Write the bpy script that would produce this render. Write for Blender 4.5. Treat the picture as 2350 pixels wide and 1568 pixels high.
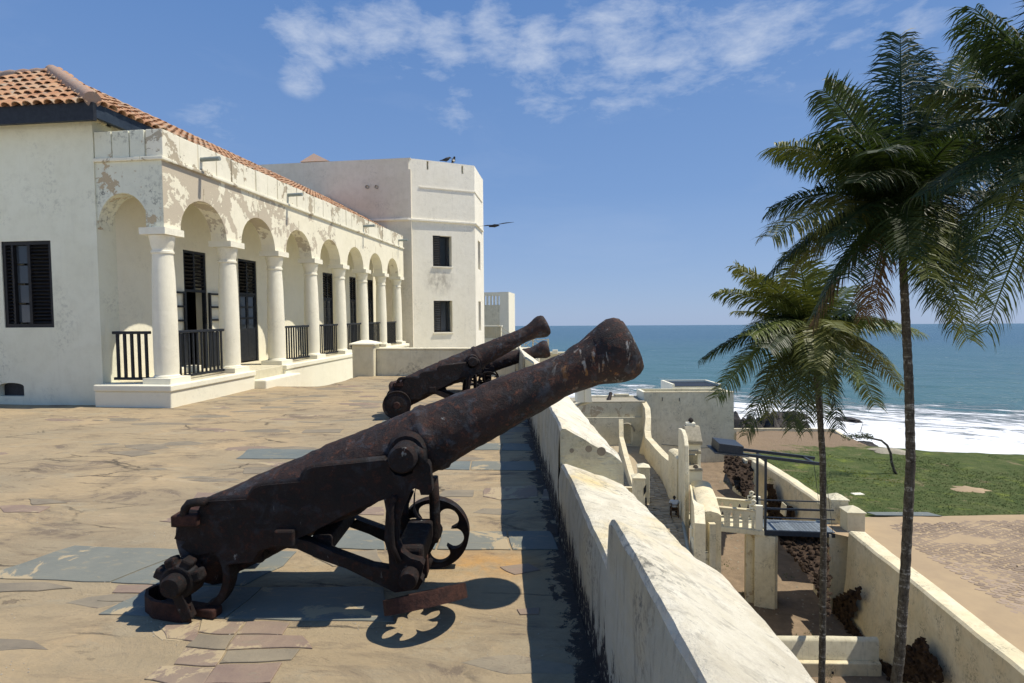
import bpy, bmesh, math, random
from math import sin, cos, pi, radians, sqrt, atan2, floor
from mathutils import Vector as V, Matrix, noise

random.seed(7)
SC = bpy.context.scene
COL = SC.collection
for o in list(bpy.data.objects):
    bpy.data.objects.remove(o)

# ------------------------------------------------------------------ camera, sky, sun, exposure
EYE = 1.68
CAM = V((0, 0, EYE))
FPX = 1306.0                       # focal length in units of a 2350 px wide picture (20 mm on 36 mm film)
yaw, pitch, roll = radians(6.55), radians(1.58), radians(0.29)
FW = V((-sin(yaw) * cos(pitch), cos(yaw) * cos(pitch), -sin(pitch)))
_r0 = V((cos(yaw), sin(yaw), 0)); _u0 = _r0.cross(FW)
RT = _r0 * cos(roll) - _u0 * sin(roll)
UP = _u0 * cos(roll) + _r0 * sin(roll)
cd = bpy.data.cameras.new('camera'); cam = bpy.data.objects.new('camera', cd); COL.objects.link(cam)
cd.sensor_width = 36; cd.lens = 36 * FPX / 2350; cd.clip_start = 0.05; cd.clip_end = 90000
M = Matrix((RT, UP, -FW)).transposed().to_4x4(); M.translation = CAM
cam.matrix_world = M
SC.camera = cam

sun_dir = V((1.0, 0.13, 1.85)).normalized()
sun_el = math.asin(sun_dir.z); sun_az = atan2(sun_dir.x, sun_dir.y)
sd = bpy.data.lights.new('sun', 'SUN'); sd.energy = 5.0; sd.angle = radians(0.53); sd.color = (1.0, 0.925, 0.80)
so = bpy.data.objects.new('sun', sd); COL.objects.link(so)
so.rotation_euler = sun_dir.to_track_quat('Z', 'Y').to_euler(); so.location = (20, 0, 40)
SC.view_settings.view_transform = 'Standard'; SC.view_settings.look = 'None'
SC.view_settings.exposure = 0.06; SC.view_settings.gamma = 1.0; SC.view_settings.use_curve_mapping = False

# ------------------------------------------------------------------ small node language
class NT:
    def __init__(s, tree): s.t = tree; s.n = tree.nodes; s.l = tree.links
    def set(s, inp, v):
        if isinstance(v, bpy.types.NodeSocket): s.l.new(v, inp)
        elif v is not None:
            if isinstance(v, (tuple, list)) and len(v) == 3 and inp.type == 'RGBA': v = (*v, 1)
            inp.default_value = v
    def new(s, typ, ins=None, **props):
        n = s.n.new(typ)
        for k, v in props.items(): setattr(n, k, v)
        for k, v in (ins or {}).items(): s.set(n.inputs[k], v)
        return n
    def math(s, op, a, b=None, c=None, clamp=False):
        n = s.new('ShaderNodeMath', operation=op, use_clamp=clamp)
        s.set(n.inputs[0], a)
        if b is not None: s.set(n.inputs[1], b)
        if c is not None: s.set(n.inputs[2], c)
        return n.outputs[0]
    def mix(s, f, a, b, mode='MIX'):
        n = s.new('ShaderNodeMix', data_type='RGBA', blend_type=mode)
        s.set(n.inputs[0], f); s.set(n.inputs[6], a); s.set(n.inputs[7], b)
        return n.outputs[2]
    def noise(s, vec, scale, detail=5, rough=0.55, dist=0.0, col=False):
        n = s.new('ShaderNodeTexNoise', {'Vector': vec, 'Scale': scale, 'Detail': detail, 'Roughness': rough, 'Distortion': dist})
        return n.outputs['Color' if col else 'Fac']
    def ramp(s, v, a, b, c=0.0, d=1.0):
        n = s.new('ShaderNodeMapRange', {'Value': v, 'From Min': a, 'From Max': b, 'To Min': c, 'To Max': d}, clamp=True)
        return n.outputs[0]
    def map(s, vec, scale=(1, 1, 1), loc=(0, 0, 0), rot=(0, 0, 0)):
        return s.new('ShaderNodeMapping', {'Vector': vec, 'Location': loc, 'Rotation': rot, 'Scale': scale}).outputs[0]
    def voro(s, vec, scale, feature='F1', rnd=1.0, out='Distance'):
        return s.new('ShaderNodeTexVoronoi', {'Vector': vec, 'Scale': scale, 'Randomness': rnd}, feature=feature).outputs[out]
    def bump(s, h, strength=0.5, dist=0.02, normal=None):
        n = s.new('ShaderNodeBump', {'Height': h, 'Strength': strength, 'Distance': dist})
        if normal is not None: s.set(n.inputs['Normal'], normal)
        return n.outputs[0]
    def xyz(s, vec):
        return s.new('ShaderNodeSeparateXYZ', {'Vector': vec}).outputs
    def dot(s, vec, v, off=0.0):
        n = s.new('ShaderNodeVectorMath', operation='DOT_PRODUCT'); s.set(n.inputs[0], vec); n.inputs[1].default_value = v
        return s.math('ADD', n.outputs['Value'], off)

def mat(name, fn, rough=0.8, metal=0.0, spec=0.3, pos=True):
    m = bpy.data.materials.new(name); m.use_nodes = True
    t = m.node_tree; t.nodes.clear(); N = NT(t)
    out = N.new('ShaderNodeOutputMaterial'); b = N.new('ShaderNodeBsdfPrincipled')
    t.links.new(b.outputs[0], out.inputs[0])
    b.inputs['Roughness'].default_value = rough; b.inputs['Metallic'].default_value = metal
    b.inputs['Specular IOR Level'].default_value = spec
    geo = N.new('ShaderNodeNewGeometry')
    tc = N.new('ShaderNodeTexCoord')
    r = fn(N, geo.outputs['Position'] if pos else tc.outputs['Object'], b)
    for k, v in (r or {}).items(): N.set(b.inputs[k], v)
    return m

# ------------------------------------------------------------------ world
w = bpy.data.worlds.new('World'); SC.world = w; w.use_nodes = True
w.node_tree.nodes.clear(); N = NT(w.node_tree)
sky = N.new('ShaderNodeTexSky', sky_type='NISHITA', sun_disc=False, sun_elevation=sun_el, sun_rotation=sun_az,
            altitude=0.0, air_density=1.0, dust_density=0.35, ozone_density=3.2)
tcw = N.new('ShaderNodeTexCoord').outputs['Generated']
def wray(px, py):
    return (FW * FPX + RT * (px - 1175) - UP * (py - 783.7)).normalized()
nz = N.noise(N.map(tcw, (1, 1, 2.6)), 5.5, 9, 0.60, 0.35)
nz2 = N.noise(N.map(tcw, (1, 1, 2.4)), 17.0, 8, 0.66, 0.3)
acc = None
# (px, py, half-size px, strength): soft cloud banks as patches of sky direction
for (px, py, sz, st) in ((690, 88, 95, .8), (800, 82, 70, .7), (900, 85, 100, 1.1), (1010, 115, 95, 1.05), (1130, 92, 95, 1.0), (1230, 105, 85, .95),
                         (1320, 150, 120, 1.0), (1430, 130, 140, 1.0), (1560, 120, 125, .9), (1700, 92, 140, .85), (1820, 78, 130, .8), (1930, 68, 110, .6),
                         (1270, 190, 120, .75), (1400, 185, 110, .8), (695, 168, 60, .7), (1060, 240, 90, .45), (2080, 40, 90, .4), (1330, 30, 90, .3),
                         (480, 285, 80, .4), (870, 45, 60, .3), (1225, 235, 80, .4)):
    d = wray(px, py); k = sz / FPX
    dd = N.dot(tcw, tuple(d))
    g = N.math('MULTIPLY', N.ramp(dd, cos(k * 0.95), 1.0), st)
    acc = g if acc is None else N.math('MAXIMUM', acc, g)
f = N.math('ADD', N.math('MULTIPLY', acc, 0.95), N.math('MULTIPLY', N.math('SUBTRACT', nz, 0.5), 3.0))
f = N.math('ADD', f, N.math('MULTIPLY', N.math('SUBTRACT', nz2, 0.5), 1.6))
f = N.math('MULTIPLY', N.ramp(f, 0.42, 1.5), N.ramp(acc, 0.0, 0.4))
nz3 = N.noise(N.map(tcw, (1, 1, 3.2)), 3.1, 7, 0.62, 0.4)
thin = N.math('MULTIPLY', N.ramp(nz3, 0.52, 0.85), 0.10)
f = N.math('ADD', N.math('MULTIPLY', f, 0.74), thin, clamp=True)
zz = N.xyz(tcw)[2]
grad = N.mix(N.ramp(zz, 0.0, 0.22), (4.4, 6.1, 9.5), (2.8, 4.8, 8.9)); grad = N.mix(N.ramp(zz, 0.18, 0.60), grad, (1.15, 2.95, 7.3))
skyc = N.mix(0.75, sky.outputs[0], grad)
cloudc = (8.2, 9.0, 10.4)
c = N.mix(f, skyc, cloudc)
bg = N.new('ShaderNodeBackground', {'Color': c, 'Strength': 0.078})
wo = N.new('ShaderNodeOutputWorld'); N.l.new(bg.outputs[0], wo.inputs[0])

TILT = []                          # top-level things that stand on the terrace

# ------------------------------------------------------------------ mesh builder
class MB:
    def __init__(s): s.v = []; s.f = []
    def add(s, vs, fs):
        b = len(s.v); s.v += [V(p) for p in vs]; s.f += [tuple(i + b for i in f) for f in fs]; return s
    def box(s, c, size, rz=0.0, rot=None):
        c = V(c); hx, hy, hz = size[0] / 2, size[1] / 2, size[2] / 2
        m = rot if rot is not None else Matrix.Rotation(rz, 3, 'Z')
        vs = [c + m @ V((x, y, z)) for x in (-hx, hx) for y in (-hy, hy) for z in (-hz, hz)]
        return s.add(vs, [(0, 1, 3, 2), (4, 6, 7, 5), (0, 4, 5, 1), (2, 3, 7, 6), (0, 2, 6, 4), (1, 5, 7, 3)])
    def bb(s, x0, x1, y0, y1, z0, z1): return s.box(((x0 + x1) / 2, (y0 + y1) / 2, (z0 + z1) / 2), (x1 - x0, y1 - y0, z1 - z0))
    def hexa(s, lo, hi):           # lo, hi: 4 points each
        return s.add(list(lo) + list(hi), [(3, 2, 1, 0), (4, 5, 6, 7)] + [(i, (i + 1) % 4, (i + 1) % 4 + 4, i + 4) for i in range(4)])
    def prism(s, poly, off):       # polygon of 3D points extruded by vector
        n = len(poly); off = V(off)
        vs = [V(p) for p in poly] + [V(p) + off for p in poly]
        return s.add(vs, [tuple(range(n))[::-1], tuple(range(n, 2 * n))] + [(i, (i + 1) % n, (i + 1) % n + n, i + n) for i in range(n)])
    def bar(s, a, b, wd, th, up=V((0, 0, 1))):
        a, b = V(a), V(b); d = (b - a).normalized(); sd_ = d.cross(up)
        if sd_.length < 1e-4: sd_ = d.cross(V((0, 1, 0)))
        sd_.normalize(); u = sd_.cross(d).normalized()
        q = lambda p: [p + sd_ * sx * wd / 2 + u * sz * th / 2 for sx, sz in ((-1, -1), (1, -1), (1, 1), (-1, 1))]
        return s.hexa(q(a), q(b))
    def tube(s, pts, rads, n=10, cap=True):
        pts = [V(p) for p in pts]; m = len(pts)
        if not isinstance(rads, (list, tuple)): rads = [rads] * m
        rings = []; ref = None
        for i in range(m):
            t = (pts[min(i + 1, m - 1)] - pts[max(i - 1, 0)])
            t = t.normalized() if t.length > 1e-9 else V((0, 0, 1))
            if ref is None:
                ref = V((0, 0, 1)) if abs(t.z) < 0.9 else V((1, 0, 0))
            a = (ref - t * ref.dot(t)).normalized(); ref = a; b = t.cross(a)
            rings.append([pts[i] + (a * cos(2 * pi * k / n) + b * sin(2 * pi * k / n)) * rads[i] for k in range(n)])
        vs = [p for r in rings for p in r]; fs = []
        for i in range(m - 1):
            for k in range(n): fs.append((i * n + k, i * n + (k + 1) % n, (i + 1) * n + (k + 1) % n, (i + 1) * n + k))
        if cap: fs += [tuple(range(n))[::-1], tuple((m - 1) * n + k for k in range(n))]
        return s.add(vs, fs)
    def lathe(s, c, prof, n=24):   # prof: (radius, z) from bottom
        c = V(c); return s.tube([c + V((0, 0, z)) for r, z in prof], [r for r, z in prof], n) if False else s._lathe(c, prof, n)
    def _lathe(s, c, prof, n):
        vs = []; fs = []; m = len(prof)
        for r, z in prof: vs += [c + V((r * cos(2 * pi * k / n), r * sin(2 * pi * k / n), z)) for k in range(n)]
        for i in range(m - 1):
            for k in range(n): fs.append((i * n + k, i * n + (k + 1) % n, (i + 1) * n + (k + 1) % n, (i + 1) * n + k))
        fs += [tuple(range(n))[::-1], tuple((m - 1) * n + k for k in range(n))]
        return s.add(vs, fs)
    def sphere(s, c, r, n=10, sq=(1, 1, 1)):
        c = V(c); vs = []; fs = []; m = n // 2 + 1
        for i in range(m + 1):
            a = -pi / 2 + pi * i / m
            for k in range(n): vs.append(c + V((r * sq[0] * cos(a) * cos(2 * pi * k / n), r * sq[1] * cos(a) * sin(2 * pi * k / n), r * sq[2] * sin(a))))
        for i in range(m):
            for k in range(n): fs.append((i * n + k, i * n + (k + 1) % n, (i + 1) * n + (k + 1) % n, (i + 1) * n + k))
        return s.add(vs, fs)
    def arch_wall(s, o, d, nrm, th, L, c, half, spring, top, rise=None, seg=14, point=0.0, cut=None):
        """wall strip of length L from o along d, thickness th along nrm, bottom follows an arch centred at c"""
        o, d, nrm = V(o), V(d), V(nrm); rise = rise or half
        ts = [0.0]
        ts += [c - half * cos(pi * k / seg) for k in range(seg + 1)]
        ts += [L]
        zb = []
        for i, t in enumerate(ts):
            x = (t - c) / half
            if i == 0 or i == len(ts) - 1: zb.append(spring)
            else:
                h = sqrt(max(0, 1 - x * x))
                if point: h = h * (1 - point) + point * (1 - abs(x))
                zb.append(spring + rise * h)
        P = lambda t, z, k: o + d * t + nrm * (th * k) + V((0, 0, z))
        n = len(ts); vs = []
        for t, z in zip(ts, zb): vs += [P(t, z, 0), P(t, top, 0), P(t, z, 1), P(t, top, 1)]
        fs = []
        for i in range(n - 1):
            a, b = 4 * i, 4 * (i + 1)
            fs += [(a, b, b + 1, a + 1), (a + 2, a + 3, b + 3, b + 2), (a, a + 2, b + 2, b), (a + 1, b + 1, b + 3, a + 3)]
        fs += [(0, 1, 3, 2), (4 * n - 4, 4 * n - 2, 4 * n - 1, 4 * n - 3)]
        return s.add(vs, fs)
    def grid(s, x0, x1, y0, y1, nx, ny, fz):
        vs = []; fs = []
        for j in range(ny + 1):
            for i in range(nx + 1):
                x = x0 + (x1 - x0) * i / nx; y = y0 + (y1 - y0) * j / ny; vs.append((x, y, fz(x, y)))
        for j in range(ny):
            for i in range(nx):
                a = j * (nx + 1) + i; fs.append((a, a + 1, a + nx + 2, a + nx + 1))
        return s.add(vs, fs)
    def build(s, name, m, parent=None, smooth=False, bevel=0.0, seg=2, kind=None, origin=None):
        org = V((0, 0, 0))
        if parent is not None:
            p = parent
            while p is not None: org = org + V(p.location); p = p.parent
        me = bpy.data.meshes.new(name)
        if origin is not None:
            oo = V(origin)
        elif len(s.v):
            oo = sum(s.v, V()) / len(s.v); oo.z = min(v.z for v in s.v)
        else: oo = org
        me.from_pydata([tuple(v - oo) for v in s.v], [], s.f)
        me.validate(); 
        bm = bmesh.new(); bm.from_mesh(me); bmesh.ops.recalc_face_normals(bm, faces=bm.faces); bm.to_mesh(me); bm.free()
        if m is not None: me.materials.append(m)
        if smooth:
            for p in me.polygons: p.use_smooth = True
        o = bpy.data.objects.new(name, me); COL.objects.link(o)
        o.parent = parent; o.location = oo - org
        if smooth == 'auto':
            for e in me.edges: pass
            me.set_sharp_from_angle(angle=radians(40))
        if bevel:
            b = o.modifiers.new('bevel', 'BEVEL'); b.width = bevel; b.segments = seg; b.limit_method = 'ANGLE'; b.angle_limit = radians(35)
        if kind: o['kind'] = kind
        return o
def tag(o, label, cat, group=None, T=False):
    o['label'] = label; o['category'] = cat
    if group: o['group'] = group
    if T: TILT.append(o)
    return o
def thing(name, label, cat, loc, group=None, T=False):
    o = bpy.data.objects.new(name, None); COL.objects.link(o); o.location = V(loc); o.empty_display_size = 0.3
    return tag(o, label, cat, group, T)
def struct(o, T=False):
    o['kind'] = 'structure'
    if T: TILT.append(o)
    return o
def place(name, me, parent, loc, rot=None):
    o = bpy.data.objects.new(name, me); COL.objects.link(o); o.parent = parent; o.location = loc
    if rot is not None: o.rotation_euler = rot
    return o

# ------------------------------------------------------------------ picture ray -> place helpers (the place is built in real metres)
TH = math.atan(0.0207)             # the terrace pavement climbs a little away from the camera
RTM = Matrix.Rotation(TH, 4, 'X')
TM = Matrix.Translation(CAM) @ RTM @ Matrix.Translation(-CAM)
R3 = RTM.to_3x3(); R3I = R3.inverted()
def ray(px, py, T=False):
    d = wray(px, py)
    return R3I @ d if T else d
def oz(px, py, z, T=False):
    d = ray(px, py, T); return CAM + d * ((z - EYE) / d.z)
def opl(px, py, p, n, T=False):
    d = ray(px, py, T); p = V(p); n = V(n); return CAM + d * ((p - CAM).dot(n) / d.dot(n))
F0 = V((-sin(yaw), cos(yaw), 0)); R0 = V((cos(yaw), sin(yaw), 0))
def od(px, py, Z, T=False):
    return opl(px, py, F0 * Z, F0, T)
# ------------------------------------------------------------------ materials
def plaster(name, base=(0.80, 0.79, 0.74), peel=(0.36, 0.31, 0.24), pk=0.0, mould=0.3, rust=0.0, spot=None, sc=1.0, dirty=0.25, peelz=None, streak=0.3, yy=0.0):
    base = (base[0], base[1] * .99, base[2] * .90)
    def fn(N, P, b):
        big = N.noise(P, 0.7 * sc, 4, 0.6); mid = N.noise(P, 4.0 * sc, 6, 0.65); fine = N.noise(P, 45 * sc, 5, 0.7)
        c = N.mix(N.ramp(big, 0.35, 0.7, 0, dirty), base, tuple(x * y for x, y in zip(base, (0.80, 0.77, 0.68))))
        c = N.mix(N.ramp(mid, 0.45, 0.8, 0, dirty * 1.2), c, tuple(x * y for x, y in zip(base, (0.72, 0.70, 0.64))))
        if yy: c = N.mix(N.ramp(N.noise(P, 1.6 * sc, 5, 0.6), 0.42, 0.68, 0, yy), c, (0.78, 0.62, 0.36))
        st = N.noise(N.map(P, (7 * sc, 7 * sc, 0.5 * sc)), 1.6, 6, 0.7)
        c = N.mix(N.ramp(st, 0.56, 0.82, 0, streak), c, (0.20, 0.19, 0.16))
        m1 = N.math('MULTIPLY', N.ramp(N.noise(P, 1.3 * sc, 3, 0.5), 0.50, 0.72), N.ramp(N.noise(P, 11 * sc, 6, 0.75), 0.50, 0.60))
        c = N.mix(N.math('MULTIPLY', m1, mould), c, (0.10, 0.10, 0.085))
        if spot:
            q = N.xyz(P); ax_ = N.math('DIVIDE', N.math('SUBTRACT', q[0], spot[0]), spot[2]); az_ = N.math('DIVIDE', N.math('SUBTRACT', q[2], spot[1]), spot[3])
            rr_ = N.math('SQRT', N.math('ADD', N.math('MULTIPLY', ax_, ax_), N.math('MULTIPLY', az_, az_)))
            c = N.mix(N.math('MULTIPLY', N.ramp(rr_, 0.3, 1.0, 0.75, 0), N.ramp(N.noise(N.map(P, (3, 3, 1.4)), 1.6, 6, 0.7), 0.36, 0.6)), c, (0.34, 0.31, 0.25))
        h = N.math('ADD', N.math('MULTIPLY', mid, 0.6), N.math('MULTIPLY', fine, 0.25))
        if pk:
            pn = N.math('ADD', N.noise(N.map(P, loc=(3.3, 1.2, 0)), 0.95, 7, 0.66, 0.7), N.math('MULTIPLY', N.noise(P, 7, 5, 0.65), 0.30))
            if peelz:
                y = N.xyz(P)
                w1 = N.math('MULTIPLY', N.ramp(y[2], peelz[0], peelz[1]), N.ramp(y[1], peelz[2], peelz[3], 1.0, 0.45))
                pn = N.math('ADD', pn, N.math('MULTIPLY', N.math('SUBTRACT', w1, 1.0), 0.32))
            pm = N.ramp(pn, 0.70 - pk, 0.705 - pk)
            c = N.mix(pm, c, N.mix(fine, peel, tuple(x * 1.35 for x in peel)))
            h = N.math('SUBTRACT', h, N.math('MULTIPLY', pm, 0.35))
        return {'Base Color': c, 'Normal': N.bump(h, 0.55, 0.03)}
    return mat(name, fn, 0.88, spec=0.2)

def flat(name, c1, c2=None, sc=8.0, rough=0.7, spec=0.3, metal=0.0, bump=0.3, dist=0.01, rnd=0.0):
    c2 = c2 or tuple(x * 0.7 for x in c1)
    def fn(N, P, b):
        n = N.noise(P, sc, 5, 0.65)
        c = N.mix(N.ramp(n, 0.35, 0.7), c1, c2)
        if rnd:
            oi = N.new('ShaderNodeObjectInfo').outputs['Random']
            c = N.mix(1.0, c, N.new('ShaderNodeCombineColor', {0: N.ramp(oi, 0, 1, 1 - rnd, 1 + rnd), 1: N.ramp(oi, 0, 1, 1 - rnd, 1 + rnd), 2: N.ramp(oi, 0, 1, 1 - rnd, 1 + rnd)}).outputs[0], 'MULTIPLY')
        return {'Base Color': c, 'Normal': N.bump(N.noise(P, sc * 4, 5, 0.7), bump, dist)}
    return mat(name, fn, rough, metal, spec)

M_ARC = plaster('arcade plaster', (0.84, 0.80, 0.69), (0.44, 0.385, 0.29), pk=0.085, mould=0.30, peelz=(2.6, 4.0, 12.5, 19.0), streak=0.22)
M_PAR = plaster('parapet panel plaster', (0.82, 0.79, 0.70), (0.38, 0.33, 0.24), pk=-0.015, mould=0.45, streak=0.25)
M_ARCE = plaster('end wall plaster', (0.74, 0.75, 0.67), (0.42, 0.34, 0.22), pk=-0.06, mould=0.95, streak=0.3)
M_WHT = plaster('white limewash', (0.84, 0.81, 0.71), mould=0.12, dirty=0.16, streak=0.08)
M_WING = plaster('cool limewash', (0.79, 0.79, 0.69), (0.42, 0.36, 0.26), pk=-0.17, mould=0.3, dirty=0.3, streak=0.12)
M_COL = plaster('column limewash', (0.85, 0.82, 0.73), mould=0.2, dirty=0.22, streak=0.10, sc=1.6)
M_TOW = plaster('tower limewash', (0.88, 0.845, 0.78), spot=(-6.3, 3.75, .75, .75), mould=0.20, dirty=0.22, streak=0.20)
M_TOWD = plaster('tower limewash shaded', (0.74, 0.69, 0.62), mould=0.25, dirty=0.4, streak=0.2)  # darker copy: side facet's shade painted into the base, plus heavier dirt
M_OLD = plaster('mildewed plaster', (0.66, 0.62, 0.51), (0.36, 0.30, 0.21), pk=-0.03, mould=0.9, dirty=0.55, streak=0.5)
M_CRM = plaster('weathered cream limewash', (0.78, 0.73, 0.60), mould=0.6, dirty=0.7, streak=0.6)
M_OLD2 = plaster('mildewed cream plaster', (0.72, 0.66, 0.52), mould=0.95, dirty=0.8, streak=0.75, yy=0.3)
M_LOW = plaster('low wall plaster', (0.74, 0.70, 0.58), mould=0.8, dirty=0.7, streak=0.65, sc=0.8)

def mk_par(yk, dk): 
  def fn_par(N, P, b):     # foreground battlement: limewash with brushed relief, ochre stains, tar along the foot
      z = N.xyz(P)[2]
      s1 = N.noise(N.map(P, (3, 16, 16), rot=(0, 0, 0.5)), 1.0, 7, 0.7)
      fine = N.noise(P, 60, 6, 0.75); mid = N.noise(P, 6, 6, 0.7)
      c = N.mix(N.ramp(mid, 0.4, 0.75, 0, 0.5), (0.86 * dk, 0.81 * dk, 0.66 * dk ** 1.4), (0.60 * dk, 0.53 * dk, 0.36 * dk ** 1.4))
      c = N.mix(N.ramp(N.noise(P, 1.7, 5, 0.6), 0.50, 0.66, 0, yk), c, (0.82, 0.66, 0.34))
      c = N.mix(N.ramp(s1, 0.53, 0.66, 0, 0.55), c, (0.36, 0.33, 0.27))
      m1 = N.math('MULTIPLY', N.ramp(N.noise(P, 2.3, 3, 0.5), 0.50, 0.72), N.ramp(N.noise(P, 24, 6, 0.75), 0.50, 0.58))
      pz9 = N.noise(P, 3.0, 8, 0.72, 0.5); c = N.mix(N.ramp(pz9, 0.52, 0.60, 0, 0.30), c, (0.50, 0.44, 0.33))
      c = N.mix(N.ramp(N.noise(P, 14, 7, 0.75), 0.60, 0.68, 0, 0.6), c, (0.24, 0.22, 0.18))
      c = N.mix(N.math('MULTIPLY', m1, 0.8), c, (0.14, 0.14, 0.12))
      h = N.math('ADD', N.math('MULTIPLY', s1, 0.8), N.math('ADD', N.math('MULTIPLY', mid, 0.9), N.math('MULTIPLY', fine, 0.35)))
      return {'Base Color': c, 'Normal': N.bump(h, 1.0, 0.035)}
  return fn_par
M_BAT = mat('battlement plaster', mk_par(0.45, 1.0), 0.9, spec=0.15); M_BATY = mat('ochre stained battlement plaster', mk_par(0.9, 0.97), 0.9, spec=0.15); M_BATE = mat('shaded battlement end plaster', mk_par(0.6, 0.72), 0.9, spec=0.15)  # end plaster is a darker copy, the end faces' shade mixed into its colour
def fn_bati(N, P, b):    # inner face: base darkened to carry its shade, streaked, tarred foot with a ragged upper edge
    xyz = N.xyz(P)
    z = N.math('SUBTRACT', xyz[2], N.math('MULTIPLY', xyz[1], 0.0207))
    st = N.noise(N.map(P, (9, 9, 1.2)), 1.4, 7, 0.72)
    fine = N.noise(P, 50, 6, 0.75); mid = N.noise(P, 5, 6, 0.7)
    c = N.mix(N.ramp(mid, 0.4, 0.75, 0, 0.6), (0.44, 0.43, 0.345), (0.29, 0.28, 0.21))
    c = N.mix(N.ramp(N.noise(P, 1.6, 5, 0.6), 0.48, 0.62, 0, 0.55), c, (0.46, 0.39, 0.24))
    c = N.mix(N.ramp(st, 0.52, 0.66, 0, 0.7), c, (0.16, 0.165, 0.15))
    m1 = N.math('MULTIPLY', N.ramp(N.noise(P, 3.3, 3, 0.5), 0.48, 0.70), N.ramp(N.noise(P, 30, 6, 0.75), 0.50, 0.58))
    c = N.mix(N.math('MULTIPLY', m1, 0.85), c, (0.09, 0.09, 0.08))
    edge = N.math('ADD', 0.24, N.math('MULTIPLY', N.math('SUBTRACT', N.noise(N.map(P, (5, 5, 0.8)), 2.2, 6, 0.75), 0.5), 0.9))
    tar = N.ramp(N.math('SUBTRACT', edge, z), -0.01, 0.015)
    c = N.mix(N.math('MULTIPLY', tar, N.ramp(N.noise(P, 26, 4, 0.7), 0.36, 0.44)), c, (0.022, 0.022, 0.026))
    h = N.math('ADD', N.math('MULTIPLY', st, 0.8), N.math('ADD', mid, N.math('MULTIPLY', fine, 0.3)))
    return {'Base Color': c, 'Normal': N.bump(h, 0.9, 0.02)}
M_BATI = mat('battlement inner face', fn_bati, 0.85, spec=0.2)

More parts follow.
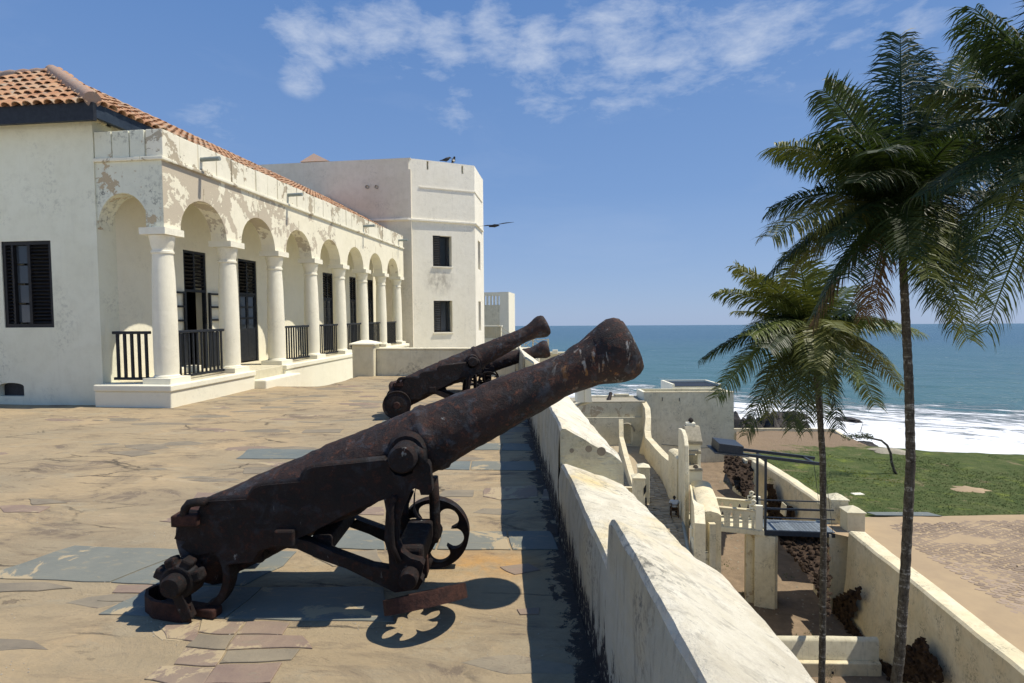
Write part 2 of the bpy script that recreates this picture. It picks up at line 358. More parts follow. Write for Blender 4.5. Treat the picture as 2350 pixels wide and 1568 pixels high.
def fn_floor(N, P, b):
    Ps = N.map(P, (0.55, 1.5, 1.0), rot=(0, 0, -0.1))
    n1 = N.noise(Ps, 0.55, 5, 0.6, 0.4); n2 = N.noise(Ps, 1.9, 7, 0.68, 0.5); n3 = N.noise(P, 30, 6, 0.75); n4 = N.noise(Ps, 0.9, 7, 0.7, 0.9)
    n5 = N.noise(N.map(P, (1, 1, 1), (7, 3, 0)), 0.35, 4, 0.55)
    c = N.mix(N.ramp(n1, 0.36, 0.66), (0.425, 0.325, 0.195), (0.365, 0.285, 0.175))
    c = N.mix(N.ramp(n4, 0.54, 0.60, 0, 0.65), c, (0.46, 0.34, 0.20))
    c = N.mix(N.ramp(n2, 0.55, 0.62, 0, 0.6), c, (0.36, 0.31, 0.215))
    c = N.mix(N.ramp(n5, 0.46, 0.62, 0, 0.65), c, (0.29, 0.25, 0.175))
    n6 = N.noise(N.map(P, (0.8, 1.5, 1), (3, 9, 0)), 1.4, 9, 0.74, 0.8); c = N.mix(N.ramp(n6, 0.50, 0.555, 0, 0.62), c, (0.285, 0.225, 0.145)); c = N.mix(N.ramp(n6, 0.575, 0.615, 0, 0.7), c, (0.165, 0.13, 0.10))
    c = N.mix(N.ramp(n3, 0.62, 0.75, 0, 0.5), c, (0.25, 0.21, 0.15))
    stk = N.noise(N.map(P, (0.9, 5.5, 1.0), rot=(0, 0, -0.05)), 1.5, 8, 0.74, 0.5)
    sg = N.ramp(N.noise(P, 0.45, 4, 0.6), 0.40, 0.60)
    c = N.mix(N.math('MULTIPLY', N.ramp(stk, 0.565, 0.60), N.math('MULTIPLY', sg, 0.60)), c, (0.205, 0.165, 0.115))
    c = N.mix(N.math('MULTIPLY', N.ramp(stk, 0.34, 0.42, 1, 0), 0.35), c, (0.50, 0.405, 0.27))
    fine2 = N.noise(N.map(P, (1, 1.6, 1)), 9, 8, 0.78)
    c = N.mix(N.ramp(fine2, 0.50, 0.70, 0, 0.45), c, (0.27, 0.225, 0.155))
    crk = N.voro(N.mix(0.22, Ps, N.noise(Ps, 2.1, 6, 0.7, 0, True)), 1.7, 'DISTANCE_TO_EDGE')
    gate = N.ramp(N.noise(P, 1.1, 3, 0.5), 0.50, 0.60)
    ck = N.math('MULTIPLY', N.ramp(crk, 0.004, 0.022, 1, 0), gate)
    c = N.mix(N.math('MULTIPLY', ck, 0.85), c, (0.10, 0.085, 0.065))
    pit = N.math('MULTIPLY', N.ramp(N.noise(Ps, 3.4, 7, 0.75, 0.8), 0.625, 0.65), N.ramp(N.noise(P, 0.7, 3, 0.5), 0.42, 0.62))
    c = N.mix(N.math('MULTIPLY', pit, 0.75), c, (0.17, 0.135, 0.10))
    x = N.xyz(P)
    # orange rust wash by the gun's front wheel, a tar line along the battlement foot
    dx = N.math('DIVIDE', N.math('SUBTRACT', x[0], -0.62), 0.55); dy = N.math('DIVIDE', N.math('SUBTRACT', x[1], 3.75), 0.28)
    rr = N.math('SQRT', N.math('ADD', N.math('MULTIPLY', dx, dx), N.math('MULTIPLY', dy, dy)))
    rs = N.math('MULTIPLY', N.ramp(rr, 0.2, 1.0, 1, 0), N.ramp(N.noise(P, 5, 5, 0.65), 0.38, 0.58))
    c = N.mix(N.math('MULTIPLY', rs, 0.7), c, (0.55, 0.30, 0.09))
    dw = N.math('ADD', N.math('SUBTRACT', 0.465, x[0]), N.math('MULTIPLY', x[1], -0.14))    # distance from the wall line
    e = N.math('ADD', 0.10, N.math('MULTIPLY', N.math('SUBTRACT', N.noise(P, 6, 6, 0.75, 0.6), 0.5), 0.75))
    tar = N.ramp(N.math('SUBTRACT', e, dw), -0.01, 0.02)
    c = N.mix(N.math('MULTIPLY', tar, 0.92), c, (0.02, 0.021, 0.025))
    h = N.math('SUBTRACT', N.math('ADD', N.math('MULTIPLY', n6, -1.4), N.math('ADD', N.math('MULTIPLY', stk, -1.1), N.math('ADD', N.math('MULTIPLY', fine2, 0.5), N.math('MULTIPLY', n3, 0.28)))), N.math('ADD', N.math('MULTIPLY', ck, 0.5), N.math('MULTIPLY', pit, 0.4)))
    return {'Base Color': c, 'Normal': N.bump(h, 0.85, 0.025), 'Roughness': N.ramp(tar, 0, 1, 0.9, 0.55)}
M_FLOOR = mat('worn sand mortar', fn_floor, 0.9, spec=0.2)

def slabm(name, c1, c2, c3, dark=0.4, cover=0.0):
    def fn(N, P, b):
        a = N.noise(P, 3.5, 6, 0.65, 0.4); f_ = N.noise(P, 60, 5, 0.75); g = N.noise(N.map(P, (2, 5, 3)), 3.0, 7, 0.7, 0.7)
        c = N.mix(N.ramp(a, 0.35, 0.65), c1, c2); c = N.mix(N.ramp(g, 0.56, 0.63, 0, 0.65), c, c3)
        c = N.mix(N.ramp(f_, 0.6, 0.8, 0, dark), c, tuple(x * 0.4 for x in c1))
        oi = N.new('ShaderNodeObjectInfo').outputs['Random']
        c = N.mix(N.ramp(oi, 0, 1, 0, 0.35), c, c3)
        if cover:
            cv = N.ramp(N.math('ADD', N.noise(P, 2.4, 7, 0.7, 0.6), N.math('MULTIPLY', oi, 0.10)), 0.56 - cover, 0.59 - cover)
            c = N.mix(N.math('MULTIPLY', cv, 0.9), c, N.mix(a, (0.44, 0.345, 0.21), (0.385, 0.315, 0.195)))
        return {'Base Color': c, 'Normal': N.bump(N.math('ADD', g, N.math('MULTIPLY', f_, 0.3)), 0.6, 0.012)}
    return mat(name, fn, 0.75, spec=0.3)
M_SLATE = slabm('blue slate slab', (0.125, 0.150, 0.148), (0.165, 0.185, 0.172), (0.27, 0.24, 0.165), 0.4, -0.10)
M_RED = slabm('purple sandstone', (0.215, 0.155, 0.125), (0.29, 0.215, 0.155), (0.24, 0.20, 0.145), 0.8, -0.035)
M_GRY = slabm('grey worn stone', (0.20, 0.175, 0.13), (0.29, 0.245, 0.17), (0.17, 0.135, 0.10), 0.9, 0.0)

def mk_iron(k):
  def fn_iron(N, P, b):
      n1 = N.noise(P, 5, 6, 0.7); n2 = N.noise(P, 26, 7, 0.78); n3 = N.noise(P, 90, 5, 0.7); n4 = N.noise(P, 9, 5, 0.62, 0.6)
      c = N.mix(N.ramp(n1, 0.38, 0.64), (0.006 * k, 0.0055 * k, 0.006 * k), (0.018 * k, 0.010 * k, 0.008 * k))
      c = N.mix(N.ramp(n2, 0.53, 0.68, 0, 0.75), c, (0.075 * k, 0.029 * k, 0.017 * k))
      c = N.mix(N.ramp(n4, 0.54, 0.66, 0, 0.6), c, (0.030 * k, 0.035 * k, 0.042 * k))
      c = N.mix(N.math('MULTIPLY', N.ramp(n3, 0.66, 0.72), N.ramp(n4, 0.5, 0.62)), c, (0.20, 0.10, 0.045))
      nz_ = N.xyz(N.new('ShaderNodeNewGeometry').outputs['Normal'])[2]
      drop = N.math('MULTIPLY', N.ramp(N.noise(N.map(P, (9, 9, 3)), 1.3, 5, 0.65, 0.3), 0.665, 0.70), N.ramp(n2, 0.40, 0.55))
      c = N.mix(N.math('MULTIPLY', drop, 0.65), c, (0.36, 0.38, 0.36))
      dv = N.new('ShaderNodeVectorMath', operation='DISTANCE'); N.set(dv.inputs[0], P); dv.inputs[1].default_value = tuple(od(1372, 800, 3.3))
      strk = N.math('MULTIPLY', N.ramp(dv.outputs['Value'], 0.16, 0.34, 1, 0), N.ramp(N.noise(N.map(P, (26, 26, 5)), 1.0, 5, 0.65, 0.4), 0.56, 0.62))
      c = N.mix(N.math('MULTIPLY', strk, 0.6), c, N.mix(N.ramp(n1, 0.45, 0.55), (0.42, 0.44, 0.42), (0.30, 0.14, 0.035)))
      h = N.math('ADD', N.math('MULTIPLY', n2, 1.0), N.math('ADD', N.math('MULTIPLY', n3, 0.3), N.math('MULTIPLY', n4, 0.5)))
      return {'Base Color': c, 'Normal': N.bump(h, 1.0, 0.012), 'Roughness': N.ramp(n2, 0.3, 0.7, 0.55, 0.9)}
  return fn_iron
M_IRONB = mat('rusted barrel iron', mk_iron(2.1), 0.75, metal=0.0, spec=0.28)
M_IRON = mat('rusted iron', mk_iron(0.95), 0.75, metal=0.0, spec=0.28)
def fn_iron2(N, P, b):
    n2 = N.noise(P, 22, 7, 0.78); n3 = N.noise(P, 90, 5, 0.7)
    c = N.mix(N.ramp(n2, 0.40, 0.62), (0.024, 0.011, 0.009), (0.062, 0.026, 0.018))
    c = N.mix(N.ramp(n3, 0.6, 0.75, 0, 0.6), c, (0.02, 0.015, 0.014))
    return {'Base Color': c, 'Normal': N.bump(N.math('ADD', n2, N.math('MULTIPLY', n3, 0.4)), 1.0, 0.008)}
M_IRON2 = mat('red rusted iron', fn_iron2, 0.8, spec=0.25)

M_BLK = flat('tarred timber', (0.008, 0.010, 0.014), (0.020, 0.024, 0.030), 12, 0.55, 0.35)
M_BLK2 = flat('black louvre paint', (0.008, 0.009, 0.011), (0.022, 0.019, 0.017), 14, 0.6, 0.3)
M_NAVY = flat('navy fascia paint', (0.012, 0.022, 0.038), (0.03, 0.045, 0.065), 6, 0.6, 0.3)
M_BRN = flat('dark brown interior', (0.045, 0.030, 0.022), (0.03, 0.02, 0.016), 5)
M_VOID = flat('darkened room plaster', (0.06, 0.055, 0.05), (0.04, 0.035, 0.03), 2)  # near-black: the darkness of the rooms is put into the colour
def fn_glass(N, P, b):
    n = N.noise(P, 2.0, 3, 0.5)
    return {'Base Color': N.mix(n, (0.03, 0.037, 0.045), (0.06, 0.072, 0.08)), 'Normal': N.bump(N.noise(P, 3, 2), 0.05, 0.02)}
M_GLS = mat('dusty window glass', fn_glass, 0.12, spec=0.4)
def fn_tile(N, P, b):
    oi = N.new('ShaderNodeObjectInfo').outputs['Random']
    n = N.noise(P, 3.0, 5, 0.6); n2 = N.noise(P, 22, 5, 0.7)
    vr = N.voro(P, 4.5, 'F1', 1.0, 'Color')
    v = N.xyz(vr)[0]
    k = N.math('FRACT', N.math('ADD', oi, v))
    c = N.mix(k, (0.38, 0.195, 0.105), (0.52, 0.335, 0.195)); c = N.mix(N.ramp(k, 0.70, 0.95, 0, 0.8), c, (0.34, 0.28, 0.21))
    c = N.mix(N.ramp(n, 0.5, 0.7, 0, 0.45), c, (0.35, 0.22, 0.15)); c = N.mix(N.ramp(n2, 0.58, 0.75, 0, 0.5), c, (0.20, 0.15, 0.12))
    return {'Base Color': c, 'Normal': N.bump(n2, 0.4, 0.01)}
M_TILE = mat('clay roof tile', fn_tile, 0.85, spec=0.2)
M_RIDGE = flat('mortared ridge', (0.36, 0.23, 0.165), (0.30, 0.25, 0.21), 5, 0.9, 0.2, bump=0.6, dist=0.02)
M_PIPE = flat('grey green pipe', (0.25, 0.29, 0.27), (0.18, 0.21, 0.20), 8, 0.5, 0.4)
M_STEEL = flat('blue black steel', (0.018, 0.026, 0.036), (0.035, 0.045, 0.058), 10, 0.5, 0.4)
M_DECK = flat('worn blue planks', (0.20, 0.235, 0.26), (0.09, 0.11, 0.13), 9, 0.6, 0.3, rnd=0.25)
M_DIRT = flat('moat earth', (0.26, 0.195, 0.13), (0.17, 0.13, 0.09), 1.6, 0.95, 0.1, bump=0.8, dist=0.05)
M_PATH = flat('path paving', (0.42, 0.355, 0.25), (0.33, 0.275, 0.19), 2.2, 0.9, 0.2, bump=0.6, dist=0.03, rnd=0.2)
M_ROCK = flat('black shore rock', (0.030, 0.027, 0.025), (0.075, 0.062, 0.05), 1.5, 0.75, 0.3, bump=1.0, dist=0.2)
M_TUFA = flat('dark rubble masonry', (0.030, 0.021, 0.016), (0.085, 0.058, 0.038), 4.0, 0.95, 0.1, bump=1.0, dist=0.08, rnd=0.35)
M_STONE = flat('mossy coping stone', (0.40, 0.36, 0.27), (0.26, 0.24, 0.18), 7, 0.9, 0.2, bump=0.8, dist=0.02)
M_COBB = flat('laterite cobble', (0.35, 0.27, 0.195), (0.28, 0.215, 0.16), 1.3, 0.9, 0.15, bump=0.5, dist=0.02, rnd=0.2)
M_PLAZA = flat('plaza sand', (0.41, 0.31, 0.19), (0.35, 0.265, 0.17), 0.7, 0.95, 0.1, bump=0.5, dist=0.02)
def fn_lawn(N, P, b):
    n = N.noise(P, 0.16, 5, 0.6, 0.6); m = N.noise(P, 1.2, 6, 0.72); fine = N.noise(P, 6, 6, 0.8)
    g = N.mix(N.ramp(m, 0.38, 0.66), (0.066, 0.095, 0.030), (0.120, 0.140, 0.052))
    g = N.mix(N.ramp(N.noise(P, 0.5, 5, 0.7), 0.56, 0.68, 0, 0.7), g, (0.19, 0.23, 0.045))
    g = N.mix(N.ramp(fine, 0.55, 0.72, 0, 0.55), g, (0.03, 0.05, 0.014))
    g = N.mix(N.ramp(N.noise(P, 0.33, 7, 0.7, 0.8), 0.58, 0.66, 0, 0.75), g, (0.27, 0.215, 0.125))
    xy = N.xyz(P)
    # bare earth towards the sea wall (left, far)
    k = N.math('ADD', N.math('MULTIPLY', N.math('SUBTRACT', n, 0.5), 1.8), N.math('ADD', N.math('MULTIPLY', N.math('SUBTRACT', xy[1], 58.0), 0.13), N.math('MULTIPLY', N.math('SUBTRACT', 25.0, xy[0]), 0.020)))
    k = N.math('ADD', k, N.math('MULTIPLY', N.math('SUBTRACT', m, 0.5), 1.2))
    d = N.mix(fine, (0.29, 0.215, 0.14), (0.21, 0.155, 0.105))
    return {'Base Color': N.mix(N.ramp(k, 0.02, 0.28), g, d), 'Normal': N.bump(N.math('ADD', m, fine), 1.0, 0.12)}
M_LAWN = mat('coarse coastal turf', fn_lawn, 0.95, spec=0.1)
M_GRASS = flat('grass blades', (0.07, 0.135, 0.028), (0.12, 0.17, 0.04), 0.9, 0.8, 0.2, bump=0)
M_WEED = flat('yellow flowering weed', (0.17, 0.22, 0.035), (0.30, 0.28, 0.03), 1.8, 0.8, 0.2, bump=0)

def fn_frond(N, P, b):
    oi = N.new('ShaderNodeObjectInfo').outputs['Random']
    n = N.noise(P, 3.0, 4, 0.6)
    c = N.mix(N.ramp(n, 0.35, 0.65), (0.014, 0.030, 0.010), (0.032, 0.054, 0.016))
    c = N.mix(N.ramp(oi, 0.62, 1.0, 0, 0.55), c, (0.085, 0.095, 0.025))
    return {'Base Color': c}
def add_trans(m, k=0.3, col=(0.10, 0.15, 0.02)):
    t = m.node_tree; N = NT(t)
    b = [x for x in t.nodes if x.type == 'BSDF_PRINCIPLED'][0]; out = [x for x in t.nodes if x.type == 'OUTPUT_MATERIAL'][0]
    tr = N.new('ShaderNodeBsdfTranslucent', {'Color': (*col, 1)}); mx = N.new('ShaderNodeMixShader', {0: k})
    t.links.new(b.outputs[0], mx.inputs[1]); t.links.new(tr.outputs[0], mx.inputs[2]); t.links.new(mx.outputs[0], out.inputs[0])
M_FRD = mat('coconut frond dark', fn_frond, 0.5, spec=0.28); add_trans(M_FRD, 0.16, (0.07, 0.11, 0.015))
def fn_frond2(N, P, b):
    n = N.noise(P, 3.0, 4, 0.6); oi = N.new('ShaderNodeObjectInfo').outputs['Random']
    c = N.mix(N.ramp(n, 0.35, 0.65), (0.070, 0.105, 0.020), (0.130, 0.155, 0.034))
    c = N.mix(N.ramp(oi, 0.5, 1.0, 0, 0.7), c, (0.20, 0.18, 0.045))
    return {'Base Color': c}
M_FRL = mat('coconut frond light', fn_frond2, 0.48, spec=0.3); add_trans(M_FRL, 0.22, (0.13, 0.14, 0.02))
M_DRY = flat('dry palm fibre', (0.17, 0.11, 0.055), (0.10, 0.065, 0.035), 6, 0.9, 0.1)
def fn_trunk(N, P, b):
    n = N.noise(N.map(P, (9, 9, 5)), 1.5, 6, 0.75); rg = N.noise(N.map(P, (1.5, 1.5, 14)), 1.0, 4, 0.7)
    c = N.mix(N.ramp(n, 0.35, 0.6), (0.035, 0.029, 0.023), (0.10, 0.09, 0.07))
    c = N.mix(N.math('MULTIPLY', N.ramp(rg, 0.52, 0.62), N.ramp(n, 0.45, 0.6)), c, (0.34, 0.33, 0.29))
    return {'Base Color': c, 'Normal': N.bump(N.math('ADD', n, rg), 0.9, 0.03)}
M_TRK = mat('coconut trunk bark', fn_trunk, 0.9, spec=0.15)
M_NUT = flat('green coconut', (0.16, 0.18, 0.04), (0.26, 0.22, 0.06), 4, 0.5, 0.4)
M_SKIN = flat('skin', (0.055, 0.030, 0.020), (0.045, 0.024, 0.016), 8, 0.6, 0.3)
M_SHIRT = flat('pale blue shirt', (0.46, 0.53, 0.62), (0.40, 0.46, 0.55), 9, 0.85, 0.1)
M_TROU = flat('black trousers', (0.012, 0.012, 0.015), (0.02, 0.02, 0.024), 9, 0.85, 0.1)
M_WOOD = flat('chair wood', (0.09, 0.055, 0.03), (0.06, 0.035, 0.02), 9, 0.6, 0.3)
M_BIRD = flat('black plumage', (0.012, 0.012, 0.014), (0.03, 0.028, 0.028), 9, 0.6, 0.3)
M_BIRDW = flat('white plumage', (0.7, 0.7, 0.68), (0.6, 0.6, 0.58), 9, 0.8, 0.1)

S1 = oz(1960, 1022, -17); S2 = oz(2350, 1060, -17)
sh = (S2 - S1); sh.z = 0; sh.normalize(); shn = V((-sh.y, sh.x, 0))
if shn.y < 0: shn = -shn
def fn_sea(N, P, b):
    d = N.dot(P, tuple(shn), -S1.dot(shn))                 # metres out from the beach line
    Pw = N.map(P, (1, 1, 1), rot=(0, 0, -atan2(sh.y, sh.x)))
    Pa = N.map(Pw, (0.42, 1.0, 1.0))
    far = N.ramp(d, 30, 700)
    nb = N.noise(N.map(Pw, (0.10, 0.5, 1)), 0.05, 4, 0.6)
    c = N.mix(far, (0.055, 0.135, 0.130), (0.028, 0.088, 0.128))
    c = N.mix(N.ramp(nb, 0.45, 0.62, 0, 0.5), c, (0.034, 0.098, 0.112))
    warp = N.mix(0.06, Pa, N.noise(Pw, 0.08, 4, 0.6, 0, True), 'ADD')
    lace = N.noise(Pa, 0.16, 9, 0.72, 1.6)
    lace2 = N.noise(Pa, 0.55, 8, 0.75, 0.8)
    zone = N.ramp(d, 10, 85, 0.38, -0.06)
    zone2 = N.math('MULTIPLY', N.ramp(N.noise(N.map(Pw, (0.25, 1, 1), (11, 4, 0)), 0.035, 3, 0.5), 0.45, 0.70), N.ramp(d, 10, 120, 0.14, 0.0))
    fm = N.math('ADD', N.math('ADD', lace, N.math('MULTIPLY', N.math('SUBTRACT', lace2, 0.5), 0.5)), N.math('ADD', zone, zone2))
    foam = N.ramp(fm, 0.60, 0.74)
    caps = N.math('MULTIPLY', N.ramp(N.noise(N.map(Pw, (0.35, 1.6, 1)), 0.09, 7, 0.7), 0.735, 0.77), N.ramp(d, 60, 900, 0.8, 0.15))
    foam = N.math('MAXIMUM', foam, caps)
    c = N.mix(N.ramp(d, 0, 55, 0.5, 0), c, (0.16, 0.24, 0.21))
    c = N.mix(foam, c, (0.80, 0.82, 0.83))
    h = N.math('ADD', N.noise(Pa, 0.35, 8, 0.62, 0.4), N.math('MULTIPLY', N.noise(Pa, 0.07, 5, 0.6), 2.2))
    h = N.math('ADD', h, N.math('MULTIPLY', foam, 0.5))
    return {'Base Color': c, 'Normal': N.bump(h, 0.9, 1.3), 'Roughness': N.math('ADD', 0.26, N.math('MULTIPLY', foam, 0.5))}
M_SEA = mat('sea water', fn_sea, 0.25, spec=0.30)

# ================================================================== THE SETTING
# ---- sea
sm = MB()
def seaz(x, y):
    d = (V((x, y, 0)) - S1).dot(shn)
    if d > 700 or d < -60: return -17.0
    a = max(0, 1 - abs(d - 80) / 620)
    return -17 + a * (0.55 * noise.noise(V((x * 0.02, y * 0.05, 1))) + 0.30 * noise.noise(V((x * 0.07, y * 0.15, 3))))
sm.grid(-200, 500, 30, 730, 230, 230, seaz)
sea = sm.build('sea', M_SEA, smooth=True); struct(sea)
sm = MB()
R_ = 60000
ring = [(-200, 30), (500, 30), (500, 730), (-200, 730)]; out = [(-R_, -R_), (R_, -R_), (R_, R_), (-R_, R_)]
sm.add([(x, y, -17) for x, y in ring] + [(x, y, -17) for x, y in out], [(i, (i + 1) % 4, (i + 1) % 4 + 4, i + 4) for i in range(4)])
struct(sm.build('sea', M_SEA))

# ---- ground sheets (world frame)
ZP, ZM = -10.0, -14.5
def zmoat(x, y):
    return ZM + 2.3 * min(1, max(0, (y - 36) / 22.0)) + 0.10 * noise.noise(V((x * .5, y * .5, 0))) + 0.04 * noise.noise(V((x * 2, y * 2, 5)))
mg = MB(); mg.grid(6, 36, 6, 66, 90, 150, zmoat)
# clip the moat ground inside the counterscarp by later walls; its right part lies below the plaza sheet
struct(mg.build('moat_ground', M_DIRT, smooth=True))

# counterscarp wall axis (top at ZC)
ZC = -9.65
cs_near = [oz(1969, 1221, ZC), oz(2100, 1322, ZC), oz(2350, 1519, ZC)]
cs_far = [oz(1905, 1160, ZC), oz(1820, 1102, ZC), oz(1745, 1056, ZC)]
dn = (cs_near[-1] - cs_near[0]).normalized()
cs_near.append(cs_near[-1] + dn * 8)
df = (cs_far[-1] - cs_far[0]).normalized()
cs_far.append(oz(1700, 1040, ZC))

# lawn and plaza sheets: everything outside the counterscarp
shore = [oz(1690, 986, -10.6), oz(1800, 986, -10.6), oz(1915, 988, -10.7), oz(1985, 1029, -10.9), oz(2100, 1042, -11), oz(2200, 1050, -11), oz(2350, 1056, -11), oz(2700, 1075, -11), oz(3600, 1100, -11)]
inner = [oz(1690, 1042, -10.25), cs_far[2] + V((0.2, 0, 0)), cs_far[1] + V((0.2, 0, 0)), cs_far[0] + V((0.2, 0, 0))]
lm = MB()
def zl(x, y):
    return -10.06 - 0.02 * max(0, y - 34) + 0.10 * noise.noise(V((x * .25, y * .25, 2))) + 0.05 * noise.noise(V((x * .9, y * .9, 7)))
# strip mesh between inner line (left, counterscarp) and shore
def lerp_poly(pts, t):
    L = [0]
    for i in range(len(pts) - 1): L.append(L[-1] + (pts[i + 1] - pts[i]).length)
    s_ = t * L[-1]
    for i in range(len(pts) - 1):
        if s_ <= L[i + 1] + 1e-9: return pts[i].lerp(pts[i + 1], (s_ - L[i]) / max(1e-9, L[i + 1] - L[i]))
    return pts[-1]
near_line = [oz(1690, 1044, -10.2), cs_far[2], cs_far[1], cs_far[0], oz(2030, 1186, -10.06), oz(2130, 1184, -10.06), oz(2350, 1180, -10.06), oz(2700, 1178, -10.06), oz(3600, 1200, -10.06)]
nu, nv = 160, 60
vs = []; fs = []
for j in range(nv + 1):
    for i in range(nu + 1):
        a = lerp_poly(near_line, i / nu); c = lerp_poly(shore, i / nu)
        p = a.lerp(c, j / nv)
        k = min(1, (nv - j) / 3)
        q = V((p.x, p.y, zl(p.x, p.y)))
        if j >= nv - 1:
            q += V((0.5 * noise.noise(V((p.x * .4, 0, 0))), 0.9 * noise.noise(V((p.x * .5, 3, 0))), 0))
        vs.append(q)
for j in range(nv):
    for i in range(nu):
        a = j * (nu + 1) + i; fs.append((a, a + 1, a + nu + 2, a + nu + 1))
b0 = nv * (nu + 1)
for i in range(nu + 1): vs.append(vs[b0 + i] + V((-0.3, 2.2, -6.5)))
e0 = (nv + 1) * (nu + 1)
for i in range(nu): fs.append((b0 + i, b0 + i + 1, e0 + i + 1, e0 + i))
lm.add(vs, fs); lawn = lm.build('lawn', M_LAWN, smooth=True); struct(lawn)

pm = MB()
pl_out = [oz(1925, 1187, -10.05), oz(2030, 1187, -10.05), oz(2130, 1185, -10.05), oz(2350, 1181, -10.05), oz(2700, 1179, -10.05), oz(3600, 1200, -10.05)]
# plaza: from counterscarp near line outward
pl_in = [cs_near[0] + V((-1.6, 1.2, 0)), cs_near[0], cs_near[1], cs_near[2], cs_near[3], cs_near[3] + dn * 3]
vs = []; fs = []; nu, nv = 60, 50
for j in range(nv + 1):
    for i in range(nu + 1):
        a = lerp_poly(pl_in, i / nu); c = lerp_poly(pl_out, i / nu); p = a.lerp(c, j / nv)
        vs.append(V((p.x, p.y, -10.04 + 0.03 * noise.noise(V((p.x * .5, p.y * .5, 9))))))
for j in range(nv):
    for i in range(nu):
        a = j * (nu + 1) + i; fs.append((a, a + 1, a + nu + 2, a + nu + 1))
pm.add(vs, fs); plaza = pm.build('plaza', M_PLAZA, smooth=True); struct(plaza)

# cobbles of the plaza: 300 nearest as pieces, the rest as one mesh
def in_poly(x, y, poly):
    c = False; n = len(poly)
    for i in range(n):
        x1, y1 = poly[i][0], poly[i][1]; x2, y2 = poly[(i + 1) % n][0], poly[(i + 1) % n][1]
        if (y1 > y) != (y2 > y) and x < (x2 - x1) * (y - y1) / (y2 - y1) + x1: c = not c
    return c
cobpoly = [oz(2040, 1200, -10), oz(2350, 1192, -10), oz(2350, 1192, -10) + V((14, 0, 0)), oz(2350, 1440, -10) + V((8, 0, 0)), oz(2350, 1420, -10), oz(2220, 1330, -10), oz(2110, 1260, -10)]
cobs = []
xs = [p.x for p in cobpoly]; ys = [p.y for p in cobpoly]
y = min(ys); row = 0
ca, sa = cos(0.35), sin(0.35)
rc = random.Random(3)
for iy in range(-10, 110):
    for ix in range(-60, 120):
        lx = ix * 0.40 + (0.2 if iy % 2 else 0) + rc.uniform(-.06, .06); ly = iy * 0.27 + rc.uniform(-.04, .04)
        X = min(xs) - 2 + lx * ca + ly * sa; Y = min(ys) - 2 - lx * sa + ly * ca
        Y += 0
        if in_poly(X, Y, cobpoly) and rc.random() < 0.97: cobs.append((X, Y, rc.uniform(.8, 1.2), rc.uniform(.75, 1.15), rc.uniform(-.25, .25)))
cobs.sort(key=lambda c: c[0] ** 2 + c[1] ** 2)
def cob_mb(m_, X, Y, sx, sy, r):
    pts = []
    for k in range(6):
        a = 2 * pi * k / 6 + .3; pts.append(V((cos(a) * .215 * sx, sin(a) * .148 * sy, 0)))
    mm = Matrix.Rotation(r - 0.35, 3, 'Z'); c = V((X, Y, -10.04))
    lo = [c + mm @ p - V((0, 0, .02)) for p in pts]; hi = [c + mm @ (p * .88) + V((0, 0, .012)) for p in pts]
    m_.add(lo + hi, [(i, (i + 1) % 6, (i + 1) % 6 + 6, i + 6) for i in range(6)] + [tuple(range(6, 12))])
cm = [MB() for _ in range(4)]; cmesh = []
for q in range(4):
    cob_mb(cm[q], 0, 0, rc.uniform(.85, 1.15), rc.uniform(.8, 1.1), 0)
    me = bpy.data.meshes.new('cobble'); me.from_pydata([tuple(v + V((0, 0, 10.04))) for v in cm[q].v], [], cm[q].f); me.materials.append(M_COBB); cmesh.append(me)
pz = V(plaza.location)
for i, (X, Y, sx, sy, r) in enumerate(cobs[:290]):
    o = place('cobble', cmesh[i % 4], plaza, V((X, Y, -10.04)) - pz, (0, 0, r)); o.scale = (sx, sy, 1)
cr = MB()
for c in cobs[290:]: cob_mb(cr, *c)
o = cr.build('cobble_field', M_COBB, plaza, kind='stuff')

# courtyard path (between the inner wall and the outer wall), gently uneven
pth = MB()
PL = [oz(1440, 1022, ZP), oz(1408, 1022, ZP), oz(1418, 1120, ZP), oz(1425, 1250, ZP), oz(1440, 1420, ZP)]
PR = [oz(1466, 1022, ZP), oz(1470, 1025, ZP), oz(1515, 1100, ZP), oz(1572, 1215, ZP), oz(1600, 1360, ZP)]
vs = []; fs = []
for j in range(41):
    for i in range(9):
        p = lerp_poly(PL[1:], j / 40).lerp(lerp_poly(PR[1:], j / 40), i / 8); vs.append(V((p.x, p.y, ZP + 0.02 * noise.noise(p * 0.8))))
for j in range(40):
    for i in range(8):
        a = j * 9 + i; fs.append((a, a + 1, a + 10, a + 9))
pth.add(vs, fs); path = pth.build('path', M_PATH, smooth=True); struct(path)
pp = V(path.location)
rp = random.Random(5)
stn = 0
for j in range(60):
    for i in range(8):
        if rp.random() < 0.15: continue
        t = (j + 0.5) / 60; p = lerp_poly(PL[1:], t).lerp(lerp_poly(PR[1:], t), (i + .5 + rp.uniform(-.1, .1)) / 8)
        if stn >= 290: break
        if (p - CAM).length > 47: continue
        sb = MB(); hw, hl = rp.uniform(.18, .3), rp.uniform(.13, .22)
        c = V((p.x, p.y, ZP)); q = [c + V((x * hw + rp.uniform(-.04, .04), y * hl + rp.uniform(-.04, .04), .035)) for x, y in ((-1, -1), (1, -1), (1, 1), (-1, 1))]
        sb.hexa([v - V((0, 0, .08)) for v in q], q); sb.build('paving_stone', M_PATH, path); stn += 1

